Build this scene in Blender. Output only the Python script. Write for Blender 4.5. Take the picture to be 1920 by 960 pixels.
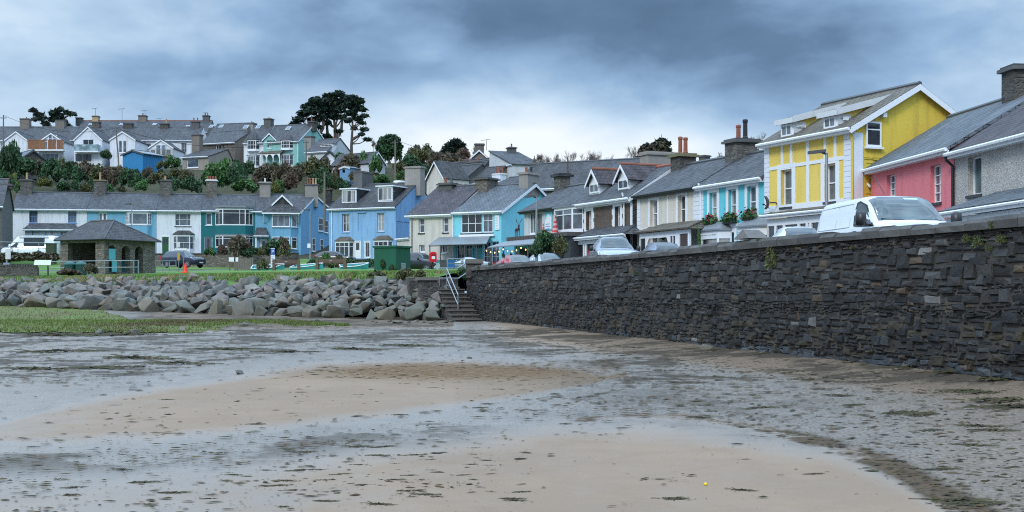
import bpy, bmesh, math, random
import numpy as np
from mathutils import Vector, Matrix, noise as mnoise

for _o in list(bpy.data.objects):
    bpy.data.objects.remove(_o)
S = bpy.context.scene
C = S.collection
R = math.radians
random.seed(7)
rnd = random.random
uni = random.uniform

# ------------------------------------------------------------ camera
F, EYE, HV = 2400.0, 1.6, 550.0        # focal length in photo pixels, eye height, horizon row of the photo
cam_d = bpy.data.cameras.new('camera')
cam = bpy.data.objects.new('camera', cam_d)
C.objects.link(cam)
cam.location = (0, 0, EYE)
cam.rotation_euler = (R(90), 0, 0)
cam_d.sensor_width = 36
cam_d.lens = F / 1920 * 36
cam_d.shift_y = (HV - 480) / 1920
cam_d.clip_end = 6000
S.camera = cam

# ------------------------------------------------------------ sky, sun, exposure
S.view_settings.view_transform = 'Standard'
S.view_settings.look = 'None'
S.view_settings.gamma = 1
S.view_settings.use_curve_mapping = False
S.view_settings.exposure = 0.14
S.cycles.use_denoising = False
S.cycles.filter_width = 1.1
SUN_EL, SUN_AZ = 38, -150              # degrees; azimuth clockwise from +Y
w = bpy.data.worlds.new('World')
S.world = w
w.use_nodes = True
nt = w.node_tree
nt.nodes.clear()


class NT:
    """small node helper"""
    def __init__(s, tree):
        s.t = tree

    def n(s, typ, props=None, **inp):
        nd = s.t.nodes.new('ShaderNode' + typ)
        for k, v in (props or {}).items():
            setattr(nd, k, v)
        for k, v in inp.items():
            key = int(k[1:]) if k[0] == 'i' and k[1:].isdigit() else k.replace('_', ' ')
            sock = nd.inputs[key]
            if hasattr(v, 'bl_idname') and hasattr(v, 'links'):
                s.t.links.new(v, sock)
            elif isinstance(v, bpy.types.Node):
                s.t.links.new(v.outputs[0], sock)
            else:
                if isinstance(v, (tuple, list)) and len(v) == 3 and sock.type == 'RGBA':
                    v = (*v, 1)
                sock.default_value = v
        return nd

    def math(s, op, a, b=0.0, c=None, clamp=False):
        kw = dict(i0=a, i1=b)
        if c is not None:
            kw['i2'] = c
        return s.n('Math', {'operation': op, 'use_clamp': clamp}, **kw).outputs[0]

    def mix(s, fac, a, b, typ='MIX'):
        nd = s.t.nodes.new('ShaderNodeMix')
        nd.data_type = 'RGBA'
        nd.blend_type = typ
        nd.clamp_factor = True
        for sock, v in ((nd.inputs[0], fac), (nd.inputs[6], a), (nd.inputs[7], b)):
            if hasattr(v, 'links'):
                s.t.links.new(v, sock)
            else:
                if isinstance(v, (tuple, list)) and len(v) == 3:
                    v = (*v, 1)
                sock.default_value = v
        return nd.outputs[2]

    def ramp(s, fac, stops, interp='LINEAR'):
        nd = s.n('ValToRGB', None, Fac=fac)
        cr = nd.color_ramp
        cr.interpolation = interp
        while len(cr.elements) < len(stops):
            cr.elements.new(0.5)
        for e, (p, c) in zip(cr.elements, stops):
            e.position = p
            e.color = (*c, 1) if len(c) == 3 else c
        return nd.outputs[0]

    def sstep(s, v, a, b):
        nd = s.n('MapRange', {'interpolation_type': 'SMOOTHSTEP'}, i0=v, i1=a, i2=b)
        return nd.outputs[0]

    def noise(s, vec, scale, detail=4, rough=.55, dist=0.0):
        return s.n('TexNoise', None, Vector=vec, Scale=scale, Detail=detail, Roughness=rough, Distortion=dist).outputs[0]

    def vscale(s, vec, sx, sy, sz):
        return s.n('Mapping', None, Vector=vec, Scale=(sx, sy, sz)).outputs[0]


def build_sky():
    g = NT(nt)
    out = g.n('OutputWorld')
    sky = g.n('TexSky', {'sky_type': 'NISHITA', 'sun_disc': False, 'sun_elevation': R(SUN_EL), 'sun_rotation': R(SUN_AZ)})
    bg1 = g.n('Background', None, Color=sky.outputs[0], Strength=0.08)
    d = g.n('TexCoord').outputs['Generated']
    sp = g.n('SeparateXYZ', None, Vector=d)
    x, y, z = sp.outputs
    az = g.math('ARCTAN2', x, y)
    el = g.math('ARCSINE', z)
    cv = g.n('CombineXYZ', None, X=az, Y=g.math('MULTIPLY', el, 2.2), Z=0.0).outputs[0]
    n1 = g.noise(cv, 4.2, 5, .52, .3)
    n2 = g.noise(cv, 12.0, 4, .55, .3)

    def blob(a0, e0, sa, se):
        a = g.math('DIVIDE', g.math('SUBTRACT', az, a0), sa)
        e = g.math('DIVIDE', g.math('SUBTRACT', el, e0), se)
        q = g.math('ADD', g.math('MULTIPLY', a, a), g.math('MULTIPLY', e, e))
        return g.math('EXPONENT', g.math('MULTIPLY', q, -1.0))
    # banks of cloud: brightness t
    t = g.math('ADD', 0.595, g.math('MULTIPLY', g.math('SUBTRACT', n1, .5), .78))
    t = g.math('ADD', t, g.math('MULTIPLY', g.math('SUBTRACT', n2, .5), 0.38))
    for (a0, e0, sa, se, k) in SKY_BLOBS:
        t = g.math('ADD', t, g.math('MULTIPLY', blob(a0, e0, sa, se), k))
    col = g.ramp(t, [(0.0, (.055, .105, .185)), (.28, (.115, .20, .335)), (.5, (.27, .425, .64)), (.72, (.53, .69, .86)), (1.0, (.88, .94, 1.0))])
    up = g.sstep(el, R(16), R(50))
    st = g.math('ADD', 1.0, g.math('MULTIPLY', up, SKY_ZENITH))
    bg2 = g.n('Background', None, Color=col, Strength=st)
    mx = g.n('MixShader', None, Fac=.92)
    g.t.links.new(bg1.outputs[0], mx.inputs[1])
    g.t.links.new(bg2.outputs[0], mx.inputs[2])
    g.t.links.new(mx.outputs[0], out.inputs[0])


# azimuth, elevation, half widths (radians), strength
SKY_BLOBS = [(.04, .215, .22, .035, -.36), (.20, .175, .13, .03, -.20), (-.03, .115, .12, .03, .36), (.11, .11, .16, .02, .18),
             (-.36, .20, .14, .05, .16), (-.30, .15, .15, .05, .02), (.33, .15, .13, .05, .10), (-.2, .17, .18, .012, -.12), (.0, .06, .6, .04, .15)]
SKY_ZENITH = 2.6
build_sky()
sun_d = bpy.data.lights.new('sun', 'SUN')
sun_d.energy = 1.5
sun_d.angle = R(14)
sun_d.color = (1, .96, .9)
sun = bpy.data.objects.new('sun', sun_d)
C.objects.link(sun)
_a, _e = R(SUN_AZ), R(SUN_EL)
_to = Vector((math.sin(_a) * math.cos(_e), math.cos(_a) * math.cos(_e), math.sin(_e)))
sun.rotation_euler = _to.to_track_quat('Z', 'Y').to_euler()
sun.location = (-40, -60, 80)


# ------------------------------------------------------------ helpers
def P(u, v, Y):
    return Vector(((u - 960) / F * Y, Y, EYE + (HV - v) / F * Y))


class MB:
    def __init__(s):
        s.v, s.f, s.m, s.c = [], [], [], None

    def poly(s, pts, m=0):
        k = len(s.v)
        s.v.extend(tuple(p) for p in pts)
        s.f.append(tuple(range(k, k + len(pts))))
        s.m.append(m)

    def obox(s, o, ax, ay, az, m=0):
        """box from corner o along three edge vectors (right handed)"""
        o, ax, ay, az = Vector(o), Vector(ax), Vector(ay), Vector(az)
        k = len(s.v)
        for c in (o, o + ax, o + ax + ay, o + ay):
            s.v.append(tuple(c))
        for c in (o, o + ax, o + ax + ay, o + ay):
            s.v.append(tuple(c + az))
        for q in ((0, 3, 2, 1), (4, 5, 6, 7), (0, 1, 5, 4), (1, 2, 6, 5), (2, 3, 7, 6), (3, 0, 4, 7)):
            s.f.append(tuple(k + i for i in q))
            s.m.append(m)

    def box(s, x0, y0, z0, x1, y1, z1, m=0):
        s.obox((x0, y0, z0), (x1 - x0, 0, 0), (0, y1 - y0, 0), (0, 0, z1 - z0), m)

    def prism(s, pts, ext, m=0, caps=True):
        """polygon pts (counter-clockwise seen against ext) extruded by ext"""
        k, n = len(s.v), len(pts)
        e = Vector(ext)
        s.v.extend(tuple(p) for p in pts)
        s.v.extend(tuple(Vector(p) + e) for p in pts)
        for i in range(n):
            j = (i + 1) % n
            s.f.append((k + i, k + j, k + n + j, k + n + i))
            s.m.append(m)
        if caps:
            s.f.append(tuple(k + i for i in reversed(range(n))))
            s.f.append(tuple(k + n + i for i in range(n)))
            s.m += [m, m]

    def tube(s, pts, r, n=6, m=0, cap=True):
        pts = [Vector(p) for p in pts]
        rs = r if isinstance(r, (list, tuple)) else [r] * len(pts)
        k = len(s.v)
        prev = None
        for i, p in enumerate(pts):
            d = (pts[min(i + 1, len(pts) - 1)] - pts[max(i - 1, 0)])
            d = d.normalized() if d.length > 1e-9 else Vector((0, 0, 1))
            if prev is None:
                a = d.orthogonal().normalized()
            else:
                a = (prev - d * prev.dot(d))
                a = a.normalized() if a.length > 1e-6 else d.orthogonal().normalized()
            prev = a
            b = d.cross(a)
            for j in range(n):
                t = 2 * math.pi * j / n
                s.v.append(tuple(p + (a * math.cos(t) + b * math.sin(t)) * rs[i]))
        for i in range(len(pts) - 1):
            for j in range(n):
                q = (j + 1) % n
                s.f.append((k + i * n + j, k + i * n + q, k + (i + 1) * n + q, k + (i + 1) * n + j))
                s.m.append(m)
        if cap:
            s.f.append(tuple(k + j for j in reversed(range(n))))
            e = k + (len(pts) - 1) * n
            s.f.append(tuple(e + j for j in range(n)))
            s.m += [m, m]

    def lathe(s, prof, c=(0, 0, 0), n=10, m=0, ax='z'):
        k = len(s.v)
        for (r, h) in prof:
            for j in range(n):
                t = 2 * math.pi * j / n
                a, b = r * math.cos(t), r * math.sin(t)
                if ax == 'z':
                    q = (c[0] + a, c[1] + b, c[2] + h)
                else:
                    q = (c[0] + b, c[1] + h, c[2] + a)
                s.v.append(q)
        for i in range(len(prof) - 1):
            for j in range(n):
                q = (j + 1) % n
                s.f.append((k + i * n + j, k + i * n + q, k + (i + 1) * n + q, k + (i + 1) * n + j))
                s.m.append(m)
        s.f.append(tuple(k + j for j in reversed(range(n))))
        e = k + (len(prof) - 1) * n
        s.f.append(tuple(e + j for j in range(n)))
        s.m += [m, m]

    def grid(s, fn, nu, nv, m=0):
        k = len(s.v)
        for i in range(nu + 1):
            for j in range(nv + 1):
                s.v.append(tuple(fn(i / nu, j / nv)))
        for i in range(nu):
            for j in range(nv):
                a = k + i * (nv + 1) + j
                s.f.append((a, a + nv + 1, a + nv + 2, a + 1))
                s.m.append(m)

    def mesh(s, name, mats, smooth=False, uv=True):
        me = bpy.data.meshes.new(name)
        me.from_pydata(s.v, [], s.f)
        if not isinstance(mats, (list, tuple)):
            mats = [mats]
        for q in mats:
            me.materials.append(q)
        if len(mats) > 1:
            me.polygons.foreach_set('material_index', s.m)
        if smooth:
            me.polygons.foreach_set('use_smooth', [True] * len(s.f))
        if uv:
            L = me.uv_layers.new(name='UVMap').data
            for p in me.polygons:
                n = p.normal
                if abs(n.z) > .985:
                    a, b = Vector((1, 0, 0)), Vector((0, 1, 0))
                else:
                    a = Vector((-n.y, n.x, 0)).normalized()
                    b = n.cross(a)
                for li in p.loop_indices:
                    co = me.vertices[me.loops[li].vertex_index].co
                    L[li].uv = (co.dot(a), co.dot(b))
        if s.c is not None:
            at = me.color_attributes.new('Col', 'FLOAT_COLOR', 'POINT')
            arr = np.ones((len(s.v), 4), dtype=np.float32)
            arr[:, :3] = np.array(s.c, dtype=np.float32)
            at.data.foreach_set('color', arr.ravel())
        me.update()
        return me


def obj(name, mb, mats, parent=None, smooth=False, uv=True, loc=None, M=None):
    me = mb.mesh(name, mats, smooth, uv) if isinstance(mb, MB) else mb
    o = bpy.data.objects.new(name, me)
    C.objects.link(o)
    if parent is not None:
        o.parent = parent
    if loc is not None:
        o.location = loc
    if M is not None:
        o.matrix_basis = M
    return o


def tag(o, label, cat, group=None, kind=None):
    o['label'] = label
    o['category'] = cat
    if group:
        o['group'] = group
    if kind:
        o['kind'] = kind
    return o


def thing(name, label, cat, loc=(0, 0, 0), rz=0.0, group=None):
    o = bpy.data.objects.new(name, None)
    o.empty_display_size = .2
    C.objects.link(o)
    o.location = loc
    o.rotation_euler = (0, 0, rz)
    return tag(o, label, cat, group)


def struct(name, mb, mats, smooth=False, uv=False):
    o = obj(name, mb, mats, None, smooth, uv)
    o['kind'] = 'structure'
    return o


def dup(root, loc, rz=0.0, scale=1.0, label=None, group=None):
    r = root.copy()
    C.objects.link(r)
    r.location = loc
    r.rotation_euler = (0, 0, rz)
    r.scale = (scale, scale, scale) if not isinstance(scale, (tuple, list)) else scale
    if label:
        r['label'] = label
    if group:
        r['group'] = group
    for ch in list(root.children):
        c = ch.copy()
        C.objects.link(c)
        c.parent = r
        for gch in list(ch.children):
            d = gch.copy()
            C.objects.link(d)
            d.parent = c
    return r


# ------------------------------------------------------------ materials
MATS = {}


def new_mat(name):
    m = bpy.data.materials.new(name)
    m.use_nodes = True
    m.node_tree.nodes.clear()
    g = NT(m.node_tree)
    out = g.n('OutputMaterial')
    bs = g.n('BsdfPrincipled')
    g.t.links.new(bs.outputs[0], out.inputs[0])
    return m, g, bs


def lk(g, sock, val):
    if hasattr(val, 'links'):
        g.t.links.new(val, sock)
    else:
        if isinstance(val, (tuple, list)) and len(val) == 3:
            val = (*val, 1)
        sock.default_value = val


def objco(g):
    return g.n('TexCoord').outputs['Object']


def uvco(g):
    return g.n('TexCoord').outputs['UV']


def bump(g, bs, h, strength=.3, dist=.02):
    b = g.n('Bump', None, Strength=strength, Distance=dist, Height=h)
    g.t.links.new(b.outputs[0], bs.inputs['Normal'])


def m_plain(name, col, rough=.5, metal=0.0, var=.12, vs=3.0, coat=0.0):
    if name in MATS:
        return MATS[name]
    m, g, bs = new_mat(name)
    n = g.noise(objco(g), vs, 4)
    k = g.math('ADD', 1 - var, g.math('MULTIPLY', n, 2 * var))
    lk(g, bs.inputs['Base Color'], g.mix(1.0, col, g.n('CombineColor', None, Red=k, Green=k, Blue=k).outputs[0], 'MULTIPLY'))
    lk(g, bs.inputs['Roughness'], rough)
    lk(g, bs.inputs['Metallic'], metal)
    if coat:
        lk(g, bs.inputs['Coat Weight'], coat)
        lk(g, bs.inputs['Coat Roughness'], .05)
    MATS[name] = m
    return m


def m_render(name, col, dirt=.35, grain=18.0):
    """painted render / stucco with weather stains running down"""
    if name in MATS:
        return MATS[name]
    m, g, bs = new_mat(name)
    oc = objco(g)
    streak = g.noise(g.vscale(oc, 1.7, 1.7, .22), 1.6, 5, .65)
    blot = g.noise(oc, .55, 5, .6)
    fine = g.noise(oc, grain, 3, .6)
    f1 = g.math('MULTIPLY', g.sstep(streak, .46, .68), min(1, dirt * 1.6))
    c = g.mix(f1, col, tuple(x * .58 + .008 for x in col))
    c = g.mix(g.math('MULTIPLY', g.sstep(blot, .45, .75), dirt * .7), c, tuple(x * .74 for x in col))
    k = g.math('ADD', .88, g.math('MULTIPLY', fine, .24))
    c = g.mix(1.0, c, g.n('CombineColor', None, Red=k, Green=k, Blue=k).outputs[0], 'MULTIPLY')
    lk(g, bs.inputs['Base Color'], c)
    lk(g, bs.inputs['Roughness'], .85)
    bump(g, bs, g.math('ADD', g.math('MULTIPLY', fine, .6), g.noise(oc, 60, 2)), .35, .012)
    MATS[name] = m
    return m


def m_slate(name, c1, c2, moss=.25, mosscol=(.10, .10, .055), rough=.72, bw=.32, rh=.22):
    if name in MATS:
        return MATS[name]
    m, g, bs = new_mat(name)
    uv = uvco(g)
    wob = g.n('TexNoise', None, Vector=uv, Scale=1.3, Detail=2)
    uvw = g.mix(.03, uv, wob.outputs['Color'], 'ADD')
    br = g.n('TexBrick', {'offset': .5}, Vector=uvw, Color1=c1, Color2=c2, Mortar=tuple(x * .25 for x in c1),
             Scale=1.0, Mortar_Size=.014, Mortar_Smooth=.3, Bias=0.0, Brick_Width=bw, Row_Height=rh)
    big = g.noise(uv, .8, 5, .65)
    run = g.noise(g.vscale(uv, 1.2, .3, 1), 1.1, 5, .65)
    fine = g.noise(uv, 9.0, 4, .6)
    c = g.mix(g.math('MULTIPLY', g.sstep(big, .50, .78), moss), br.outputs[0], mosscol)
    c = g.mix(g.math('MULTIPLY', g.sstep(run, .46, .74), .62), c, tuple(min(1, x * 2.1 + .02) for x in c1))
    k = g.math('ADD', .72, g.math('MULTIPLY', fine, .56))
    c = g.mix(1.0, c, g.n('CombineColor', None, Red=k, Green=k, Blue=k).outputs[0], 'MULTIPLY')
    lk(g, bs.inputs['Base Color'], c)
    lk(g, bs.inputs['Roughness'], g.math('ADD', rough, g.math('MULTIPLY', g.math('SUBTRACT', big, .5), .5)))
    lk(g, bs.inputs['Specular IOR Level'], .3)
    # each course laps the one below: saw tooth along the slope
    sx = g.n('SeparateXYZ', None, Vector=uvw).outputs[1]
    saw = g.math('FRACT', g.math('DIVIDE', sx, rh))
    hgt = g.math('ADD', g.math('MULTIPLY', g.math('SUBTRACT', 1.0, saw), .8), g.math('MULTIPLY', br.outputs['Fac'], -.7))
    hgt = g.math('ADD', hgt, g.math('MULTIPLY', fine, .5))
    bump(g, bs, hgt, .7, .03)
    MATS[name] = m
    return m


def m_stone(name, cols, mortar=(.11, .10, .085), bw=.34, rh=.13, ms=.02, dark=.5):
    """rubble masonry on UV metres"""
    if name in MATS:
        return MATS[name]
    m, g, bs = new_mat(name)
    uv = uvco(g)
    wob = g.n('TexNoise', None, Vector=uv, Scale=2.2, Detail=3)
    uvw = g.mix(.16, uv, wob.outputs['Color'], 'ADD')
    vec = g.vscale(uvw, 1 / bw, 1 / rh, 1)
    vo = g.n('TexVoronoi', None, Vector=vec, Scale=1.0, Randomness=.85)
    ve = g.n('TexVoronoi', {'feature': 'DISTANCE_TO_EDGE'}, Vector=vec, Scale=1.0, Randomness=.85)
    rv = g.n('SeparateColor', None, Color=vo.outputs['Color']).outputs[0]
    st = [(i / max(1, len(cols) - 1), c) for i, c in enumerate(cols)]
    c = g.ramp(rv, st)
    fine = g.noise(uv, 14, 4, .65)
    k = g.math('ADD', .6, g.math('MULTIPLY', fine, .8))
    c = g.mix(1.0, c, g.n('CombineColor', None, Red=k, Green=k, Blue=k).outputs[0], 'MULTIPLY')
    ed = g.sstep(ve.outputs['Distance'], 0.01, .11)
    c = g.mix(ed, mortar, c)
    c = g.mix(g.math('MULTIPLY', g.sstep(g.noise(uv, .7, 4), .5, .8), dark), c, tuple(x * .5 for x in cols[0]))
    lk(g, bs.inputs['Base Color'], c)
    lk(g, bs.inputs['Roughness'], .85)
    bump(g, bs, g.math('ADD', ed, g.math('MULTIPLY', fine, .5)), .8, .03)
    MATS[name] = m
    return m


def m_glass(name, col, rough=.04, curtain=None):
    if name in MATS:
        return MATS[name]
    m, g, bs = new_mat(name)
    oc = objco(g)
    n = g.noise(oc, .9, 3)
    c = g.mix(g.sstep(n, .35, .7), tuple(x * .55 for x in col), tuple(min(1, x * 1.5) for x in col))
    if curtain:
        wv = g.noise(g.vscale(oc, 14, 14, .15), 1.0, 2)
        part = g.sstep(g.noise(g.vscale(oc, 1.3, 1.3, .05), 1.0, 1), .42, .52)
        cc = g.mix(wv, tuple(x * .55 for x in curtain), curtain)
        c = g.mix(g.math('MULTIPLY', part, .85), c, cc)
    lk(g, bs.inputs['Base Color'], c)
    lk(g, bs.inputs['Roughness'], rough)
    lk(g, bs.inputs['IOR'], 1.75)
    bump(g, bs, g.noise(oc, 1.6, 2), .05, .05)
    MATS[name] = m
    return m


def m_attr(name, rough=.9, bumps=(12, .3, .03), spec=.5, translucent=0.0, mult=1.0):
    """colour from the Col attribute (each stone / leaf has its own colour)"""
    if name in MATS:
        return MATS[name]
    m, g, bs = new_mat(name)
    a = g.n('VertexColor', {'layer_name': 'Col'}).outputs[0]
    oc = objco(g)
    if bumps:
        fine = g.noise(oc, bumps[0], 5, .65)
        k = g.math('MULTIPLY', g.math('ADD', .55, g.math('MULTIPLY', fine, .9)), mult)
        a = g.mix(1.0, a, g.n('CombineColor', None, Red=k, Green=k, Blue=k).outputs[0], 'MULTIPLY')
        bump(g, bs, fine, bumps[1], bumps[2])
    lk(g, bs.inputs['Base Color'], a)
    lk(g, bs.inputs['Roughness'], rough)
    lk(g, bs.inputs['Specular IOR Level'], spec)
    MATS[name] = m
    return m


WHITE = m_plain('white_paint', (.78, .80, .82), .45, var=.06)
OFFWHITE = m_plain('weathered_white_paint', (.60, .62, .62), .6, var=.15)
BLACK = m_plain('black_paint', (.018, .018, .02), .4)
DGREY = m_plain('dark_grey_metal', (.07, .075, .08), .5)
GALV = m_plain('galvanised_steel', (.36, .38, .40), .38, .75)
LEAD = m_plain('lead_sheet', (.24, .26, .28), .45, .3)
WOOD = m_plain('weathered_timber', (.13, .09, .06), .8, var=.3, vs=9)
POLEWOOD = m_plain('pole_timber', (.17, .15, .12), .85, var=.25, vs=7)
RUBBER = m_plain('tyre_rubber', (.02, .02, .021), .8)
TERRA = m_plain('terracotta', (.26, .085, .048), .8, var=.3, vs=8)
BUFF = m_plain('buff_clay', (.42, .29, .16), .8, var=.3, vs=8)
CONC = m_plain('cement_render', (.27, .25, .225), .9, var=.25, vs=2.5)
CONCD = m_plain('dark_cement_render', (.10, .10, .098), .9, var=.3, vs=2.5)
SLATE = m_slate('slate_blue_grey', (.052, .056, .064), (.10, .103, .11), .4, (.085, .08, .06))
SLATEP = m_slate('slate_purple', (.05, .043, .05), (.088, .076, .082), .3, (.13, .12, .08))
SLATED = m_slate('slate_dark_mossy', (.042, .043, .047), (.078, .078, .08), .5, (.095, .085, .045))
SLATEN = m_slate('slate_new_grey', (.085, .098, .112), (.13, .145, .16), .1)
SLATEB = m_slate('slate_brown', (.10, .085, .065), (.15, .13, .10), .5, (.13, .10, .05))
STONE = m_stone('rubble_stone', [(.05, .052, .055), (.11, .105, .095), (.17, .16, .14), (.08, .075, .07)])
STONEB = m_stone('brown_rubble_stone', [(.10, .085, .065), (.17, .145, .11), (.22, .20, .165), (.12, .11, .10)])
STONED = m_stone('dark_rubble_stone', [(.028, .029, .03), (.06, .055, .05), (.10, .09, .075), (.04, .04, .042)], dark=.3)
GLASS = [m_glass('window_glass_dark', (.025, .03, .034)), m_glass('window_glass_sky_grey', (.10, .12, .14)),
         m_glass('window_glass_curtained', (.05, .055, .06), curtain=(.50, .50, .48)), m_glass('window_glass_sky_blue', (.12, .16, .20))]  # grey and blue panes hold reflected sky in their base colour
GINT = m_glass('window_glass_green_tint', (.05, .085, .09))

# ------------------------------------------------------------ windows on any plane
def wframe(mb, O, X, N, w_, h, cols=(), rows=(), fw=.07, bw=.045, d=.06, m=0):
    """outer frame and bars; O bottom corner on the plane, X right, N outward; bars sit on the inside of the plane"""
    O, X, N = Vector(O), Vector(X).normalized(), Vector(N).normalized()
    Z = Vector((0, 0, 1))

    def bar(x0, z0, x1, z1, dd):
        mb.obox(O + X * x0 + Z * z0 - N * dd, X * (x1 - x0), N * dd, Z * (z1 - z0), m)
    bar(0, 0, fw, h, d)
    bar(w_ - fw, 0, w_, h, d)
    bar(fw, 0, w_ - fw, fw * 1.2, d)
    bar(fw, h - fw, w_ - fw, h, d)
    for c in cols:
        bar(w_ * c - bw / 2, fw * 1.2, w_ * c + bw / 2, h - fw, d * .8)
    for r in rows:
        bar(fw, h * r - bw / 2, w_ - fw, h * r + bw / 2, d * .9)


def wpane(mb, O, X, N, w_, h, off=.045, m=0):
    O, X, N = Vector(O), Vector(X).normalized(), Vector(N).normalized()
    Z = Vector((0, 0, 1))
    p = O - N * off
    # a pane with thickness
    e = .02
    mb.obox(p + X * e + Z * e - N * .02, X * (w_ - 2 * e), N * .02, Z * (h - 2 * e), m)


def pick_glass():
    return random.choices(GLASS, (4, 3, 3, 3))[0]


def lin(n):
    return [i / n for i in range(1, n)]


class House:
    """local frame: x along the front (its left to its right), y into the house, z up; origin at the front left foot"""
    def __init__(s, name, label, u0, Y0, u1, Y1, z0, ze, depth, rise, wall, roof=None, cat='house', group=None, root=None,
                 skl=0.0, skr=0.0, oe=.28, ol=.12, orr=.12, trim=None, fascia=True, barge='', gf=False, ridge=None, side=None, rpos=.5, back=True):
        a = Vector(((u0 - 960) / F * Y0, Y0))
        b = Vector(((u1 - 960) / F * Y1, Y1))
        s.L = (b - a).length
        s.rz = math.atan2(b.y - a.y, b.x - a.x)
        s.z0, s.eh, s.d, s.rise = z0, ze - z0, depth, rise
        s.M = Matrix.Translation((a.x, a.y, z0)) @ Matrix.Rotation(s.rz, 4, 'Z')
        s.Mi = s.M.inverted()
        s.wall, s.roof, s.trim = wall, roof or SLATE, trim or WHITE
        s.side = side or wall
        s.skl, s.skr, s.oe, s.ol, s.orr = skl, skr, oe, ol, orr
        s.fascia, s.barge, s.gf, s.ridge, s.rpos = fascia, barge, gf, ridge or DGREY, rpos
        s.open = []
        s.trimb = MB()
        s.extra = MB()
        if root is None:
            s.root = thing(name, label, cat, (a.x, a.y, z0), s.rz, group)
            s.B = None
            s.rootM = s.M
        else:
            s.root = root.root
            s.rootM = root.rootM
            s.B = s.rootM.inverted() @ s.M

    # -- pixel helpers: where the sight line of a photo pixel meets a plane of this house
    def ray(s, u, v):
        o = s.Mi @ Vector((0, 0, EYE))
        d = s.Mi.to_3x3() @ Vector(((u - 960) / F, 1, (HV - v) / F))
        return o, d

    def at(s, u, v, c=0.0):
        o, d = s.ray(u, v)
        t = (c - o.y) / d.y
        p = o + d * t
        return p.x, p.z

    def atx(s, u, v, c):
        o, d = s.ray(u, v)
        t = (c - o.x) / d.x
        p = o + d * t
        return p.y, p.z

    def rect(s, u0, v0, u1, v1, c=0.0):
        um = (u0 + u1) / 2
        x0, x1 = s.at(u0, v0, c)[0], s.at(u1, v0, c)[0]
        return x0, s.at(um, v1, c)[1], x1, s.at(um, v0, c)[1]

    def put(s, name, mb, mats, parent=None, smooth=False, uv=True):
        return obj(name, mb, mats, parent or s.root, smooth, uv, M=(s.B if parent is None else None))

    def roofz(s, y):
        yr = s.d * s.rpos
        if y <= yr:
            return s.eh + s.rise * y / yr
        return s.eh + s.rise * (s.d - y) / (s.d - yr)

    # -- openings in the front wall
    def win(s, px, cols=(), rows=(.5,), glass=None, rec=.14, sill=True, sur=0.0, frame=None, name='window', local=None, fw=.07, bw=.045, surm=None):
        x0, z0, x1, z1 = local or s.rect(*px)
        s.open.append((x0, z0, x1, z1, rec))
        fm = MB()
        wframe(fm, (x0, rec, z0), (1, 0, 0), (0, -1, 0), x1 - x0, z1 - z0, cols, rows, fw, bw)
        o = s.put(name, fm, frame or s.trim)
        pm = MB()
        wpane(pm, (x0, rec, z0), (1, 0, 0), (0, -1, 0), x1 - x0, z1 - z0)
        s.put('pane', pm, glass or pick_glass(), o)
        if sill:
            sm = MB()
            sm.box(x0 - .06, -.07, z0 - .09, x1 + .06, rec - .005, z0 - .003)
            s.put('sill', sm, sill if not isinstance(sill, bool) else s.trim, o)
        if sur:
            b, q = sur, .025
            for (xa, za, xb, zb) in ((x0 - b, z0, x0 - .002, z1 + b), (x1 + .002, z0, x1 + b, z1 + b), (x0 - .002, z1 + .002, x1 + .002, z1 + b)):
                s.trimb.box(xa, -q, za, xb, -.001, zb)
        return (x0, z0, x1, z1), o

    def door(s, px, mat, glazed=None, rec=.15, sur=0.0, local=None, toz=True):
        x0, z0, x1, z1 = local or s.rect(*px)
        if toz:
            z0 = max(0.02, z0)
        s.open.append((x0, z0, x1, z1, rec))
        fm = MB()
        fm.box(x0 + .05, rec - .05, z0, x1 - .05, rec, z1 - .06)
        w_ = x1 - x0
        h = z1 - z0
        for (a, b, c, d) in ((.16, .08, .46, .42), (.54, .08, .84, .42)):
            fm.box(x0 + w_ * a, rec - .065, z0 + h * b, x0 + w_ * c, rec - .05, z0 + h * d)
        o = s.put('door', fm, mat)
        f2 = MB()
        f2.box(x0, rec - .08, z0, x0 + .05, rec, z1)
        f2.box(x1 - .05, rec - .08, z0, x1, rec, z1)
        f2.box(x0 + .05, rec - .08, z1 - .06, x1 - .05, rec, z1)
        s.put('frame', f2, s.trim, o)
        if glazed:
            gm = MB()
            for (a, b, c, d) in glazed:
                gm.box(x0 + w_ * a, rec - .07, z0 + h * b, x0 + w_ * c, rec - .051, z0 + h * d)
            s.put('pane', gm, GLASS[0], o)
        hm = MB()
        hm.tube([(x1 - .18, rec - .05, z0 + 1.0), (x1 - .18, rec - .11, z0 + 1.0), (x1 - .28, rec - .11, z0 + 1.0)], .014, 6)
        s.put('handle', hm, GALV, o)
        if sur:
            b, q = sur, .025
            for (xa, za, xb, zb) in ((x0 - b, z0, x0 - .002, z1 + b), (x1 + .002, z0, x1 + b, z1 + b), (x0 - .002, z1 + .002, x1 + .002, z1 + b)):
                s.trimb.box(xa, -q, za, xb, -.001, zb)
        return (x0, z0, x1, z1)

    def band(s, x0, z0, x1, z1, q=.02, y=0.0):
        s.trimb.box(x0, y - q, z0, x1, y - .001, z1)

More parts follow.
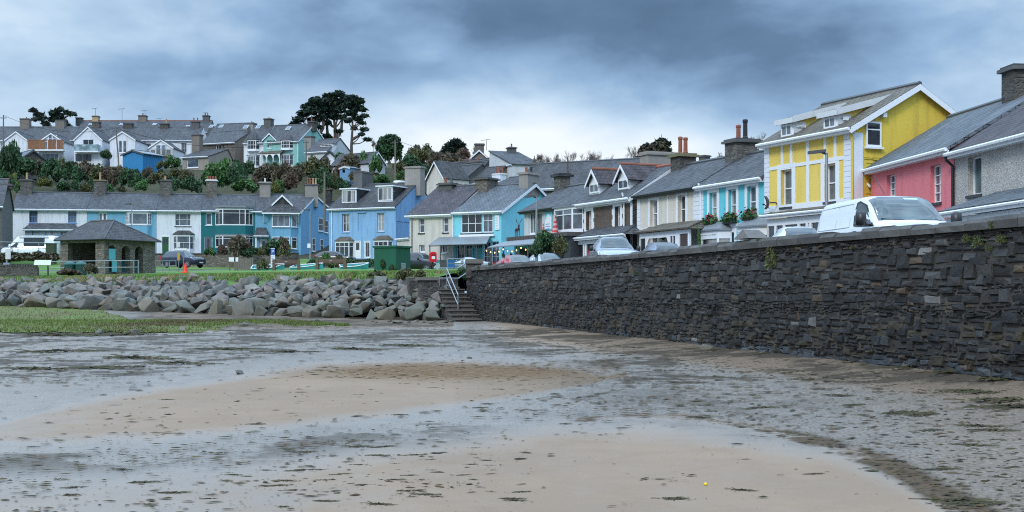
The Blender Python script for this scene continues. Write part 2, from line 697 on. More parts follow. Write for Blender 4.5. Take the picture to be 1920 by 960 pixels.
    # -- window fixed on a plane in the house frame (gables, dormers, bays)
    def fixwin(s, O, X, N, w_, h, cols=(), rows=(), glass=None, frame=None, fw=.07, name='window', parent=None, bw=.045, sill=False):
        fm = MB()
        Nv = Vector(N).normalized()
        O2 = Vector(O) + Nv * .05
        wframe(fm, O2, X, N, w_, h, cols, rows, fw, bw)
        o = s.put(name, fm, frame or s.trim, parent)
        pm = MB()
        wpane(pm, O2, X, N, w_, h, .022)
        if parent is None:
            s.put('pane', pm, glass or pick_glass(), o)
        else:
            s.put('pane', pm, glass or pick_glass(), parent)
        if sill:
            sm = MB()
            Xv = Vector(X).normalized()
            sm.obox(Vector(O) - Xv * .06 + Vector((0, 0, -.08)), Xv * (w_ + .12), Nv * .12, (0, 0, .078))
            s.put('sill', sm, s.trim, o if parent is None else parent)
        return o

    # -- bay window: splayed box with glazing on its three faces
    def bay(s, x0, x1, z0, z1, proj=.6, ch=.35, sillh=.7, head=.18, roof='lead', mat=None, glass=None, front=(), rows=(.7,), srows=None, name='bay_window', roofh=.35, y0=0.0, scols=(), roofm=None):
        mat = mat or s.trim
        plan = [(x0, y0), (x0 + ch, y0 - proj), (x1 - ch, y0 - proj), (x1, y0)]
        mb = MB()
        if sillh > .01:
            mb.prism([(x, y, z0) for x, y in plan], (0, 0, sillh))
        mb.prism([(x, y, z1 - head) for x, y in plan], (0, 0, head))
        o = s.put(name, mb, mat)
        fm, pm = MB(), MB()
        zb, zt = z0 + sillh, z1 - head
        for i in range(3):
            p, q = Vector((*plan[i], zb)), Vector((*plan[i + 1], zb))
            X = (q - p)
            wd = X.length
            if wd < .12:
                continue
            N = Vector((X.y, -X.x, 0))
            wframe(fm, p, X, N, wd, zt - zb, front if i == 1 else scols, rows if i == 1 or srows is None else srows, .07, .05, .07)
            wpane(pm, p, X, N, wd, zt - zb, .05)
        s.put('frame', fm, s.trim, o)
        s.put('pane', pm, glass or pick_glass(), o)
        rm = MB()
        e = .10
        big = [(x0 - e, y0), (x0 + ch - e * .6, y0 - proj - e), (x1 - ch + e * .6, y0 - proj - e), (x1 + e, y0)]
        k = [(x, y, z1 + .002) for x, y in big]
        rm.prism(k, (0, 0, .07))
        if roof:
            t = [(x, y, z1 + .073) for x, y in big]
            xm0, xm1 = x0 + (x1 - x0) * .22, x1 - (x1 - x0) * .22
            a, b = (xm0, y0, z1 + .07 + roofh), (xm1, y0, z1 + .07 + roofh)
            rm.poly([t[0], t[1], a])
            rm.poly([t[1], t[2], b, a])
            rm.poly([t[2], t[3], b])
        s.put('bay_roof', rm, roofm or LEAD, o)
        return o

    # -- lean-to roof against the front (porches)
    def leanto(s, x0, x1, zt, zb, proj, roof, y0=0.0, hipl=0.0, hipr=0.0, name='porch_roof', fas=True, th=.07, parent=None):
        mb = MB()
        a, b = (x0, y0 - proj, zb), (x1, y0 - proj, zb)
        c, d = (x1 - hipr, y0, zt), (x0 + hipl, y0, zt)
        n = (Vector(b) - Vector(a)).cross(Vector(d) - Vector(a)).normalized()
        mb.prism([a, b, c, d], n * th)
        if hipl > .05:
            mb.poly([(x0, y0, zb), a, d])
        if hipr > .05:
            mb.poly([b, (x1, y0, zb), c])
        o = s.put(name, mb, roof, parent)
        if fas:
            f = MB()
            f.box(x0 - .03, y0 - proj - .05, zb - .16, x1 + .03, y0 - proj + .03, zb - .003)
            f.tube([(x0 - .05, y0 - proj - .09, zb - .03), (x1 + .05, y0 - proj - .09, zb - .03)], .05, 6)
            s.put('fascia', f, s.trim, o)
        return o

    # -- chimney centred on pixel column u at plane y, top at pixel row v
    def chimney(s, u, v, wx, wy, y=None, mat=None, pots=(), cap=.12, capm=None, x=None, drop=.6, name='chimney', ztop=None):
        y = s.d * s.rpos if y is None else y
        xx, z1 = s.at(u, v, y)
        if x is not None:
            xx = x
        if ztop is not None:
            z1 = ztop
        z0 = s.roofz(min(max(y, 0), s.d)) - drop
        mb = MB()
        mb.box(xx - wx / 2, y - wy / 2, z0, xx + wx / 2, y + wy / 2, z1 - .16)
        mb.box(xx - wx / 2 - cap, y - wy / 2 - cap, z1 - .16, xx + wx / 2 + cap, y + wy / 2 + cap, z1 - .04, 1)
        mb.box(xx - wx / 2 - cap * .3, y - wy / 2 - cap * .3, z1 - .04, xx + wx / 2 + cap * .3, y + wy / 2 + cap * .3, z1 + .04, 1)
        m = mat or STONE
        # roughen the box a little
        mb.v = [(a + uni(-.012, .012), b + uni(-.012, .012), c + uni(-.012, .012)) for a, b, c in mb.v]
        o = s.put(name, mb, [m, capm or CONCD])
        for (fx, hh, pm) in pots:
            pb = MB()
            r = .12 if hh < .7 else .125
            pb.lathe([(r * 1.1, 0), (r * 1.1, .08), (r * .92, .12), (r * .85, hh * .8), (r * 1.05, hh * .86), (r * 1.05, hh * .95), (r * .8, hh)], (xx + fx * wx, y, z1 + .03), 9)
            s.put('chimney_pot', pb, pm, o, smooth=False)
        return o

    def aerial(s, u, v, y, h=1.6, sway=1, zb=None):
        x, zt = s.at(u, v, y)
        mb = MB()
        zb = zt - h if zb is None else zb
        mb.tube([(x, y, zb), (x, y, zt)], .035, 5)
        mb.tube([(x - .75 * sway, y, zt - .12), (x + .55 * sway, y, zt + .1)], .03, 5)
        for i in range(6):
            t = -.7 + i * .22
            mb.tube([(x + t * sway, y - .3, zt - .1 + .15 * (t + .7) / 1.3), (x + t * sway, y + .3, zt - .1 + .15 * (t + .7) / 1.3)], .018, 4)
        s.put('tv_aerial', mb, DGREY)

    def downpipe(s, u, v0, v1=None, mat=None, kick=0.0, r=.05):
        x, zt = s.at(u, v0, -.08)
        zb = .05 if v1 is None else s.at(u, v1, -.08)[1]
        mb = MB()
        pts = [(x - kick, -.2, zt + .35), (x - kick * .5, -.12, zt + .1), (x, -.08, zt - .1), (x, -.08, zb)]
        mb.tube(pts, r, 6)
        s.put('downpipe', mb, mat or s.trim)

    def skylight(s, u, v, wx=.8, wy=1.1):
        """roof window lying on the front slope, found where the sight line meets the slope"""
        o, d = s.ray(u, v)
        k = s.rise / (s.d * s.rpos)
        t = (s.eh + k * (-0) + k * o.y - o.z) / (d.z - k * d.y)
        p = o + d * t
        sl = Vector((0, 1, k)).normalized()
        n = Vector((0, -k, 1)).normalized()
        c = Vector((p.x, p.y, s.roofz(p.y))) + n * .13
        mb = MB()
        mb.obox(c - Vector((wx / 2, 0, 0)) - sl * wy / 2, (wx, 0, 0), sl * wy, n * .06)
        w1 = s.put('skylight', mb, OFFWHITE)
        pm = MB()
        pm.obox(c - Vector((wx / 2 - .08, 0, 0)) - sl * (wy / 2 - .08) + n * .061, (wx - .16, 0, 0), sl * (wy - .16), n * .012)
        s.put('pane', pm, GLASS[3], w1)

    # -- dormers
    def dormer(s, x0, x1, z0, z1, yf, kind='flat', rise=.7, wall=None, roof=None, back=None, over=.18, ridge=None, cols=(.5,), rows=(), cheek=None, ridgemat=None, slope=0.0, winpad=.12, cheekwin=False, glass=None):
        wall = wall or s.trim
        roof = roof or LEAD
        k = s.rise / (s.d * s.rpos)
        zt = z1
        yb = min((zt - s.eh) / k + .3, s.d * s.rpos + .4) if back is None else back
        mb = MB()
        zlo = s.eh + k * yf - .05
        mb.box(x0, yf, min(z0, zlo), x1, yf + .12, z1)
        for xa in (x0, x1 - .1):
            mb.prism([(xa, yf + .121, min(z0, zlo) - .2), (xa, yb, z1 + slope * (yb - yf) - .5), (xa, yb, z1 + slope * (yb - yf)), (xa, yf + .121, z1 + slope * .12)], (.1, 0, 0), 1)
        o = s.put('dormer', mb, [wall, cheek or wall])
        rm = MB()
        if kind == 'flat':
            zz = z1 + .002
            zb = zz + slope * (yb - yf)
            rm.prism([(x0 - over, yf - over, zz), (x1 + over, yf - over, zz), (x1 + over, yb, zb), (x0 - over, yb, zb)], (0, 0, .13))
        else:
            xm = (x0 + x1) / 2
            yb2 = min((zt + rise - s.eh) / k + .2, s.d * s.rpos + .25)
            ov = over
            kk = rise / ((x1 - x0) / 2)
            for sg in (-1, 1):
                xe = xm + sg * ((x1 - x0) / 2 + ov)
                ze = z1 - kk * ov
                pts = [(xe, yf - ov, ze), (xm, yf - ov, z1 + rise), (xm, yb2, z1 + rise), (xe, yb, ze)]
                if sg < 0:
                    pts = pts[::-1]
                n = Vector((sg * rise, 0, (x1 - x0) / 2)).normalized()
                rm.prism(pts if sg > 0 else pts, n * .08)
            rm.tube([(xm, yf - ov, z1 + rise + .09), (xm, yb2, z1 + rise + .09)], .09, 6, 1)
            gm = MB()
            gm.prism([(x0, yf + .02, z1 - .001), (x1, yf + .02, z1 - .001), (xm, yf + .02, z1 + rise - .02)], (0, .06, 0))
            s.put('gablet', gm, wall, o)
            bb = MB()
            for sg in (-1, 1):
                xe = xm + sg * ((x1 - x0) / 2 + ov)
                ze = z1 - kk * ov
                bb.obox((xm, yf - ov - .035, z1 + rise - .14), (xe - xm, 0, ze - z1 - rise), (0, .03, 0), (0, 0, .18))
            s.put('bargeboard', bb, s.trim, o)
        s.put('dormer_roof', rm, [roof, ridgemat or s.ridge], o)
        wp = winpad
        wz0 = max(z0, zlo) + .12
        s.fixwin((x0 + wp, yf, wz0), (1, 0, 0), (0, -1, 0), x1 - x0 - 2 * wp, z1 - wz0 - .1, cols, rows, glass=glass)
        return o

    # -- walls, roof, eaves
    def finish(s, ground=-1.5):
        L, d, eh, rise = s.L, s.d, s.eh, s.rise
        mb = MB()
        xs = sorted({0.0, L, *[min(max(o[0], 0), L) for o in s.open], *[min(max(o[2], 0), L) for o in s.open]})
        zs = sorted({ground, eh, *[min(max(o[1], ground), eh) for o in s.open], *[min(max(o[3], ground), eh) for o in s.open]})
        for i in range(len(xs) - 1):
            for j in range(len(zs) - 1):
                cx, cz = (xs[i] + xs[i + 1]) / 2, (zs[j] + zs[j + 1]) / 2
                if any(o[0] < cx < o[2] and o[1] < cz < o[3] for o in s.open):
                    continue
                mb.poly([(xs[i], 0, zs[j]), (xs[i + 1], 0, zs[j]), (xs[i + 1], 0, zs[j + 1]), (xs[i], 0, zs[j + 1])])
        for (x0, z0, x1, z1, r) in s.open:
            mb.poly([(x0, 0, z0), (x0, 0, z1), (x0, r, z1), (x0, r, z0)])
            mb.poly([(x1, 0, z0), (x1, r, z0), (x1, r, z1), (x1, 0, z1)])
            mb.poly([(x0, 0, z1), (x1, 0, z1), (x1, r, z1), (x0, r, z1)])
            mb.poly([(x0, 0, z0), (x0, r, z0), (x1, r, z0), (x1, 0, z0)])
        bl, br = s.skl * d, L + s.skr * d
        yr = d * s.rpos
        if not s.gf:
            rl, rr = s.skl * yr, L + s.skr * yr
            mb.poly([(0, 0, ground), (0, 0, eh), (rl, yr, eh + rise), (bl, d, eh), (bl, d, ground)], 1)
            mb.poly([(L, 0, ground), (br, d, ground), (br, d, eh), (rr, yr, eh + rise), (L, 0, eh)], 1)
        else:
            mb.poly([(0, 0, eh), (L, 0, eh), (L / 2, 0, eh + rise)])
            mb.poly([(0, d, eh), (L / 2, d, eh + rise), (L, d, eh)])
            mb.poly([(0, 0, ground), (0, 0, eh), (0, d, eh), (0, d, ground)], 1)
            mb.poly([(L, 0, ground), (L, d, ground), (L, d, eh), (L, 0, eh)], 1)
        mb.poly([(bl, d, ground), (bl, d, eh), (br, d, eh), (br, d, ground)], 1)
        s.put('wall', mb, [s.wall, s.side])
        if s.trimb.v:
            s.put('render_bands', s.trimb, s.trim)
        if s.roof is not None and rise > 0.01:
            rm = MB()
            th = .10
            if not s.gf:
                k1, k2 = rise / yr, rise / (d - yr)

                def X(y, side):
                    return (s.skl * y - s.ol) if side == 0 else (L + s.skr * y + s.orr)
                a = [(X(-s.oe, 0), -s.oe, eh - s.oe * k1), (X(-s.oe, 1), -s.oe, eh - s.oe * k1), (X(yr, 1), yr, eh + rise), (X(yr, 0), yr, eh + rise)]
                n = Vector((0, -k1, 1)).normalized()
                rm.prism(a, n * th)
                yb = d + s.oe
                b = [(X(yr, 0), yr, eh + rise), (X(yr, 1), yr, eh + rise), (X(yb, 1), yb, eh - s.oe * k2), (X(yb, 0), yb, eh - s.oe * k2)]
                n = Vector((0, k2, 1)).normalized()
                rm.prism(b, n * th)
                rm.tube([(X(yr, 0), yr, eh + rise + th), (X(yr, 1), yr, eh + rise + th)], .11, 6, 1)
                s.put('roof', rm, [s.roof, s.ridge])
                if s.fascia:
                    f = MB()
                    zz = eh - s.oe * k1
                    f.box(X(0, 0), -s.oe - .03, zz - .12, X(0, 1), -s.oe + .02, zz - .004)
                    f.tube([(X(-s.oe, 0), -s.oe - .09, zz + .02), (X(-s.oe, 1), -s.oe - .09, zz + .02)], .065, 6)
                    f.box(X(0, 0) + s.ol, -s.oe + .021, zz - .12, X(0, 1) - s.orr, -.003, zz - .09)
                    s.put('gutter', f, s.fascia if not isinstance(s.fascia, bool) else s.trim)
                bb = MB()
                for ch in s.barge:
                    sd = 0 if ch == 'l' else 1
                    sg = -1 if ch == 'l' else 1
                    for (y0, y1, z0, z1) in ((-s.oe, yr, eh - s.oe * k1, eh + rise), (yr, yb, eh + rise, eh - s.oe * k2)):
                        x0, x1 = X(y0, sd), X(y1, sd)
                        bb.obox((x0 + (.003 if sg > 0 else -.033), y0, z0 - .16), (x1 - x0, y1 - y0, z1 - z0), (0, 0, .24), (.03, 0, 0))
                if bb.v:
                    s.put('bargeboard', bb, s.trim)
            else:
                k = rise / (L / 2)
                for sg in (-1, 1):
                    xe = L / 2 + sg * (L / 2 + s.ol)
                    ze = eh - k * s.ol
                    pts = [(xe, -s.oe, ze), (L / 2, -s.oe, eh + rise), (L / 2, d, eh + rise), (xe, d, ze)]
                    n = Vector((sg * k, 0, 1)).normalized()
                    rm.prism(pts if sg > 0 else pts[::-1], n * th)
                rm.tube([(L / 2, -s.oe, eh + rise + th), (L / 2, d, eh + rise + th)], .1, 6, 1)
                s.put('roof', rm, [s.roof, s.ridge])
                bb = MB()
                for sg in (-1, 1):
                    xe = L / 2 + sg * (L / 2 + s.ol)
                    ze = eh - k * s.ol
                    bb.obox((L / 2, -s.oe - .04, eh + rise - .16), (xe - L / 2, 0, ze - eh - rise), (0, .03, 0), (0, 0, .24))
                s.put('bargeboard', bb, s.trim)
        return s


def along(u0, Y0, k, u):
    """depth at pixel column u of a line through (u0,Y0) that runs dx/dy = k"""
    x0, a = (u0 - 960) / F * Y0, (u - 960) / F
    t = (a * Y0 - x0) / (k - a)
    return Y0 + t

# ------------------------------------------------------------ plan of the place
WALL = [(9.6, 12.0), (7.7, 19.3), (5.9, 26.4), (3.66, 36.6), (1.2, 46.2), (-1.26, 55.0), (-2.0, 57.6)]


def lerp_tab(tab, t):
    if t <= tab[0][0]:
        return tab[0][1]
    for (a, va), (b, vb) in zip(tab, tab[1:]):
        if t <= b:
            return va + (vb - va) * (t - a) / (b - a)
    return tab[-1][1]


def wall_x(y):
    return lerp_tab([(b, a) for a, b in WALL], y)


def rock_base_y(x):
    """plan line of the foot of the rock bank (left of the steps)"""
    return lerp_tab([(-60, 80), (-30, 75), (-2.7, 54), (0, 52)], x)


def sand_z(x, y):
    z = lerp_tab([(0, -.02), (16, 0), (30, .13), (40, .24), (48, .34), (55, .40), (64, .58), (75, .84), (90, 1.0)], y)
    if y < 58:
        dw = max(0, wall_x(y) - x)
        z += .27 * math.exp(-dw / 1.5) * lerp_tab([(10, 1), (22, 1), (40, .4), (55, .1)], y)
    return z


def ss(a, b, t):
    t = max(0, min(1, (t - a) / (b - a)))
    return t * t * (3 - 2 * t)


def land_z(x, y):
    # left side: crest of the bank, green, road, gardens, hill
    yb = rock_base_y(min(x, -2.7))
    crest = yb + 6.5
    if y < crest:
        t = (y - yb) / 6.5
        zl = .15 + 2.42 * max(0, t) if t > 0 else .1
    else:
        zl = 2.58 + (y - crest) * .03
    zl = min(zl, lerp_tab([(60, 2.65), (75, 2.9), (97, 3.42), (110, 3.72), (128, 4.18), (134, 4.3)], y))
    zl = max(zl, -1)
    if y > 134:
        gl = lerp_tab([(134, 4.3), (146, 5.3), (151, 6.2), (166, 7.4), (190, 17.0), (214, 22.0), (226, 24.0), (250, 27.5), (280, 30.5), (420, 33)], y)
        gc = lerp_tab([(134, 4.3), (145, 5.2), (158, 6.4), (170, 9), (200, 20.5), (240, 26), (280, 28), (420, 30)], y)
        gr = lerp_tab([(134, 4.5), (150, 6), (180, 11.5), (220, 16), (420, 20)], y)
        a = x / y
        if a < -.17:
            zl = gl + (gc - gl) * ss(-.19, -.15, a)
        elif a < -.09:
            zl = gc
        elif a < .05:
            zl = gc + (gr - gc) * ss(-.055, .05, a)
        else:
            zl = gr + (lerp_tab([(134, 4.5), (420, 6)], y) - gr) * ss(.1, .25, a)
    # right side: the street behind the sea wall
    zr = lerp_tab([(10, 1.9), (34, 2.0), (45, 2.35), (75, 2.5), (88, 2.7), (104, 3.4), (128, 4.18), (134, 4.4)], y)
    if y <= 134:
        t = ss(-4.0, 0.0, x + lerp_tab([(58, 0), (134, -6)], y))
        return zl + (zr - zl) * t
    return zl


# ------------------------------------------------------------ beach
def seg_d(p, pl):
    """distance from pixel p to polyline pl, and x sign (below +)"""
    best = 1e9
    for (x0, y0), (x1, y1) in zip(pl, pl[1:]):
        dx, dy = x1 - x0, y1 - y0
        t = max(0, min(1, ((p[0] - x0) * dx + (p[1] - y0) * dy) / (dx * dx + dy * dy)))
        d = math.hypot(p[0] - x0 - dx * t, (p[1] - y0 - dy * t))
        best = min(best, d)
    return best


def poly_y(pl, x):
    return lerp_tab(pl, x)


FORE = [(-800, 930), (0, 905), (300, 885), (600, 856), (850, 830), (1050, 802), (1250, 806), (1450, 832), (1600, 862), (1720, 912), (1790, 962), (1900, 1060), (2600, 1500)]
TONG_T = [(-800, 860), (0, 790), (120, 748), (350, 708), (600, 670), (850, 668), (1050, 688), (1165, 706)]
TONG_B = [(-800, 880), (0, 835), (150, 838), (450, 824), (700, 796), (950, 757), (1090, 728), (1165, 706)]
EDGE = [(1080, 786), (1180, 778), (1300, 783), (1430, 803), (1560, 835), (1680, 880), (1760, 925), (1840, 965), (1960, 1040)]
MUD = [(-500, 900), (0, 852), (250, 845), (480, 832), (600, 815), (720, 800), (900, 789), (1010, 775)]
RILL = [(1035, 762), (1075, 750), (1130, 738), (1195, 722), (1182, 712)]
MARSH_F = [(-800, 610), (0, 607), (90, 613), (230, 612), (400, 613), (470, 606), (560, 611), (640, 612)]


def beach_masks(u, v):
    """where the sand lies dry (1) or under a film of water (0), and how much weed litter covers it"""
    j = 6 * mnoise.noise((u * .012, v * .05, 0)) + 3 * mnoise.noise((u * .04, v * .16, 3))
    dry, weed, grav, dk = .10, .0, 0.0, 0.0
    # foreground bar
    e = poly_y(FORE, u)
    s = (v + j - e) / (22 + .06 * max(0, v - 700))
    f = max(0, min(1, .5 + s * .5)) * (.48 + .42 * ss(250, 900, u))
    dry = max(dry, f * .95)
    # middle bar
    if u < 1180:
        t0, t1 = poly_y(TONG_T, u), poly_y(TONG_B, u)
        h = max(6, (t1 - t0) / 2)
        c = (t0 + t1) / 2
        q = 1 - abs(v + j * .6 - c) / h
        amp = .95 * ss(-300, 500, u) + .05
        dry = max(dry, min(1, max(0, q * 2.2)) * (.35 + .6 * amp * 1.0))
        b = math.exp(-((u - 860) / 250) ** 2 - ((v + j * .3 - 696) / 15) ** 2)
        weed = max(weed, min(1, b * 1.7))
    # wall side: shingle and dry sand along the foot of the wall
    wb = lerp_tab([(870, 600), (905, 605), (1200, 634), (1500, 670), (1920, 722), (2500, 800)], u)
    dv = v - wb
    if u > 850:
        grav = max(grav, ss(850, 1250, u + (v - 640) * .9) * (1 - ss(6, 22, v + j - poly_y(EDGE, u) + 14)) * .9)
        band = 34 + .02 * max(0, u - 1000)
        q = 1 - ss(band * .45, band * 1.5, dv + j)
        dry = max(dry, q * .95 * ss(835, 1010, u + 2 * j))
        if u > 1250:
            dry = max(dry, (.34 + .25 * ss(1500, 1900, u)) * (1 - ss(-5, 30, v - poly_y(EDGE, u))) * .9)
    elif v < 640:
        q = 1 - ss(0, 14, v - lerp_tab([(400, 613), (640, 610), (850, 608)], u) + j * .5)
        dry = max(dry, q * .7 * ss(200, 330, u))
        grav = max(grav, q * 1.0)
        dk = max(dk, q * .8 * ss(180, 300, u))
    # weed edge of the stream
    d = seg_d((u, v), EDGE)
    wdt = lerp_tab([(1080, 4), (1400, 6), (1600, 14), (1760, 22), (1900, 26)], u)
    weed = max(weed, (1 - ss(wdt * .4, wdt * 1.3, d + j * .7)) * .5)
    dk = max(dk, (1 - ss(wdt * .3, wdt * 1.4, d + j * .7)) * 1.3)
    d = seg_d((u, v), RILL)
    dk = max(dk, (1 - ss(1.5, 4, d)) * .9)
    # grey mud streaks
    m = poly_y(MUD, u)
    if u < 1050:
        q = (v + j * .4 - m)
        if q > -4:
            dk = max(dk, ss(-4, 0, q) * (1 - ss(14, 55, q)) * .75 * (1 - ss(800, 1040, u)))
    if v < 720:
        tt = poly_y(TONG_T, u) if u < 1165 else 740
        dk = max(dk, 1.0 * (1 - ss(tt - 26, tt - 4, v + j)) * ss(608, 622, v))
    if u > 1050 and v < 830:
        dk = max(dk, .6 * math.exp(-((u - 1330) / 260) ** 2 - ((v - 745) / 42) ** 2))
    return dry, weed, grav, dk


def make_beach():
    vs = list(np.arange(566, 700, 2.0)) + list(np.arange(700, 1000, 3.5)) + list(np.arange(1000, 1500, 25))
    us = list(np.arange(-700, 2660, 9.0))
    vs = vs[::-1]                      # near to far
    verts, cols = [], []
    for v in vs:
        Y = (EYE - .05) * F / (v - HV)
        for _ in range(4):
            Y = (EYE - lerp_tab([(0, -.02), (16, 0), (30, .13), (40, .24), (48, .34), (55, .40), (64, .58), (75, .84), (90, 1.0)], Y)) * F / (v - HV)
        for u in us:
            x = (u - 960) / F * Y
            z = sand_z(x, Y)
            vv = HV + (EYE - z) * F / Y
            dr, we, gr, dk = beach_masks(u, vv)
            z += .025 * (dr - .4) * lerp_tab([(8, .5), (30, 1), (60, 1)], Y) + .012 * mnoise.noise((x * .35, Y * .35, 1))
            verts.append((x, Y, z))
            cols.append((dr, we, gr, dk))
    nu, nv = len(us), len(vs)
    faces = [(i * nu + j, i * nu + j + 1, (i + 1) * nu + j + 1, (i + 1) * nu + j) for i in range(nv - 1) for j in range(nu - 1)]
    me = bpy.data.meshes.new('beach')
    me.from_pydata(verts, [], faces)
    at = me.color_attributes.new('Mask', 'FLOAT_COLOR', 'POINT')
    at.data.foreach_set('color', np.array(cols, dtype=np.float32).ravel())
    me.polygons.foreach_set('use_smooth', [True] * len(faces))
    # material
    m, g, bs = new_mat('wet_sand')
    an = g.n('Attribute', {'attribute_name': 'Mask'})
    sc = g.n('SeparateColor', None, Color=an.outputs['Color'])

    dr, we, gr = sc.outputs
    dk = an.outputs['Alpha']
    oc = objco(g)
    n_big = g.noise(oc, .45, 5, .6, .3)
    n_mid = g.noise(g.vscale(oc, 1, .55, 1), 2.6, 6, .65, .4)
    n_str = g.math('ADD', g.math('MULTIPLY', g.noise(g.vscale(oc, 1, .8, 1), .38, 6, .62, .6), .55), g.math('MULTIPLY', g.noise(g.vscale(oc, .7, 1, 1), 1.5, 7, .72, .4), .45))
    n_fine = g.noise(oc, 22, 4, .65)
    n_grit = g.noise(oc, 90, 3, .7)
    # dry fraction broken up by noise
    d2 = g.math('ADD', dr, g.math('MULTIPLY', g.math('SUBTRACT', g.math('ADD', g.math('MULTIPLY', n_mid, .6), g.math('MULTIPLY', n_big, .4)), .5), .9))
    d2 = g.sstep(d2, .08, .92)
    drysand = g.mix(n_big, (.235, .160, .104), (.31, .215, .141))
    wetsand_sheen = g.mix(n_big, (.27, .225, .185), (.34, .29, .245))  # wet areas coloured paler than dry to stand in for sky sheen
    c = g.mix(d2, wetsand_sheen, drysand)
    gv = g.math('MULTIPLY', gr, g.sstep(n_fine, .25, .60))
    c = g.mix(g.math('MULTIPLY', gv, .75), c, (.082, .07, .057))
    gw = g.math('MULTIPLY', gr, g.sstep(n_grit, .60, .72))
    c = g.mix(g.math('MULTIPLY', gw, .5), c, (.30, .28, .25))
    # streaks of mud and weed
    sk = g.math('MULTIPLY', g.math('ADD', .09, dk), g.sstep(n_str, .455, .535), clamp=True)
    c = g.mix(g.math('MULTIPLY', sk, .9), c, (.066, .055, .043))
    wk = g.math('MULTIPLY', we, g.sstep(g.noise(g.vscale(oc, .8, 1.3, 1), 9, 5, .7), .30, .56))
    c = g.mix(g.math('MULTIPLY', wk, .92), c, g.mix(n_fine, (.06, .038, .022), (.21, .125, .062)))
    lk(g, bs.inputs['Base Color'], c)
    ro = g.math('ADD', .22, g.math('MULTIPLY', d2, .42))
    ro = g.math('ADD', ro, g.math('MULTIPLY', sk, .35))
    ro = g.math('ADD', ro, g.math('MULTIPLY', wk, .5))
    ro = g.math('ADD', ro, g.math('MULTIPLY', gr, .25))
    ro = g.math('ADD', ro, g.math('MULTIPLY', g.math('SUBTRACT', n_mid, .5), .22), clamp=True)
    lk(g, bs.inputs['Roughness'], ro)
    lk(g, bs.inputs['IOR'], 1.5)
    mat_ = g.math('MAXIMUM', g.math('MAXIMUM', sk, wk), g.math('MULTIPLY', gv, .8))
    lk(g, bs.inputs['Specular IOR Level'], g.math('MULTIPLY', g.math('SUBTRACT', .5, g.math('MULTIPLY', d2, .24)), g.math('SUBTRACT', 1.0, g.math('MULTIPLY', mat_, .9))))
    rip = g.noise(g.vscale(oc, 1.5, 5.5, 1), 3.2, 4, .6, .8)
    h = g.math('ADD', g.math('MULTIPLY', n_mid, .8), g.math('MULTIPLY', n_fine, g.math('ADD', .10, g.math('MULTIPLY', gr, .5))))
    h = g.math('ADD', h, g.math('MULTIPLY', rip, .28))
    h = g.math('ADD', h, g.math('MULTIPLY', wk, .6))
    bump(g, bs, h, .2, .03)
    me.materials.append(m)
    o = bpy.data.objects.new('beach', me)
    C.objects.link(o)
    o['kind'] = 'structure'
    # the flats and estuary beyond, out to the horizon
    gm = MB()
    gm.poly([(-3000, -3000, -.6), (3000, -3000, -.6), (3000, 3000, -.6), (-3000, 3000, -.6)])
    struct('ground', gm, m_plain('tidal_flat', (.17, .14, .11), .5))


# ------------------------------------------------------------ land in one height field, three surfaces
def m_grass():
    m, g, bs = new_mat('short_grass')
    oc = objco(g)
    n = g.noise(oc, .35, 5, .65)
    n2 = g.noise(oc, 5, 4, .7)
    c = g.ramp(g.math('ADD', g.math('MULTIPLY', n, .7), g.math('MULTIPLY', n2, .3)), [(.3, (.05, .115, .018)), (.55, (.10, .20, .03)), (.78, (.20, .18, .06))])
    lk(g, bs.inputs['Base Color'], c)
    lk(g, bs.inputs['Roughness'], .9)
    bump(g, bs, n2, .8, .06)
    return m


def m_scrub():
    m, g, bs = new_mat('hill_scrub')
    oc = objco(g)
    n = g.noise(oc, .12, 5, .6)
    n2 = g.noise(oc, 1.8, 5, .7)
    c = g.ramp(g.math('ADD', g.math('MULTIPLY', n, .6), g.math('MULTIPLY', n2, .4)), [(.34, (.022, .032, .012)), (.5, (.05, .055, .02)), (.62, (.075, .055, .03)), (.72, (.06, .10, .025))])
    lk(g, bs.inputs['Base Color'], c)
    lk(g, bs.inputs['Roughness'], .95)
    bump(g, bs, n2, 1, .5)
    return m


def m_asphalt():
    m, g, bs = new_mat('asphalt')
    oc = objco(g)
    n = g.noise(oc, .4, 4)
    c = g.mix(n, (.045, .047, .05), (.075, .076, .078))
    lk(g, bs.inputs['Base Color'], c)
    lk(g, bs.inputs['Roughness'], .6)
    bump(g, bs, g.noise(oc, 30, 3), .2, .01)
    return m


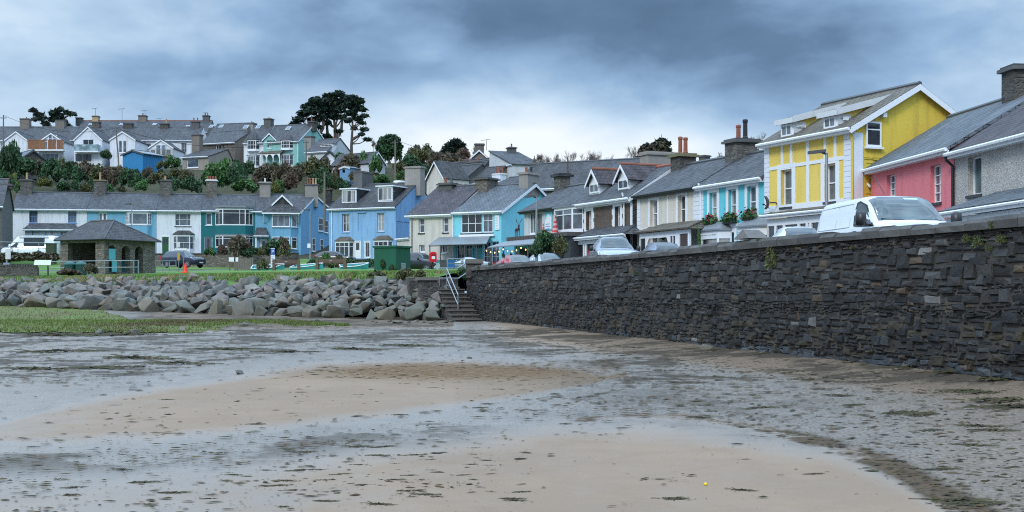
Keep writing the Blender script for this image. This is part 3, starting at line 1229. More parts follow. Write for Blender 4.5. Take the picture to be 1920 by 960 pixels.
def make_land():
    st = 1.6
    xs = np.arange(-150, 181, st)
    ys = np.concatenate([np.arange(11, 140, st), np.arange(140, 440, 3.2)])
    idx = {}
    V = []

    def vid(i, j):
        k = (i, j)
        if k not in idx:
            x, y = float(xs[i]), float(ys[j])
            z = land_z(x, y)
            if y > 160:
                z += .9 * mnoise.noise((x * .06, y * .06, 0)) + .35 * mnoise.noise((x * .2, y * .2, 4))
            elif y < 125 and x < -3:
                z += .06 * mnoise.noise((x * .3, y * .3, 0))
            idx[k] = len(V)
            V.append((x, y, z))
        return idx[k]
    G, RD, HL, BS = [], [], [], []
    for j in range(len(ys) - 1):
        for i in range(len(xs) - 1):
            x, y = float(xs[i] + xs[i + 1]) / 2, float(ys[j] + ys[j + 1]) / 2
            if y < 58.5 and x < wall_x(y) + .9:
                continue
            if x < -2 and y < rock_base_y(x) - .5:
                continue
            if x < -1.4 and y < 60.5 and x > -4.2:
                continue
            if x < 0 and x > -60 and y < 60 and y > 50 and x > -4.2:
                continue
            q = (vid(i, j), vid(i + 1, j), vid(i + 1, j + 1), vid(i, j + 1))
            if x < -2 and y < rock_base_y(min(x, -2.7)) + 5.6:
                BS.append(q)
            elif y > 150 and not (x > -2 and y < 165):
                HL.append(q)
            elif x > lerp_tab([(60, -.5), (75, -1.0), (100, -3.5), (112, -16), (134, -14)], y) and y < 150:
                RD.append(q)
            elif x < -4 and 119 < y < 131:
                RD.append(q)
            else:
                G.append(q)
    for nm, fs, mt in (('grass_bank', G, m_grass()), ('bank_shingle', BS, m_plain('dark_shingle', (.045, .043, .04), .9, var=.5, vs=4)), ('road', RD, m_asphalt()), ('hillside', HL, m_scrub())):
        used = sorted({k for f in fs for k in f})
        rm = {k: n for n, k in enumerate(used)}
        mb = MB()
        mb.v = [V[k] for k in used]
        mb.f = [tuple(rm[k] for k in f) for f in fs]
        mb.m = [0] * len(fs)
        struct(nm, mb, mt, smooth=True)


# ------------------------------------------------------------ the sea wall: every stone of the face is built
def path_pts(n):
    ys = np.linspace(WALL[0][1], WALL[-1][1], n)
    # smooth the plan a little
    xs = np.array([wall_x(y) for y in ys])
    for _ in range(30):
        xs[1:-1] = (xs[:-2] + 2 * xs[1:-1] + xs[2:]) / 4
    return list(zip(xs, ys))


def make_wall():
    root = thing('sea_wall', 'long dark slate rubble sea wall with grey coping above the beach', 'wall', (wall_x(36.6), 36.6, 0))
    PT = path_pts(140)
    S_ = [0.0]
    for a, b in zip(PT, PT[1:]):
        S_.append(S_[-1] + math.hypot(b[0] - a[0], b[1] - a[1]))
    tot = S_[-1]

    def at(s):
        s = max(0, min(tot - 1e-6, s))
        i = int(np.searchsorted(S_, s, side='right') - 1)
        t = (s - S_[i]) / (S_[i + 1] - S_[i])
        a, b = PT[i], PT[i + 1]
        x, y = a[0] + (b[0] - a[0]) * t, a[1] + (b[1] - a[1]) * t
        dx, dy = b[0] - a[0], b[1] - a[1]
        l = math.hypot(dx, dy)
        return x, y, (-dy / l, dx / l)      # outward = towards the beach (left of the run away from us)
    ox, oy = wall_x(36.6), 36.6

    def pt(s, out, z):
        x, y, n = at(s)
        bat = .10 * (2.6 - z) / 2.4          # slight batter
        return (x + n[0] * (out + bat) - ox, y + n[1] * (out + bat) - oy, z)
    TOP = 2.60
    # mortar face and core
    mb = MB()
    N = 120
    for i in range(N):
        s0, s1 = tot * i / N, tot * (i + 1) / N
        for (za, zb) in ((-.3, .8), (.8, 1.7), (1.7, TOP)):
            mb.poly([pt(s0, 0, za), pt(s0, 0, zb), pt(s1, 0, zb), pt(s1, 0, za)])
        mb.poly([pt(s0, -.5, 1.0), pt(s1, -.5, 1.0), pt(s1, -.5, TOP), pt(s0, -.5, TOP)])
        mb.poly([pt(s0, 0, TOP), pt(s0, -.5, TOP), pt(s1, -.5, TOP), pt(s1, 0, TOP)])
    mb.poly([pt(tot, 0, -.3), pt(tot, 0, TOP), pt(tot, -.5, TOP), pt(tot, -.5, -.3)])
    mort, g, bs = new_mat('wall_mortar')
    oc = objco(g)
    nz = g.noise(oc, 1.3, 5)
    c = g.mix(g.sstep(nz, .4, .7), (.032, .028, .025), (.088, .075, .06))
    lk(g, bs.inputs['Base Color'], c)
    lk(g, bs.inputs['Roughness'], .95)
    bump(g, bs, g.noise(oc, 25, 4), .6, .02)
    obj('wall_core', mb, mort, root)
    # stones
    mb = MB()
    cols = []
    random.seed(21)
    z = -.12
    row = 0
    while z < TOP - .02:
        h = random.choice((.045, .055, .065, .08, .10, .125, .16))
        if z < .9:
            h *= .9
        if z + h > TOP - .03:
            h = TOP - z
        s = -uni(0, .3)
        while s < tot:
            ln = min(.6, max(.08, h * uni(1.3, 4.8)))
            if h > .11:
                ln *= .8
            hs = h
            if rnd() < .27 and z + h * 1.8 < TOP:
                hs = h * uni(1.4, 1.8)
            e = min(s + ln, tot)
            if e - s > .03 and not (at(s)[1] < 14.5 and False):
                gp = uni(.006, .024)
                jit = [uni(-.03, .03) for _ in range(8)]
                dz = uni(-.012, .012) + .055 * mnoise.noise((s * 1.3, row * .21, 0)) + .09 * mnoise.noise((s * .21, row * .07, 7))
                pr = uni(.008, .038) + (.03 if hs > h else 0)
                a0, a1 = s + gp, e - gp
                b0, b1 = z + gp * .6 + dz, z + hs - gp * .6 + dz
                b1 = min(b1, TOP - .004)
                if a1 - a0 > .02 and b1 - b0 > .012:
                    k = len(mb.v)
                    cq = [(a0 + jit[0], b0 + jit[1] * .4), (a1 + jit[2], b0 + jit[3] * .4), (a1 + jit[4], b1 + jit[5] * .4), (a0 + jit[6], b1 + jit[7] * .4)]
                    cm = ((a0 + a1) / 2, (b0 + b1) / 2)
                    bev = min(.02, (b1 - b0) * .25)
                    for (q, w_) in cq:
                        mb.v.append(pt(q, -.01, w_))
                    for (q, w_) in cq:
                        q2 = q + (bev if q < cm[0] else -bev)
                        w2 = w_ + (bev if w_ < cm[1] else -bev)
                        mb.v.append(pt(q2, pr + uni(-.012, .012), w2))
                    mb.v.append(pt(cm[0] + uni(-.3, .3) * (a1 - a0) * .5, pr + uni(-.008, .016), cm[1]))
                    for i in range(4):
                        j = (i + 1) % 4
                        mb.f.append((k + i, k + 4 + i, k + 4 + j, k + j))
                        mb.f.append((k + 4 + i, k + 8, k + 4 + j))
                        mb.m += [0, 0]
                    # colour of this stone
                    r = rnd()
                    zz = cm[1] + .25 * mnoise.noise((s * .3, z, 3))
                    if r < .56:
                        v0 = uni(.011, .029)
                        c0 = (v0 * 1.06, v0 * 1.0, v0 * .96)
                    elif r < .80:
                        v0 = uni(.02, .046)
                        c0 = (v0 * 1.12, v0 * 1.0, v0 * .88)
                    elif r < .95:
                        v0 = uni(.045, .08)
                        c0 = (v0, v0, v0 * .98)
                    elif r < .994:
                        c0 = (.10, .068, .04)
                    else:
                        c0 = (.22, .21, .20)
                    f_ = .50 + .42 * ss(.7, 2.1, zz)             # weed-blackened up to the tide line
                    if zz < .42 + .1 * mnoise.noise((s, 0, 0)):
                        c0 = (c0[0] * .9 + .018, c0[1] * .9 + .026, c0[2] * .9 + .034)
                        f_ = .9
                    elif zz < 1.15 and rnd() < .22:
                        c0 = (.075, .058, .03)
                    c0 = tuple(x * f_ for x in c0)
                    cols += [c0] * 9
            s = e
        z += h
        row += 1
    mb.c = cols
    m = m_attr('wall_slate_stone', .62, (16, .7, .03), mult=1.0)
    obj('stone_facing', mb, m, root, uv=False)
    # coping
    mb = MB()
    cols = []
    s = 0
    while s < tot - .05:
        e = min(tot, s + uni(.55, 1.05))
        zt = 2.79 + uni(-.04, .03)
        a, b = s + .006, e - .006
        v0 = uni(.06, .11)
        nseg = 3
        k = len(mb.v)
        for i in range(nseg + 1):
            q = a + (b - a) * i / nseg
            for (o_, z_) in ((.09, TOP + .002), (.10 + uni(-.012, .012), zt - .07), (.05, zt + uni(-.01, .01)), (-.2, zt + .02 + uni(-.012, .012)), (-.55, zt - .02), (-.56, TOP + .002)):
                mb.v.append(pt(q, o_, z_))
                f_ = uni(.8, 1.15)
                cols.append((v0 * f_, v0 * .97 * f_, v0 * .90 * f_))
        for i in range(nseg):
            for j in range(5):
                p0 = k + i * 6 + j
                mb.f.append((p0, p0 + 1, p0 + 7, p0 + 6))
                mb.m.append(0)
        mb.f.append(tuple(k + j for j in reversed(range(6))))
        mb.f.append(tuple(k + nseg * 6 + j for j in range(6)))
        mb.m += [0, 0]
        s = e
    mb.c = cols
    obj('coping', mb, m_attr('coping_stone', .85, (9, .6, .03)), root, uv=False)
    # end pillar and the raised block half way along
    mb = MB()
    x, y, n = at(tot - .45)
    pil = [(x - .14 - ox, y - .5 - oy), (x + .5 - ox, y - .4 - oy), (x + .5 - ox, y + .42 - oy), (x - .2 - ox, y + .42 - oy)]
    mb.prism([(a, b, 2.3) for a, b in pil], (0, 0, .62))
    cen = (x - ox, y - oy)
    mb.prism([(cen[0] + (a - cen[0]) * 1.18, cen[1] + (b - cen[1]) * 1.18, 2.922) for a, b in pil], (0, 0, .2), 1)
    obj('end_pillar', mb, [STONED, m_plain('pillar_cap', (.15, .14, .125), .9, var=.3, vs=5)], root)
    mb = MB()
    s0 = next(q for q in np.linspace(0, tot, 2000) if (at(q)[0] / at(q)[1] * F + 960) < 1395)
    k0 = [pt(s0 - .5, .12, 2.84), pt(s0 + .35, .12, 2.84), pt(s0 + .35, -.4, 2.84), pt(s0 - .5, -.4, 2.84)]
    k1 = [pt(s0 - .02, .04, 3.05), pt(s0 + .06, .04, 3.05), pt(s0 + .06, -.34, 3.05), pt(s0 - .02, -.34, 3.05)]
    for i in range(4):
        j = (i + 1) % 4
        mb.poly([k0[i], k0[j], k1[j], k1[i]])
    mb.poly(k1)
    mb.poly(k0[::-1])
    obj('raised_cope', mb, m_plain('cope_block', (.13, .12, .11), .9, var=.35, vs=6), root)
    return at, tot


# ------------------------------------------------------------ steps, handrail
def make_steps():
    d = Vector((-.27, 1, 0)).normalized()      # up the flight
    n = Vector((-d.y, d.x, 0))                 # away from the wall
    foot = Vector((-1.30, 54.15, 0))
    root = thing('stone_steps', 'worn dark stone steps climbing beside the end of the sea wall', 'steps', (foot.x, foot.y, .3))
    mb = MB()
    W_ = 1.18
    for i in range(8):
        z0, z1 = .30, .44 + .182 * (i + 1) - .10
        a = foot + d * (.46 * i) - Vector(root.location) * 0
        o = Vector((a.x, a.y, -.2)) - Vector((root.location.x, root.location.y, root.location.z))
        L_ = .46 if i < 7 else 1.7
        j = uni(-.015, .015)
        mb.obox(o + n * -.02, n * (W_ + j), d * (L_ + .02), (0, 0, z1 - .05 + .2), 0)
        o2 = o + Vector((0, 0, z1 - .05 + .2 + .002))
        mb.obox(o2 - d * .05 + n * -.02, n * (W_ + .03 + j), d * (L_ + .04), (0, 0, .055), 1)
    obj('flight', mb, [STONED, m_plain('worn_tread', (.12, .105, .085), .6, var=.4, vs=4)], root)
    # retaining stub wall beside the landing with its rough cap
    top = foot + d * 3.3 + n * 1.22
    mb = MB()
    o = Vector((top.x, top.y, 1.2)) - Vector(root.location)
    mb.obox(o, n * .7, d * .9, (0, 0, .98))
    o2 = o + Vector((0, 0, .982)) - n * .05 - d * .08
    mb.obox(o2, n * .86, d * 1.05, (0, 0, .14), 1)
    obj('side_wall', mb, [STONED, m_plain('stub_cap', (.16, .15, .13), .9, var=.35, vs=5)], root)
    # far cheek behind the landing up to the grass
    mb = MB()
    o = Vector((foot.x, foot.y, 1.2)) + d * 4.9 - Vector(root.location)
    mb.obox(o - n * .1, n * 2.3, d * .5, (0, 0, 1.12))
    for k in range(3):
        mb.obox(o - d * (.12 + .3 * (2 - k)), n * 1.1, d * .3, (0, 0, .72 + .17 * k))
    obj('upper_steps', mb, [STONED], root)
    # handrail
    hr = thing('handrail', 'galvanised tube handrail bending down the stone steps', 'handrail', (foot.x, foot.y, .4))
    mb = MB()
    r = .027
    base = Vector(hr.location)

    def Q(u, v, Y):
        return P(u, v, Y) - base
    Yt, Yb = 58.2, 55.2
    A0, A1 = Q(824, 503, Yt), Q(824, 543, Yt)
    B0, B1 = Q(837.5, 503, Yt - .2), Q(837.5, 543, Yt - .2)
    Cc, C2, D = Q(859, 553, Yb), Q(859, 572, Yb), Q(859, 590, Yb)
    mb.tube([A1, A0], r, 7)
    mb.tube([A0, B0], r, 7)
    mb.tube([B1, B0], r, 7)
    mb.tube([B0, Cc, D], r, 7)
    mb.tube([Q(824, 521.7, Yt), Q(837.5, 521.7, Yt - .2), C2], r, 7)
    mb.tube([B0, Q(857, 503.4, Yt + .3), Q(884, 487.5, Yt + 1.6)], r, 7)
    mb.tube([Q(837.5, 521.7, Yt - .2), Q(859.5, 522, Yt + .3), Q(885, 505, Yt + 1.6)], r, 7)
    obj('rail', mb, GALV, hr)
    mb = MB()
    mb.tube([Q(838.5, 503, 61), Q(838.5, 485.5, 61), Q(868, 485.5, 62.5), Q(868, 503, 62.5)], r, 7)
    mb.tube([Q(838.5, 494, 61), Q(868, 494, 62.5)], r, 7)
    obj('top_rail', mb, GALV, hr)


# ------------------------------------------------------------ rock armour: each boulder is a thing
def make_boulders():
    random.seed(5)
    m, g, bs = new_mat('armour_rock')
    oi = g.n('ObjectInfo')
    oc = objco(g)
    n = g.noise(oc, 1.8, 6, .68, .5)
    n2 = g.noise(oc, 9, 5, .7)
    base = g.ramp(oi.outputs['Random'], [(0, (.13, .142, .12)), (.2, (.215, .22, .185)), (.4, (.135, .138, .13)), (.6, (.245, .205, .155)), (.8, (.185, .15, .135)), (1, (.285, .275, .24))])
    c = g.mix(g.sstep(n, .42, .66), g.mix(1.0, base, (.66, .66, .68), 'MULTIPLY'), base)
    c = g.mix(g.math('MULTIPLY', g.sstep(n2, .60, .76), .6), c, (.30, .30, .28))
    # tide stain low on the beach: olive algae below about one metre
    gp = g.n('SeparateXYZ', None, Vector=g.n('NewGeometry').outputs['Position']).outputs[2]
    al = g.math('MULTIPLY', g.math('SUBTRACT', 1.0, g.sstep(gp, .9, 1.5)), g.sstep(n, .30, .52))
    c = g.mix(g.math('MULTIPLY', al, .55), c, (.085, .082, .045))
    lk(g, bs.inputs['Base Color'], c)
    lk(g, bs.inputs['Roughness'], .78)
    bump(g, bs, g.math('ADD', n, g.math('MULTIPLY', n2, .4)), .7, .06)
    meshes = []
    for k in range(18):
        bm = bmesh.new()
        sx, sy, sz = uni(.52, .72), uni(.42, .6), uni(.32, .5)
        for _ in range(random.randint(9, 14)):
            v = Vector((uni(-1, 1), uni(-1, 1), uni(-1, 1)))
            v = v.normalized() * uni(.82, 1.05)
            q = Vector((abs(v.x) ** .75 * math.copysign(1, v.x), abs(v.y) ** .75 * math.copysign(1, v.y), abs(v.z) ** .75 * math.copysign(1, v.z)))
            bm.verts.new((q.x * sx, q.y * sy, q.z * sz))
        bmesh.ops.convex_hull(bm, input=bm.verts)
        bmesh.ops.delete(bm, geom=[v for v in bm.verts if not v.link_faces], context='VERTS')
        bmesh.ops.bevel(bm, geom=list(bm.edges), offset=.035, segments=2, affect='EDGES', profile=.6)
        bmesh.ops.triangulate(bm, faces=bm.faces)
        bmesh.ops.subdivide_edges(bm, edges=[e for e in bm.edges if e.calc_length() > .22], cuts=2, use_grid_fill=True)
        for v in bm.verts:
            q = v.co + Vector((k * 7.3, 0, 0))
            v.co += v.co.normalized() * (.055 * mnoise.noise(q * 2.6) + .03 * mnoise.noise(q * 7))
        me = bpy.data.meshes.new('boulder')
        bm.to_mesh(me)
        bm.free()
        me.materials.append(m)
        me.polygons.foreach_set('use_smooth', [True] * len(me.polygons))
        me.set_sharp_from_angle(angle=R(32))
        meshes.append(me)
    cnt = 0
    GRP = 'boulders of the rock bank below the green'
    rows = 8
    for r in range(rows):
        f = r / (rows - 1)
        x = -34.2 + uni(0, .5)
        while x < -2.9:
            sc = lerp_tab([(-34, 1.12), (-20, 1.0), (-3, .72)], x) * uni(.55, 1.12) * (1 if r < 2 else .86)
            if r == 0:
                sc *= 1.08
            wv = lerp_tab([(-34, 5.7), (-12, 5.7), (-4, 4.3)], x)
            y = rock_base_y(x) + .35 + f * wv + uni(-.22, .22)
            zt = lerp_tab([(-34, 2.3), (-12, 2.26), (-3, 2.1)], x)
            zb = sand_z(x, rock_base_y(x)) + .22
            zz = zb + (zt - zb) * f ** .92 + uni(-.08, .10)
            lab = ('pale grey boulder standing in the lowest course at the edge of the beach' if r == 0 else
                   'grey boulder lying in the topmost course under the grass edge' if r == rows - 1 else
                   'grey angular boulder lodged in the middle slope of the rock bank')
            o = bpy.data.objects.new('boulder', random.choice(meshes))
            C.objects.link(o)
            o.location = (x, y, zz)
            o.scale = (sc * uni(.9, 1.2), sc, sc * uni(.85, 1.15) * (1.25 if r == 0 else 1))
            o.rotation_euler = (uni(-.5, .5), uni(-.45, .45), uni(0, 6.28))
            tag(o, lab, 'boulder', GRP)
            cnt += 1
            x += sc * uni(.84, 1.08)
    return cnt, m, meshes


make_beach()
make_land()
WALL_AT, WALL_TOT = make_wall()
make_steps()
NB, ROCKM, ROCKS = make_boulders()
print('boulders', NB)

# ------------------------------------------------------------ colours of the painted fronts
W_WHITE = m_render('white_render', (.70, .73, .77), .32)
W_CREAM = m_render('cream_render', (.66, .60, .50), .25)
W_CREAM2 = m_render('pale_cream_render', (.60, .57, .50), .3)
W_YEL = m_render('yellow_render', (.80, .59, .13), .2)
W_YELG = m_render('yellow_shaded_gable_render', (.73, .53, .07), .28)  # front yellow deepened: the gable's weaker light is put into the colour
W_PINK = m_render('pink_render', (.72, .195, .215), .2)
W_TURQ = m_render('turquoise_render', (.13, .56, .63), .14)
W_AQUA = m_render('aqua_render', (.21, .60, .68), .14)
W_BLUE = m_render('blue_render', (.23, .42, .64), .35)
W_BLUED = m_render('blue_shaded_side_render', (.19, .36, .58), .45)  # front blue darkened: shade of the side wall put into its colour
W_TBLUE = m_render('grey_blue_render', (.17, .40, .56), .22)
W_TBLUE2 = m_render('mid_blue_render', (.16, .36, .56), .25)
W_TEAL = m_render('teal_render', (.010, .14, .16), .25)
W_MINT = m_render('mint_render', (.25, .50, .46), .22)
W_CAFE = m_render('grey_white_render', (.55, .57, .58), .3)
W_BEIGE = m_render('beige_render', (.30, .27, .23), .35)
W_GREYB = m_render('brown_grey_render', (.19, .165, .14), .4)


def m_pebble(name, a, b, sc=26):
    m, g, bs = new_mat(name)
    oc = objco(g)
    vo = g.n('TexVoronoi', None, Vector=oc, Scale=sc)
    rv = g.n('SeparateColor', None, Color=vo.outputs['Color']).outputs[0]
    c = g.mix(rv, a, b)
    c = g.mix(g.math('MULTIPLY', g.sstep(g.noise(oc, .8, 4), .45, .75), .35), c, tuple(x * .6 for x in a))
    lk(g, bs.inputs['Base Color'], c)
    lk(g, bs.inputs['Roughness'], .9)
    bump(g, bs, vo.outputs['Distance'], .8, .02)
    return m


PEB_BROWN = m_pebble('brown_pebbledash', (.075, .055, .042), (.17, .13, .10))
PEB_GREY = m_pebble('grey_pebbledash', (.33, .305, .275), (.56, .53, .49))
DKFRAME = m_plain('dark_slate_paint', (.045, .05, .058), .5)
BLUEFRAME = m_plain('blue_paint', (.16, .30, .52), .5)
GREEND = m_plain('green_door_paint', (.02, .11, .035), .4)
GREYD = m_plain('grey_door_paint', (.10, .12, .15), .4)
TURQD = m_plain('turquoise_paint', (.10, .42, .46), .45)
BROWND = m_plain('brown_paint', (.06, .04, .035), .5)
PINKW = m_plain('pale_pane_paint', (.55, .56, .60), .5)
QUOIN = m_plain('quoin_white', (.72, .75, .79), .6, var=.05)


def quoins(h, x0, x1, z0, z1, hh=.21, y=0.0):
    mb = MB()
    z = z0
    while z < z1 - .05:
        mb.box(x0, y - .045, z + .006, x1, y - .001, min(z + hh, z1) - .006)
        z += hh
    h.put('quoins', mb, QUOIN)


RP = [(0, .55, TERRA)]
G_STREET = 'houses facing the sea wall'


def right_street():
    # ---- yellow house
    R_ = (1600, 50.0)
    yl = along(*R_, -.43, 1435)
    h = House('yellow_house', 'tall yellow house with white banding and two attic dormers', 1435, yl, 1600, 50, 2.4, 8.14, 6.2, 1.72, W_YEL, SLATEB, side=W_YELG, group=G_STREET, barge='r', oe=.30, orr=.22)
    yellow = h
    z_ = lambda u, v: h.at(u, v)[1]
    L = h.L
    w1, _ = h.win((1464.5, 318, 1485, 388), glass=GLASS[1], rec=.16, sur=.24, sill=DKFRAME, fw=.06)
    w2, _ = h.win((1546.5, 307, 1567, 378), glass=GLASS[1], rec=.16, sur=.24, sill=DKFRAME, fw=.06)
    zs = z_(1515, 306)
    zb = h.at(1515, 381)[1]
    q0, q1 = h.at(1443.5, 300)[0], h.at(1583.5, 300)[0]
    h.band(q0, zs - .07, q1, zs + .07, .03)
    h.band(q0, zb - .22, q1, zb + .04, .03)
    h.band(q0, h.eh - .17, q1, h.eh - .02, .03)
    for u in (1467, 1484, 1547.5, 1566.5):
        x = h.at(u, 285)[0]
        h.band(x - .08, zs + .071, x + .08, h.eh - .171, .03)
    x = h.at(1515, 285)[0]
    h.band(x - .09, zs + .071, x + .09, h.eh - .171, .03)
    h.band(x - .09, zb + .041, x + .09, zs - .071, .03)
    quoins(h, -.02, q0, 0, h.eh - .15)
    quoins(h, q1, L + .02, 0, h.eh - .15)
    sm = MB()
    sm.box(L + .001, 0, 0, L + .03, .45, h.eh - .25)
    h.put('corner_pilaster', sm, QUOIN)
    # glazed porch along the ground floor
    xa, xb = h.at(1437, 412, -1.1)[0] - .1, L - .15
    zt = zb - .25
    zf = h.at(1490, 400, -1.1)[1] + .02
    h.leanto(xa, xb, zt, zf, 1.25, SLATEB, hipl=.75)
    z0 = 0.0
    fm, pm = MB(), MB()
    yp = -1.1
    edges = [1438, 1453.5, 1469.5, 1497, 1512.5, 1519, 1540.5, 1549, 1562]
    xs = [h.at(u, 430, yp)[0] for u in edges]
    fm.box(xs[0], yp, zf - .38, xb - .05, yp + .1, zf - .165)
    fm.box(xs[0], yp, z0, xb - .05, yp + .1, .75)
    for a, b in zip(xs, xs[1:]):
        wframe(fm, (a, yp, .75), (1, 0, 0), (0, -1, 0), b - a, zf - .38 - .75, (), (.72,) if 1 < xs.index(a) < 3 else (), .075)
        wpane(pm, (a, yp, .75), (1, 0, 0), (0, -1, 0), b - a, zf - 1.13, .06)
    wframe(fm, (xs[0], 0, .75), (0, -1, 0), (-1, 0, 0), 1.1, zf - .38 - .75, (.5,), (), .08)
    p = h.put('porch', fm, WHITE)
    h.put('pane', pm, GLASS[0], p)
    # attic dormers with long sloping roofs
    for (ua, ub, uc) in ((1464, 1487.5, 1505), (1544, 1570, 1589)):
        vm = 243 if ua < 1500 else 229
        yf = .0
        x0, x1 = h.at(ua, 240, yf)[0], h.at(ub, 240, yf)[0] + .02
        ztop = h.at((ua + ub) / 2, vm - 14, yf)[1]
        o = h.dormer(x0, x1, h.eh - .1, ztop, yf, 'flat', roof=SLATEB, back=3.1, slope=.27, cheek=W_YEL, cols=(.5,), over=.16, glass=GLASS[1], winpad=.08)
        fb = MB()
        fb.obox((x1 + .165, yf - .15, ztop - .09), (.03, 0, 0), (0, 2.7, .73), (0, 0, .26))
        fb.box(x0 - .17, yf - .22, ztop - .10, x1 + .2, yf - .165, ztop + .12)
        fb.box(x1 - .001, yf + .0, h.eh + .18, x1 + .03, yf + .62, ztop - .02)
        h.put('fascia', fb, OFFWHITE, o)
        h.fixwin((x1 + .03, yf + .14, h.eh + .42), (0, 1, 0), (1, 0, 0), .42, ztop - h.eh - .62, (), (), glass=GLASS[0])
    # gable window
    (ya, za), (yb, zb2) = h.atx(1622.5, 275, L), h.atx(1651, 229, L)
    h.fixwin((L + .02, ya, za), (0, 1, 0), (1, 0, 0), yb - ya, zb2 - za, (), (.68,), glass=GLASS[0], sill=True)
    gm = MB()
    zl = h.atx(1628, 294, L)[1]
    gm.box(L + .001, .5, zl - .04, L + .05, 5.8, zl + .03)
    rub = MB()
    for k in range(26):
        for q in range(12):
            if rnd() < .5:
                y0 = .5 + q * .45 + uni(-.1, .1)
                zz = zl - .12 - k * .15 + uni(-.03, .03)
                rub.box(L + .0, y0, zz, L + uni(.02, .05), y0 + uni(.25, .6), zz + uni(.05, .11))
    h.put('string_course', gm, W_YELG)
    h.put('rough_masonry', rub, W_YELG)
    h.downpipe(1598, 262, None, W_YELG, 0)
    # purlin ends under the verge
    pm = MB()
    for t in (.45, 1.75):
        pm.box(L + .01, 3.1 * t - .09, h.eh + 1.72 * (t if t < 1 else 2 - t) - .38, L + .2, 3.1 * t + .09, h.eh + 1.72 * (t if t < 1 else 2 - t) - .2)
    h.put('purlin_end', pm, OFFWHITE)
    h.finish()
    # satellite dish
    x, z = h.at(1446.5, 380, -.35)
    d = thing('satellite_dish', 'dark satellite dish on the lower corner of the yellow front', 'satellite dish', h.M @ Vector((x, -.30, z)), -.1)
    mb = MB()
    mb.grid(lambda a, b: (-.12 * ((a - .5) ** 2 + (b - .5) ** 2) * 4 - .12, .48 * (a - .5) * math.sqrt(max(.02, 1 - (2 * b - 1) ** 2)), .56 * (b - .5)), 8, 8)
    obj('dish', mb, DGREY, d, smooth=True)
    mb = MB()
    mb.tube([(-.1, 0, 0), (.12, .0, 0), (.2, .29, 0)], .03, 6)
    mb.tube([(-.12, 0, -.25), (-.34, 0, -.08)], .018, 5)
    mb.tube([(-.32, 0, -.08), (-.42, 0, -.07)], .035, 6)
    obj('arm', mb, BLACK, d)

    # ---- turquoise house with window boxes
    y1 = yl + .05
    y0 = along(1435, y1, -.40, 1310)
    h = House('turquoise_house', 'turquoise terraced house with white quoins and flower boxes', 1310, y0, 1434.5, y1, 2.4, 6.68, 5.2, 1.5, W_TURQ, SLATE, group=G_STREET, ol=0, orr=0, oe=.2)
    L = h.L
    boxes = []
    for (a, b, vt, vb) in ((1330.5, 1344.5, 361, 417), (1366, 1380.5, 355, 413), (1401.5, 1418, 349, 407)):
        r, _ = h.win((a, vt, b, vb), glass=[GLASS[2], GLASS[1]][a > 1390], rec=.14, sur=.2, fw=.05)
        boxes.append(r)
    zz = boxes[1][1] - .24
    h.band(0, zz - .10, L, zz + .08, .03)
    h.band(0, h.eh - .2, L, h.eh - .02, .04)
    quoins(h, -.02, .48, 0, h.eh - .2)
    for r in boxes:
        fb = thing('window_box', ['window box of red geraniums on the turquoise front beside the cream house', 'window box of red geraniums on the middle turquoise sill', 'window box of pink geraniums on the turquoise sill nearest the yellow house'][boxes.index(r)], 'window box', h.M @ Vector(((r[0] + r[2]) / 2, -.14, r[1] - .02)), h.rz, 'window boxes on the turquoise house')
        mb = MB()
        mb.prism([(-.42, -.13, -.14), (.42, -.13, -.14), (.42, .1, -.14), (-.42, .1, -.14)], (0, 0, .17))
        obj('trough', mb, BLACK, fb)
        lb = MB()
        cc = []
        for _ in range(420):
            q = Vector((random.gauss(0, .23), random.gauss(-.03, .10), abs(random.gauss(.1, .13)) - .04))
            fl = rnd() < .22 and q.z > .1
            sz = uni(.03, .06)
            a = Vector((uni(-1, 1), uni(-1, 1), uni(-1, 1))).normalized() * sz
            b = a.orthogonal().normalized() * sz
            lb.poly([q - a - b, q + a - b, q + a + b, q - a + b])
            cc += [random.choice([(.42, .03, .05), (.5, .06, .16)]) if fl else random.choice([(.03, .09, .02), (.05, .14, .03), (.02, .06, .015)])] * 4
        lb.c = cc
        obj('flowers', lb, m_attr('leaf_attr', .7, None), fb, uv=False)
    # two small bays with lead caps and a recessed door
    for (ua, ub, vt) in ((1314, 1347, 433), (1384, 1421, 426)):
        yb = -.55
        x0, x1 = h.at(ua, 440, yb)[0] - .32, h.at(ub, 440, yb)[0] + .25
        zt = h.at((ua + ub) / 2, vt, yb)[1]
        o = h.bay(x0, x1, 0, zt, .55, .32, .8, .3, 'lead', WHITE, GLASS[2], (), (), roofh=.42)
        dm = MB()
        n = int((x1 - x0 - .7) / .1)
        for k in range(n):
            dm.box(x0 + .36 + k * .1, -.60, zt - .17, x0 + .40 + k * .1, -.551, zt - .10)
        h.put('dentils', dm, WHITE, o)
    h.door((1361, 436, 1377, 475), WHITE, rec=.5, sur=.2)
    h.chimney(1391, 263, 1.1, 1.25, y=2.6, mat=STONE, pots=[(-.28, .75, TERRA), (.28, .95, BLACK)], cap=.14, drop=1.0)
    h.downpipe(1313.5, 358, None, WHITE, -.0)
    h.finish()

    # ---- cream house
    y2, y1 = y0, along(1310, y0, -.40, 1196)
    h = House('cream_house', 'cream terraced house with white plaster strips beside the turquoise one', 1196, y1, 1309.5, y2, 2.4, 6.72, 5.2, 1.5, W_CREAM, SLATE, group=G_STREET, ol=.1, orr=0, oe=.22, fascia=BLACK, side=STONED)
    L = h.L
    r1, _ = h.win((1219, 375, 1232.5, 425), glass=GLASS[2], rec=.16, sur=.2, sill=BLACK, fw=.05)
    r2, _ = h.win((1271.5, 366, 1285.5, 418), glass=GLASS[0], rec=.16, sur=.2, sill=BLACK, fw=.05)
    zz = r1[1] - .12
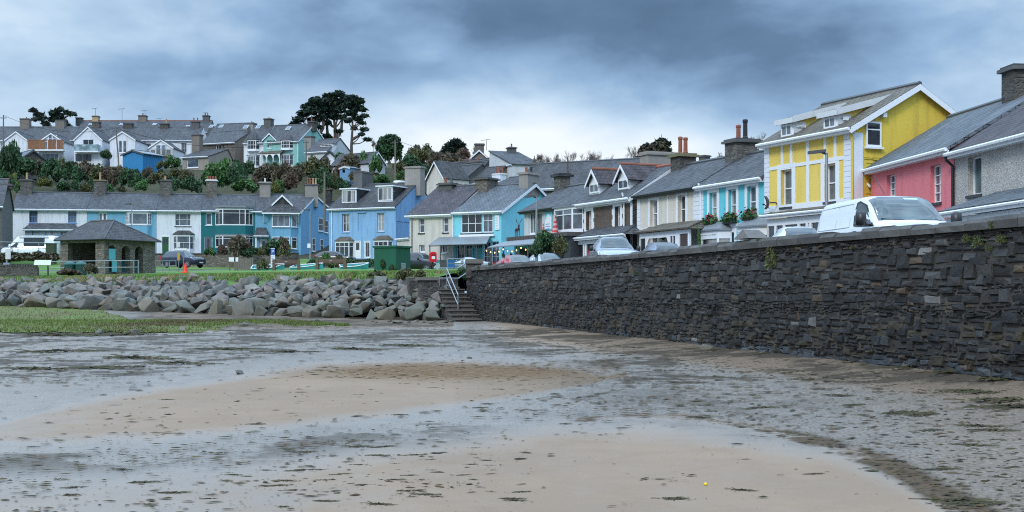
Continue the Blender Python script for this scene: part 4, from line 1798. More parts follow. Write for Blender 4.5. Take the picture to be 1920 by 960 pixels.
    h.band(0, zz - .12, L, zz + .06, .03)
    h.band(0, h.eh - .16, L, h.eh - .02, .03)
    x = h.at(1252, 400)[0]
    h.band(x - .07, zz + .061, x + .07, h.eh - .161, .03)
    quoins(h, -.02, .35, 0, h.eh - .1)
    quoins(h, L - .4, L - .01, 0, h.eh - .1)
    xa, xb = h.at(1197, 440, -1.2)[0] - .2, h.at(1296, 430, -1.2)[0]
    zf = h.at(1246, 433, -1.2)[1]
    h.leanto(xa, xb, zf + .42, zf, 1.35, SLATEB, hipl=.5, hipr=.8, fas=False)
    fm, pm = MB(), MB()
    yp = -1.15
    xs = [h.at(u, 445, yp)[0] for u in (1199, 1211, 1255, 1267, 1274, 1290)]
    fm.box(xs[0], yp, zf - .2, xs[-1] + .12, yp + .1, zf - .02)
    fm.box(xs[0], yp, 0, xs[1], yp + .1, .8)
    fm.box(xs[2], yp, 0, xs[3], yp + .1, .8)
    for (a, b, c_, z0) in ((0, 1, (), .8), (2, 3, (.5,), .8)):
        wframe(fm, (xs[a], yp, z0), (1, 0, 0), (0, -1, 0), xs[b] - xs[a], zf - .2 - z0, c_, ())
        wpane(pm, (xs[a], yp, z0), (1, 0, 0), (0, -1, 0), xs[b] - xs[a], zf - .2 - z0)
    fm.box(xs[3] + .002, yp, 0, xs[4], yp + .1, zf - .2)
    fm.box(xs[5] - .03, yp, 0, xs[5] + .12, yp + .1, zf - .2)
    for sx in (xs[1], xs[2] - .14):
        fm.box(sx, yp, 0, sx + .14, yp + .1, zf - .2)
    fm.prism([(xs[1] + .14, yp, zf - .2), (xs[1] + .14, yp, zf - .55), (xs[1] + .3, yp, zf - .3), (xs[2] - .3, yp, zf - .3), (xs[2] - .14, yp, zf - .55), (xs[2] - .14, yp, zf - .2)], (0, .09, 0))
    p = h.put('porch', fm, WHITE)
    h.put('pane', pm, GLASS[0], p)
    dm = MB()
    dm.box(xs[4], yp + .04, .05, xs[5] - .03, yp + .09, zf - .22)
    h.put('door', dm, BROWND)
    lm = MB()
    x, z = h.at(1244, 443, -.12)
    lm.lathe([(.02, .16), (.09, .1), (.11, -.1), (.03, -.2)], (x, -.14, z), 8)
    h.put('wall_lantern', lm, BLACK)
    h.win((1217, 443, 1232, 470), glass=GLASS[1])
    h.chimney(1281, 290, 1.0, .95, y=2.6, mat=STONED, pots=[(-.3, .95, TERRA), (.25, .85, TERRA)], cap=.14, drop=1.0, capm=m_plain('mossy_cap', (.16, .145, .08), .9, var=.4, vs=6))
    h.finish()

    # ---- brown pebble-dashed house
    yb = along(1196, y1, -.42, 1186)
    ya = along(1186, yb, -.45, 1078)
    h = House('brown_house', 'brown pebbledashed house with white borders and two gabled dormers', 1078, ya, 1186, yb, 2.4, 6.72, 5.2, 1.65, PEB_BROWN, SLATE, group=G_STREET, barge='r', ol=0, orr=.12, ridge=TERRA, side=STONED)
    L = h.L
    r1, _ = h.win((1099, 396, 1109.5, 432), glass=GLASS[2], rec=.2, sur=.22)
    r2, _ = h.win((1153, 387, 1163, 426), glass=GLASS[2], rec=.2, sur=.22)
    for r in (r1, r2):
        for k in (0, .5):
            z = r[1] + (r[3] - r[1]) * (.25 + k)
            for s_ in (-1, 1):
                xx = r[0] - .3 if s_ < 0 else r[2] + .2
                h.band(xx, z - .16, xx + .1, z + .16, .026)
    zz = r1[1] - .2
    h.band(0, zz - .14, L, zz + .1, .03)
    h.band(0, h.eh - .35, L, h.eh - .02, .03)
    h.band(-.02, 0, .22, h.eh - .36, .035)
    h.band(L - .2, 0, L + .02, h.eh - .36, .035)
    xa, xb = h.at(1077, 450, -1.1)[0], h.at(1174, 440, -1.1)[0]
    zf = h.at(1120, 443, -1.1)[1]
    h.leanto(xa, xb, zf + .48, zf, 1.2, SLATE, hipr=.9)
    fm, pm = MB(), MB()
    yp = -1.0
    xs = [h.at(u, 460, yp)[0] for u in (1082, 1094, 1098, 1120, 1150, 1172)]
    fm.box(xs[0], yp, zf - .3, xs[-1], yp + .1, zf - .165)
    for a, b in zip(xs, xs[1:]):
        wframe(fm, (a, yp, .7), (1, 0, 0), (0, -1, 0), b - a, zf - 1.0, (), ())
        wpane(pm, (a, yp, .7), (1, 0, 0), (0, -1, 0), b - a, zf - 1.0, .06)
    fm.box(xs[0], yp, 0, xs[-1], yp + .1, .7)
    p = h.put('porch', fm, WHITE)
    h.put('pane', pm, GLASS[0], p)
    for (ua, ub, vt, vb) in ((1107, 1124.5, 341, 366), (1160.5, 1180, 333, 359)):
        yf = .55
        x0, x1 = h.at(ua - 1.5, 350, yf)[0], h.at(ub, 350, yf)[0]
        um = (ua + ub) / 2
        h.dormer(x0, x1, h.at(um, vb, yf)[1], h.at(um, vt, yf)[1], yf, 'gable', winpad=.07, rise=.66, roof=SLATEP, cols=(.5,), ridgemat=TERRA, over=.2, cheek=OFFWHITE)
    h.downpipe(1170, 374, None, WHITE, .0)
    h.chimney(1140, 306, .9, 2.0, y=3.9, mat=CONC, cap=.08, capm=CONC, x=L * .42, drop=.9)
    h.finish()

    # ---- café
    y0 = along(1078, ya, -.46, 983)
    h = House('cafe', 'pale grey cafe with white bay windows and a dark flat roofed front', 983, y0, 1078, ya, 2.65, 6.72, 5.2, 1.4, W_CAFE, SLATE, cat='cafe', group=G_STREET, ol=.25, orr=0, oe=.22, fascia=BLACK, side=BROWND)
    L = h.L
    h.win((991, 398, 1003, 440), (.5,), (), glass=GINT, rec=.08, fw=.1)
    h.win((1003.5, 397, 1016, 440), (), (), glass=GLASS[2], rec=.08, fw=.1)
    x0, x1 = h.at(1038, 410, -.5)[0] - .35, h.at(1075, 410, -.5)[0] + .25
    zt, zb = h.at(1056, 389, -.5)[1], h.at(1056, 437, -.5)[1]
    o = h.bay(x0, x1, zb, zt, .5, .42, .12, .08, None, WHITE, GLASS[1], (.5,), (.72,))
    fb = MB()
    x, z0, xx, z1 = h.rect(1023, 397, 1036.5, 431)
    fb.box(x, -.06, z0, xx, -.012, z1)
    fb2 = MB()
    fb2.prism([(x + .06, -.075, z0 + .05), (xx - .06, -.075, z0 + .05), (xx - .06, -.075, z1 - .35), ((x + xx) / 2, -.075, z1 - .12), (x + .06, -.075, z1 - .5)], (0, .012, 0))
    sg = h.put('sign_panel', fb, W_AQUA)
    h.put('sign_face', fb2, WHITE, sg)
    fb3 = MB()
    for k in range(5):
        fb3.box(x + .14, -.085, z1 - .75 - k * .14, xx - uni(.15, .4), -.077, z1 - .71 - k * .14)
    h.put('sign_lines', fb3, BLUEFRAME, sg)
    h.chimney(1054, 327, .85, .7, y=2.6, mat=STONE, cap=.18, drop=.9, capm=SLATED)
    # flat-roofed front room with a lower canopy
    pr = 1.6
    xa, xb = h.at(957, 450, -pr)[0], h.at(1066, 440, -pr)[0]
    zt = h.at(1000, 441, -pr)[1]
    zb = h.at(1000, 453, -pr)[1]
    mb = MB()
    mb.box(xa, -pr, zb, xb, -.01, zt - .22)
    fr = h.put('front_room', mb, DKFRAME)
    mb = MB()
    mb.box(xa - .15, -pr - .2, zt - .218, xb + .15, -.012, zt)
    for k in range(int((xb - xa) / .22)):
        mb.box(xa + k * .22, -pr - .23, zt - .26, xa + k * .22 + .1, -pr - .202, zt - .06)
    h.put('fascia', mb, m_plain('stained_fascia', (.085, .075, .07), .7, var=.3), fr)
    mb = MB()
    mb.box(xa + .3, -pr + .12, -1.2, xa + (xb - xa) * .62, -.02, zb - .002)
    mb.box(xa + (xb - xa) * .62 + .003, -pr + .12, -1.2, xb, -.02, zb - .002, 1)
    h.put('shop_wall', mb, [W_TURQ, DKFRAME], fr)
    gm = MB()
    for k in range(3):
        gm.box(xa + 1.2 + k * 2.0, -pr + .05, .5, xa + 2.8 + k * 2.0, -pr + .118, zb - .35)
    h.put('pane', gm, GLASS[0], fr)
    cm = MB()
    xc, xd = h.at(917, 463, -pr - 1.3)[0], h.at(1000, 455, -pr - 1.3)[0]
    zc = h.at(955, 461, -pr - 1.3)[1]
    cm.prism([(xc, -pr - 1.4, zc - .05), (xd, -pr - 1.4, zc - .05), (xd, -pr + .1, zc + .42), (xc, -pr + .1, zc + .42)], (0, 0, .07))
    ca = h.put('canopy', cm, LEAD)
    cm = MB()
    for u in (920, 944, 968, 990):
        x = h.at(u, 480, -pr - 1.3)[0]
        cm.tube([(x, -pr - 1.3, -1.0), (x, -pr - 1.3, zc)], .05, 6)
    h.put('canopy_post', cm, DGREY, ca)
    h.finish()
    # string of warm lamps under the canopy
    fl = thing('festoon_lights', 'string of small warm bulbs under the cafe canopy', 'string lights', h.M @ Vector((xc, -pr - 1.45, zc - .3)), h.rz)
    bm_, wm = MB(), MB()
    ln = xd - xc + 1.2
    pts = []
    nb = 12
    for k in range(nb + 1):
        t = k / nb
        sag = -.16 * abs(math.sin(t * math.pi * 3))
        p = (t * ln, -.02, .16 + sag)
        pts.append(p)
        bm_.lathe([(.01, .0), (.035, -.03), (.038, -.06), (.012, -.1)], p, 8)
    wm.tube(pts, .012, 4)
    m, g, bs = new_mat('warm_bulb')
    lk(g, bs.inputs['Emission Color'], (1, .55, .2))
    lk(g, bs.inputs['Emission Strength'], 3.0)
    lk(g, bs.inputs['Base Color'], (.8, .5, .3))
    obj('bulbs', bm_, m, fl)
    obj('cable', wm, BLACK, fl)
    # reindeer ornament on the flat roof
    x, z = h.at(970, 441, -pr + .4)
    q = h.M @ Vector((x, -pr + .4, zt))
    dr = thing('reindeer_ornament', 'brown reindeer ornament standing on the cafe flat roof', 'ornament', q, h.rz)
    mb = MB()
    mb.tube([(-.22, 0, .46), (-.05, 0, .50), (.14, 0, .50), (.22, 0, .47)], [.07, .10, .11, .07], 8)
    mb.tube([(.17, 0, .5), (.23, 0, .70), (.25, 0, .74)], [.07, .05, .04], 7)
    mb.tube([(.2, 0, .76), (.28, -.04, .75), (.37, -.08, .71)], [.05, .05, .025], 7)
    for (a, b) in ((-.2, -.05), (-.2, .05), (.16, -.05), (.16, .05)):
        mb.tube([(a, b, .46), (a + .02, b, .24), (a, b, 0)], [.035, .02, .018], 5)
    for s_ in (-1, 1):
        mb.tube([(.22, s_ * .02, .79), (.18, s_ * .10, .90), (.22, s_ * .17, 1.03), (.2, s_ * .2, 1.12)], .014, 5)
        mb.tube([(.18, s_ * .10, .90), (.1, s_ * .16, 1.0)], .012, 5)
        mb.tube([(.22, s_ * .17, 1.03), (.3, s_ * .2, 1.1)], .011, 5)
    obj('body', mb, BROWND, dr)
    # red and white cone figures at the windows
    for (u, vb, hh, lab, wd) in ((1018.5, 440, .55, 'small red and white cone ornament on the cafe flat roof', .16), (1041, 441, .95, 'tall striped red and white cone ornament before the cafe bay', .2)):
        x, z = h.at(u, vb, -pr + .7)
        cn = thing('cone_ornament', lab, 'ornament', h.M @ Vector((x, -pr + .7, zt + .0)), h.rz, 'cone ornaments on the cafe roof')
        mb = MB()
        n = 7
        for k in range(n):
            r0, r1 = wd * (1 - k / n * .85), wd * (1 - (k + 1) / n * .85)
            mb.lathe([(r0, hh * k / n), (r1, hh * (k + 1) / n - .004)], (0, 0, .1), 10, k % 2)
        mb.lathe([(.06, hh + .1), (.07, hh + .16), (.02, hh + .22)], (0, 0, 0), 8, 1)
        obj('cone', mb, [m_plain('ornament_red', (.55, .05, .045), .5), m_plain('ornament_pale', (.62, .35, .33), .5)], cn)
        mb = MB()
        mb.lathe([(wd * 1.05, 0), (wd * 1.05, .1)], (0, 0, 0), 10)
        obj('base', mb, m_plain('ornament_white', (.7, .7, .7), .6), cn)

    # ---- pink cottage
    h = House('pink_cottage', 'low pink cottage with white sash windows and slate roof', 1633, 50.2, 1789, 42.7, 2.4, 6.52, 6.6, 1.95, W_PINK, SLATEN, group=G_STREET, ol=.35, orr=.12, oe=.25)
    h.win((1662.5, 327, 1678.5, 381), (.5,), (.27, .5, .73), rec=.15, glass=GLASS[1], fw=.05, bw=.03)
    h.win((1744.5, 309, 1764.5, 380), (.5,), (.27, .5, .73), rec=.15, glass=GLASS[1], sill=DKFRAME, fw=.05, bw=.03)
    pm = MB()
    x = -.2
    pm.tube([(x - .1, -.4, h.eh - .25), (x, -.12, h.eh - .55), (x + .3, -.07, h.eh - .75)], .05, 6)
    h.put('downpipe', pm, WHITE)
    h.finish()
    # ---- grey house
    yb = 34.0
    xb = 14.77 + (-.08) * (yb - 42.7)
    ub = 960 + xb / yb * F
    h = House('grey_house', 'grey pebbledashed house with a slate lean-to porch beside the pink cottage', 1790, 42.65, ub, yb, 2.4, 6.34, 6.8, 2.15, PEB_GREY, SLATEP, group=G_STREET, ol=.05, orr=.2, oe=.25)
    h.win((1815, 293, 1840, 365), (), (), rec=.18, fw=.05, glass=GINT, sill=DKFRAME, sur=0)
    h.win((1990, 262, 2020, 350), (), (), rec=.26, glass=GINT, sill=DKFRAME)
    xa = h.at(1767, 400, -1.3)[0]
    zf = h.at(1843, 389, -1.35)[1]
    h.leanto(xa, h.L, zf + .55, zf, 1.45, SLATEN, hipl=.95)
    fm, pm = MB(), MB()
    yp = -1.3
    xs = [h.at(u, 405, yp)[0] for u in (1772, 1816, 1836, 1860, 1883, 1960, 2040)]
    xs = [x for x in xs if x < h.L] + [h.L - .05]
    fm.box(xs[0], yp, zf - .3, xs[-1], yp + .1, zf - .165)
    fm.box(xs[0], yp, 0, xs[-1], yp + .1, .6)
    for a, b in zip(xs, xs[1:]):
        wframe(fm, (a, yp, .6), (1, 0, 0), (0, -1, 0), b - a, zf - .9, (), ())
        wpane(pm, (a, yp, .6), (1, 0, 0), (0, -1, 0), b - a, zf - .9, .06)
    p = h.put('porch', fm, WHITE)
    h.put('pane', pm, GINT, p)
    pm = MB()
    pm.tube([(-.02, -.36, h.eh - .1), (.0, -.3, h.eh - .3), (.02, -.08, h.eh - .5), (.02, -.08, .4)], .055, 6)
    h.put('downpipe', pm, BLACK)
    h.chimney(1909, 126, .95, .75, y=3.2, mat=STONED, cap=.12, drop=1.0)
    h.finish()


def square_houses():
    """the houses round the far side of the green"""
    # ---- blue house with box dormers
    G = 'houses round the green'
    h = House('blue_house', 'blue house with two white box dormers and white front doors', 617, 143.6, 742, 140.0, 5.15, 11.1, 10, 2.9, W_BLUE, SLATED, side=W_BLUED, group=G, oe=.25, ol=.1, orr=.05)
    h.win((641.5, 401, 655, 435), (.5,), (.5,), glass=GLASS[2], sur=0, sill=W_BLUE, rec=.2)
    h.win((707.5, 399, 720.5, 434), (.5,), (.5,), glass=GLASS[2], sill=W_BLUE, rec=.2)
    x0, z0, x1, z1 = h.rect(671, 399, 686, 434)
    h.open.append((x0, z0, x1, z1, .1))
    bm_ = MB()
    bm_.box(x0, .09, z0, x1, .14, z1)
    h.put('blind_panel', bm_, W_BLUE)
    for r in ((x0, z0, x1, z1), h.rect(641.5, 401, 655, 435), h.rect(707.5, 399, 720.5, 434)):
        bm_ = MB()
        bm_.box(r[0] - .1, -.08, r[3] + .01, r[2] + .1, -.002, r[3] + .13)
        h.put('lintel', bm_, W_BLUE)
    for (ua, ub, vt) in ((628, 655, 452), (700, 728, 450)):
        yb = -.6
        xa, xb = h.at(ua, 465, yb)[0] - .2, h.at(ub, 465, yb)[0] + .2
        zt = h.at((ua + ub) / 2, vt, yb)[1]
        h.bay(xa, xb, 0, zt, .6, .25, .35, .12, 'x', WHITE, GLASS[0], (.33, .66), (.72,), roofh=.45, roofm=SLATEB)
    h.door((665, 453, 675.5, 484), WHITE, [(.2, .5, .8, .92)], rec=.1, sur=.08)
    h.door((684, 453, 693.5, 484), WHITE, [(.15, .1, .48, .92), (.53, .1, .85, .92)], rec=.12, sur=.08)
    for (ua, ub, vt, vb) in ((641, 668, 355, 382), (708.5, 736, 350, 378)):
        yf = .9
        x0, x1 = h.at(ua, 368, yf)[0], h.at(ub, 368, yf)[0]
        um = (ua + ub) / 2
        h.dormer(x0, x1, h.at(um, vb, yf)[1], h.at(um, vt, yf)[1], yf, 'flat', cols=(.36, .68), roof=WHITE, cheek=GLASS[0], over=.2, glass=GLASS[2], winpad=.05)
    h.chimney(681, 323, 1.15, 2.4, y=5.4, mat=CONCD, drop=1.0, cap=.06, pots=[(0, .4, OFFWHITE)])
    h.chimney(786, 313, 2.0, 1.1, y=5.0, mat=CONC, drop=1.4, cap=.12, x=h.L - .4, capm=CONC)
    h.downpipe(622, 396, None, WHITE)
    tank = MB()
    x, z = h.at(752, 337, 5.0)
    tank.lathe([(.68, 0), (.72, .1), (.7, .5), (.74, .52), (.6, .7), (.2, .74)], (x - .6, 5.6, h.eh + h.rise - .25), 14)
    h.put('water_tank', tank, OFFWHITE)
    sb = MB()
    (ya, za) = h.atx(790, 418, h.L)
    sb.box(h.L + .001, .2, za - .08, h.L + .05, 9.5, za + .06)
    h.put('string_course', sb, W_BLUED)
    h.finish()
    # ---- cream house and aqua shop
    yc = 104.0
    yb = along(940, yc, -1.63, 850)
    ya = along(940, yc, -1.63, 768)
    hs = House('aqua_shop', 'aqua gabled shop with a large white upper window and grey awning', 850, yb, 940, yc, 3.3, 8.33, 10.3, 2.45, W_AQUA, SLATEN, cat='shop', group=G, ol=0, orr=.25, oe=.25, barge='r')
    r, _ = hs.win((864.5, 401, 904, 437), (1 / 3, 2 / 3), (.5,), glass=GLASS[0], rec=.05, sill=DKFRAME)
    hs.win((905, 400, 924.5, 436), (.5,), (.62,), glass=GLASS[1], rec=.03, sill=DKFRAME)
    hs.band(r[0] - .1, r[1] - .3, hs.at(926, 437)[0] + .1, r[1] - .12, .2)
    x, z0, xx, z1 = hs.rect(928.5, 403, 937, 431)
    mb = MB()
    mb.box(x, -.07, z0, xx, -.01, z1)
    sg = hs.put('sign_board', mb, WHITE)
    mb = MB()
    for k in range(9):
        mb.box(x + .06, -.082, z1 - .2 - k * .13, xx - uni(.06, .2), -.072, z1 - .15 - k * .13)
    hs.put('sign_lines', mb, m_plain('pale_lettering', (.45, .62, .68), .6), sg)
    # shop front
    fm, pm = MB(), MB()
    zt = hs.at(890, 447)[1]
    xs = [.25, 1.1, 1.9, 2.9, 3.7, hs.L - .2]
    for i, (a, b) in enumerate(zip(xs, xs[1:])):
        hs.open.append((a, .1, b - .04, zt - .3, .2))
        wframe(fm, (a, .2, .1), (1, 0, 0), (0, -1, 0), b - a - .04, zt - .4, (.5,), (.25, .5, .75), .06, .03)
        wpane(pm, (a, .2, .1), (1, 0, 0), (0, -1, 0), b - a - .04, zt - .4)
    p = hs.put('shop_front', fm, WHITE)
    hs.put('pane', pm, GLASS[0], p)
    dm = MB()
    dm.box(xs[2] + .05, .12, 0, xs[2] + .9, .19, 2.05)
    hs.put('door', dm, TURQD)
    # awning on posts reaching forward
    zt2 = hs.at(880, 444)[1]
    am = MB()
    xa_, xb_ = hs.at(803, 461, -2.4)[0], hs.at(912, 445, -2.4)[0]
    zf = hs.at(855, 459, -2.4)[1]
    am.prism([(xa_, -2.4, zf), (xb_, -2.4, zf), (hs.at(919, 444, -.02)[0], -.02, zt2), (hs.at(824, 449, -.02)[0], -.02, zt2)], (0, 0, .05))
    aw = hs.put('awning', am, LEAD)
    am = MB()
    for u in (806, 826, 847, 871, 893):
        x = hs.at(u, 470, -2.3)[0]
        am.tube([(x, -2.3, -.6), (x, -2.3, zf)], .045, 6)
    am.tube([(xa_, -2.3, zf - .05), (xb_, -2.3, zf - .05)], .035, 6)
    hs.put('awning_post', am, DGREY, aw)
    bp = MB()
    bp.tube([(.02, -.33, hs.eh - .1), (.03, -.1, hs.eh - .4), (.03, -.08, 0)], .05, 6)
    hs.put('downpipe', bp, WHITE)
    hs.chimney(992, 325, .9, 1.9, y=5.15, mat=CONC, x=hs.L - .45, drop=1.0, cap=.1, capm=CONC, pots=[(-.3, .5, TERRA), (.25, .5, BLACK)])
    hs.finish()
    hc = House('small_cream_house', 'small cream house with purple slates between the blue house and the aqua shop', 768, ya, 849.5, yb, 3.4, 8.25, 9.0, 2.6, W_CREAM2, SLATEP, group=G, ol=.3, orr=0, oe=.25, barge='')
    hc.win((785, 409, 795.5, 437), (), (.55,), glass=GLASS[1], rec=.16, sill=BLACK, bw=.06)
    hc.win((830, 407, 840.5, 436), (), (.55,), glass=GLASS[1], rec=.16, sill=BLACK, bw=.06)
    hc.win((786, 459, 796, 473), (.5,), (), glass=GLASS[1], rec=.16)
    hc.win((827, 455, 838, 474), (.5,), (), glass=GLASS[0], rec=.16)
    hc.downpipe(772, 408, None, GALV)
    hc.chimney(823, 345, 1.35, 1.0, y=4.4, mat=CONCD, drop=1.0, x=.95, cap=.16, pots=[(-.2, .5, TERRA), (.25, .5, CONCD)])
    hc.chimney(905, 335, 1.3, 1.7, y=4.7, mat=STONEB, drop=1.2, x=hc.L + .25, cap=.18, pots=[])
    hc.finish()
    # low cream outbuilding beside the blue house
    h = House('cream_outbuilding', 'low cream outbuilding between the blue gable and the small cream house', 744, 112, 769, 109.5, 3.5, 6.3, 6, 0.5, W_CREAM2, SLATED, cat='outbuilding', oe=.08, ol=.02, orr=.02)
    h.finish()


def left_terrace():
    G = 'houses of the terrace behind the shelter'
    z0 = 6.1
    Yl, Yr = 150.0, 155.6

    def yy(u):
        # straight line in plan between the two ends
        xa, xb = (22 - 960) / F * Yl, (560 - 960) / F * Yr
        a = (u - 960) / F
        t = (a * Yl - xa) / ((xb - xa) - a * (Yr - Yl))
        return Yl + (Yr - Yl) * t
    ze, rise, dp = 11.55, 2.12, 8.2
    # white house with blue windows
    h = House('white_terrace_house', 'white end of terrace house with blue framed windows and long porch', 22, yy(22), 163, yy(163), z0, ze, dp, rise, W_WHITE, SLATE, group=G, ol=.1, orr=0)
    for (a, b) in ((54.5, 70.5), (127.5, 143.5)):
        h.win((a, 395, b, 418), (.33, .66), (.5,), frame=BLUEFRAME, glass=GLASS[1], sill=BLUEFRAME)
    xa, xb = h.at(43, 430, -1.3)[0], h.at(147, 432, -1.3)[0]
    zf = h.at(95, 430.5, -1.3)[1]
    h.leanto(xa, xb, zf + .75, zf, 1.4, SLATE, hipl=.6, hipr=.6)
    fm, pm = MB(), MB()
    n = 8
    for k in range(n):
        a = xa + .2 + (xb - xa - .4) * k / n
        wframe(fm, (a, -1.2, .7), (1, 0, 0), (0, -1, 0), (xb - xa - .4) / n, zf - .87, (.5,), (.75,))
        wpane(pm, (a, -1.2, .7), (1, 0, 0), (0, -1, 0), (xb - xa - .4) / n, zf - .87)
    fm.box(xa + .2, -1.2, 0, xb - .2, -1.1, .7)
    p = h.put('porch', fm, BLUEFRAME)
    h.put('pane', pm, GLASS[2], p)
    h.chimney(56, 337, 1.3, 1.3, y=4.1, mat=STONE, pots=[(0, .8, BUFF)], x=.9, cap=.14)
    h.chimney(188, 338, 1.35, 1.3, y=4.1, mat=STONE, pots=[(0, .9, BUFF)], cap=.1, drop=.8, capm=m_plain('mossy_cap', (.1, .1, .05)))
    h.finish()
    # grey-blue house
    h = House('grey_blue_terrace_house', 'grey blue terraced house with a wide white bay window', 163.5, yy(163.5), 293, yy(293), z0, ze, dp, rise, W_TBLUE, SLATE, group=G, ol=0, orr=0)
    h.win((184, 398, 200.5, 416), (.5,), (), glass=GLASS[1], fw=.14, bw=.2)
    x0, z0_, x1, z1 = h.rect(236, 400, 284, 421)
    h.bay(x0, x1, z1 - 1.45, z1 + .12, .55, .4, .1, .1, 'x', WHITE, GLASS[1], (.2,), (), srows=(.33, .66), scols=(.5,), roofh=.1)
    am = MB()
    am.prism([(x0 + .05, 0, 0), (x0 + .4, -.5, 0), (x1 - .4, -.5, 0), (x1 - .05, 0, 0)], (0, 0, z1 - 1.47))
    h.put('bay_wall', am, W_TBLUE)
    h.fixwin((x0 + .5, -.5, .6), (1, 0, 0), (0, -1, 0), 2.0, 1.5, (.5,), (.7,))
    h.win((262, 440, 268, 470), (), (.6,))
    h.win((176, 436, 196, 470), (.5,), (.7,))
    h.chimney(312, 338, 1.3, 1.2, y=4.1, mat=STONE, pots=[(-.1, .5, BUFF)], cap=.1, drop=.8)
    h.finish()
    # white house with green door
    h = House('white_green_door_house', 'white terraced house with a dark green front door', 293.5, yy(293.5), 377, yy(377), z0, ze, dp, rise, W_WHITE, SLATE, group=G, ol=0, orr=0)
    h.win((328, 400, 358, 424), (.27, .75), (.5,), glass=GLASS[1], fw=.09, sill=DKFRAME)
    x0, z0_, x1, z1 = h.rect(327, 440, 361, 474, -.3)
    h.bay(x0 - .15, x1 + .15, 0, z1, .6, .45, .75, .15, 'lead', WHITE, GLASS[1], (), (.5,), roofh=.45, roofm=SLATED)
    h.door((303.5, 444, 317, 476), GREEND, [(.2, .55, .42, .9), (.58, .55, .8, .9)], rec=.14, sur=.15)
    h.chimney(397, 338, 1.3, 1.3, y=4.1, mat=STONEB, pots=[(-.36, .45, TERRA), (-.12, .45, TERRA), (.12, .45, TERRA), (.36, .45, TERRA)], cap=.12, drop=.8, capm=OFFWHITE)
    h.finish()
    # teal house with double bow
    h = House('teal_terrace_house', 'dark teal terraced house with a two storey bow window', 377.5, yy(377.5), 478, yy(478), z0, ze, dp, rise, W_TEAL, SLATE, group=G, ol=0, orr=0, oe=.2)
    h.win((385.5, 399, 397.5, 422), (), (), glass=GLASS[1], fw=.1)
    h.door((383, 444, 398, 476), GREYD, [(.38, .3, .62, .85)], rec=.14)
    x0, x1 = h.at(405, 410, -.4)[0] - .1, h.at(473, 410, -.4)[0] + .1
    a, b = h.at(438, 393)[1], h.at(438, 423)[1]
    h.bay(x0, x1, b, a + .12, .8, .9, .05, .12, None, WHITE, GLASS[0], (.75,), (.76,), scols=(.5,), roofh=.1)
    c_, d_ = h.at(438, 441)[1], 1.0
    am = MB()
    pl = [(x0 + .02, 0), (x0 + .91, -.78), (x1 - .91, -.78), (x1 - .02, 0)]
    am.prism([(x, y, c_ + .01) for x, y in pl], (0, 0, b - c_ - .02))
    am.prism([(x, y, 0) for x, y in pl], (0, 0, d_ - .02))
    h.put('bay_wall', am, W_TEAL)
    h.bay(x0, x1, d_, c_, .8, .9, .05, .1, None, WHITE, GLASS[0], (.75,), (.76,), scols=(.5,))
    fm = MB()
    fm.prism([(x0 - .2, 0, a + .2), (x0 + .8, -1.0, a + .2), (x1 - .8, -1.0, a + .2), (x1 + .2, 0, a + .2)], (0, 0, .22))
    h.put('bay_roof', fm, LEAD)
    h.chimney(497, 342, 1.3, 1.2, y=4.1, mat=CONC, pots=[(0, .5, OFFWHITE)], cap=.2, drop=.9, capm=CONC)
    h.finish()
    # mid blue end house: skewed end wall, bay under a little gable
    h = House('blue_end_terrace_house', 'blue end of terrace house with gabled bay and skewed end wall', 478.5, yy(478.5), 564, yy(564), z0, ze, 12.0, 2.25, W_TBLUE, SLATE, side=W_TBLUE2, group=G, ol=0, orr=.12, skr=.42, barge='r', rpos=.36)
    x0, x1 = h.at(500, 410, -.7)[0], h.at(557, 410, -.4)[0]
    za, zb = h.at(526, 399, -.9)[1], h.at(526, 425, -.9)[1]
    zc = h.at(526, 444, -.9)[1]
    pl = [(x0, 0), (x0 + .55, -.9), (x1 - .75, -.9), (x1, 0)]
    am = MB()
    am.prism([(x, y, 0) for x, y in pl], (0, 0, h.eh - .15))
    by = h.put('bay', am, W_TBLUE)
    for (p, q, cols) in ((1, 2, (.33, .67)), (2, 3, ())):
        A, B = Vector((*pl[p], 0)), Vector((*pl[q], 0))
        X = (B - A)
        N = Vector((X.y, -X.x, 0)).normalized()
        for (z_, hh, rows) in ((zb, za - zb, (.8,)), (.9, zc - .9, (.7,))):
            o = A + X.normalized() * .1 + Vector((0, 0, z_)) + N * .02
            h.fixwin(o, X, N, X.length - .2, hh, cols, rows, glass=GLASS[random.choice((0, 1))], sill=True)
    # little gable with pent roof over the bay
    xm = h.at(529, 380, -.9)[0]
    zt = h.at(529, 366, -.9)[1]
    zm = h.at(529, 383, -.9)[1]
    rm = MB()
    xl, xr = x0 - .55, x1 + .35
    ze_ = h.eh - .25
    gx0, gx1 = xm - 1.05, xm + 1.05
    rm.poly([(xl, -1.35, ze_), (xr, -1.35, ze_), (gx1 + .12, -.85, zm), (gx0 - .12, -.85, zm)])
    rm.poly([(xr, -1.35, ze_), (xr, .6, ze_ + .5), (gx1 + .12, -.85, zm)])
    rm.poly([(xl, .6, ze_ + .5), (xl, -1.35, ze_), (gx0 - .12, -.85, zm)])
    for sg, gx in ((-1, gx0), (1, gx1)):
        pts = [(gx + sg * .18, -1.0, zm - .12), (xm, -1.0, zt), (xm, 3.4, zt), (gx + sg * .18, 1.6, zm - .12)]
        rm.prism(pts, (0, 0, .08))
    h.put('bay_roof', rm, SLATE, by)
    gm = MB()
    gm.prism([(gx0, -.86, zm), (gx1, -.86, zm), (xm, -.86, zt - .05)], (0, .08, 0))
    h.put('gablet', gm, SLATED, by)
    bb = MB()
    for sg, gx in ((-1, gx0), (1, gx1)):
        bb.obox((xm, -1.04, zt - .16), (gx + sg * .2 - xm, 0, zm - .12 - zt), (0, .035, 0), (0, 0, .24))
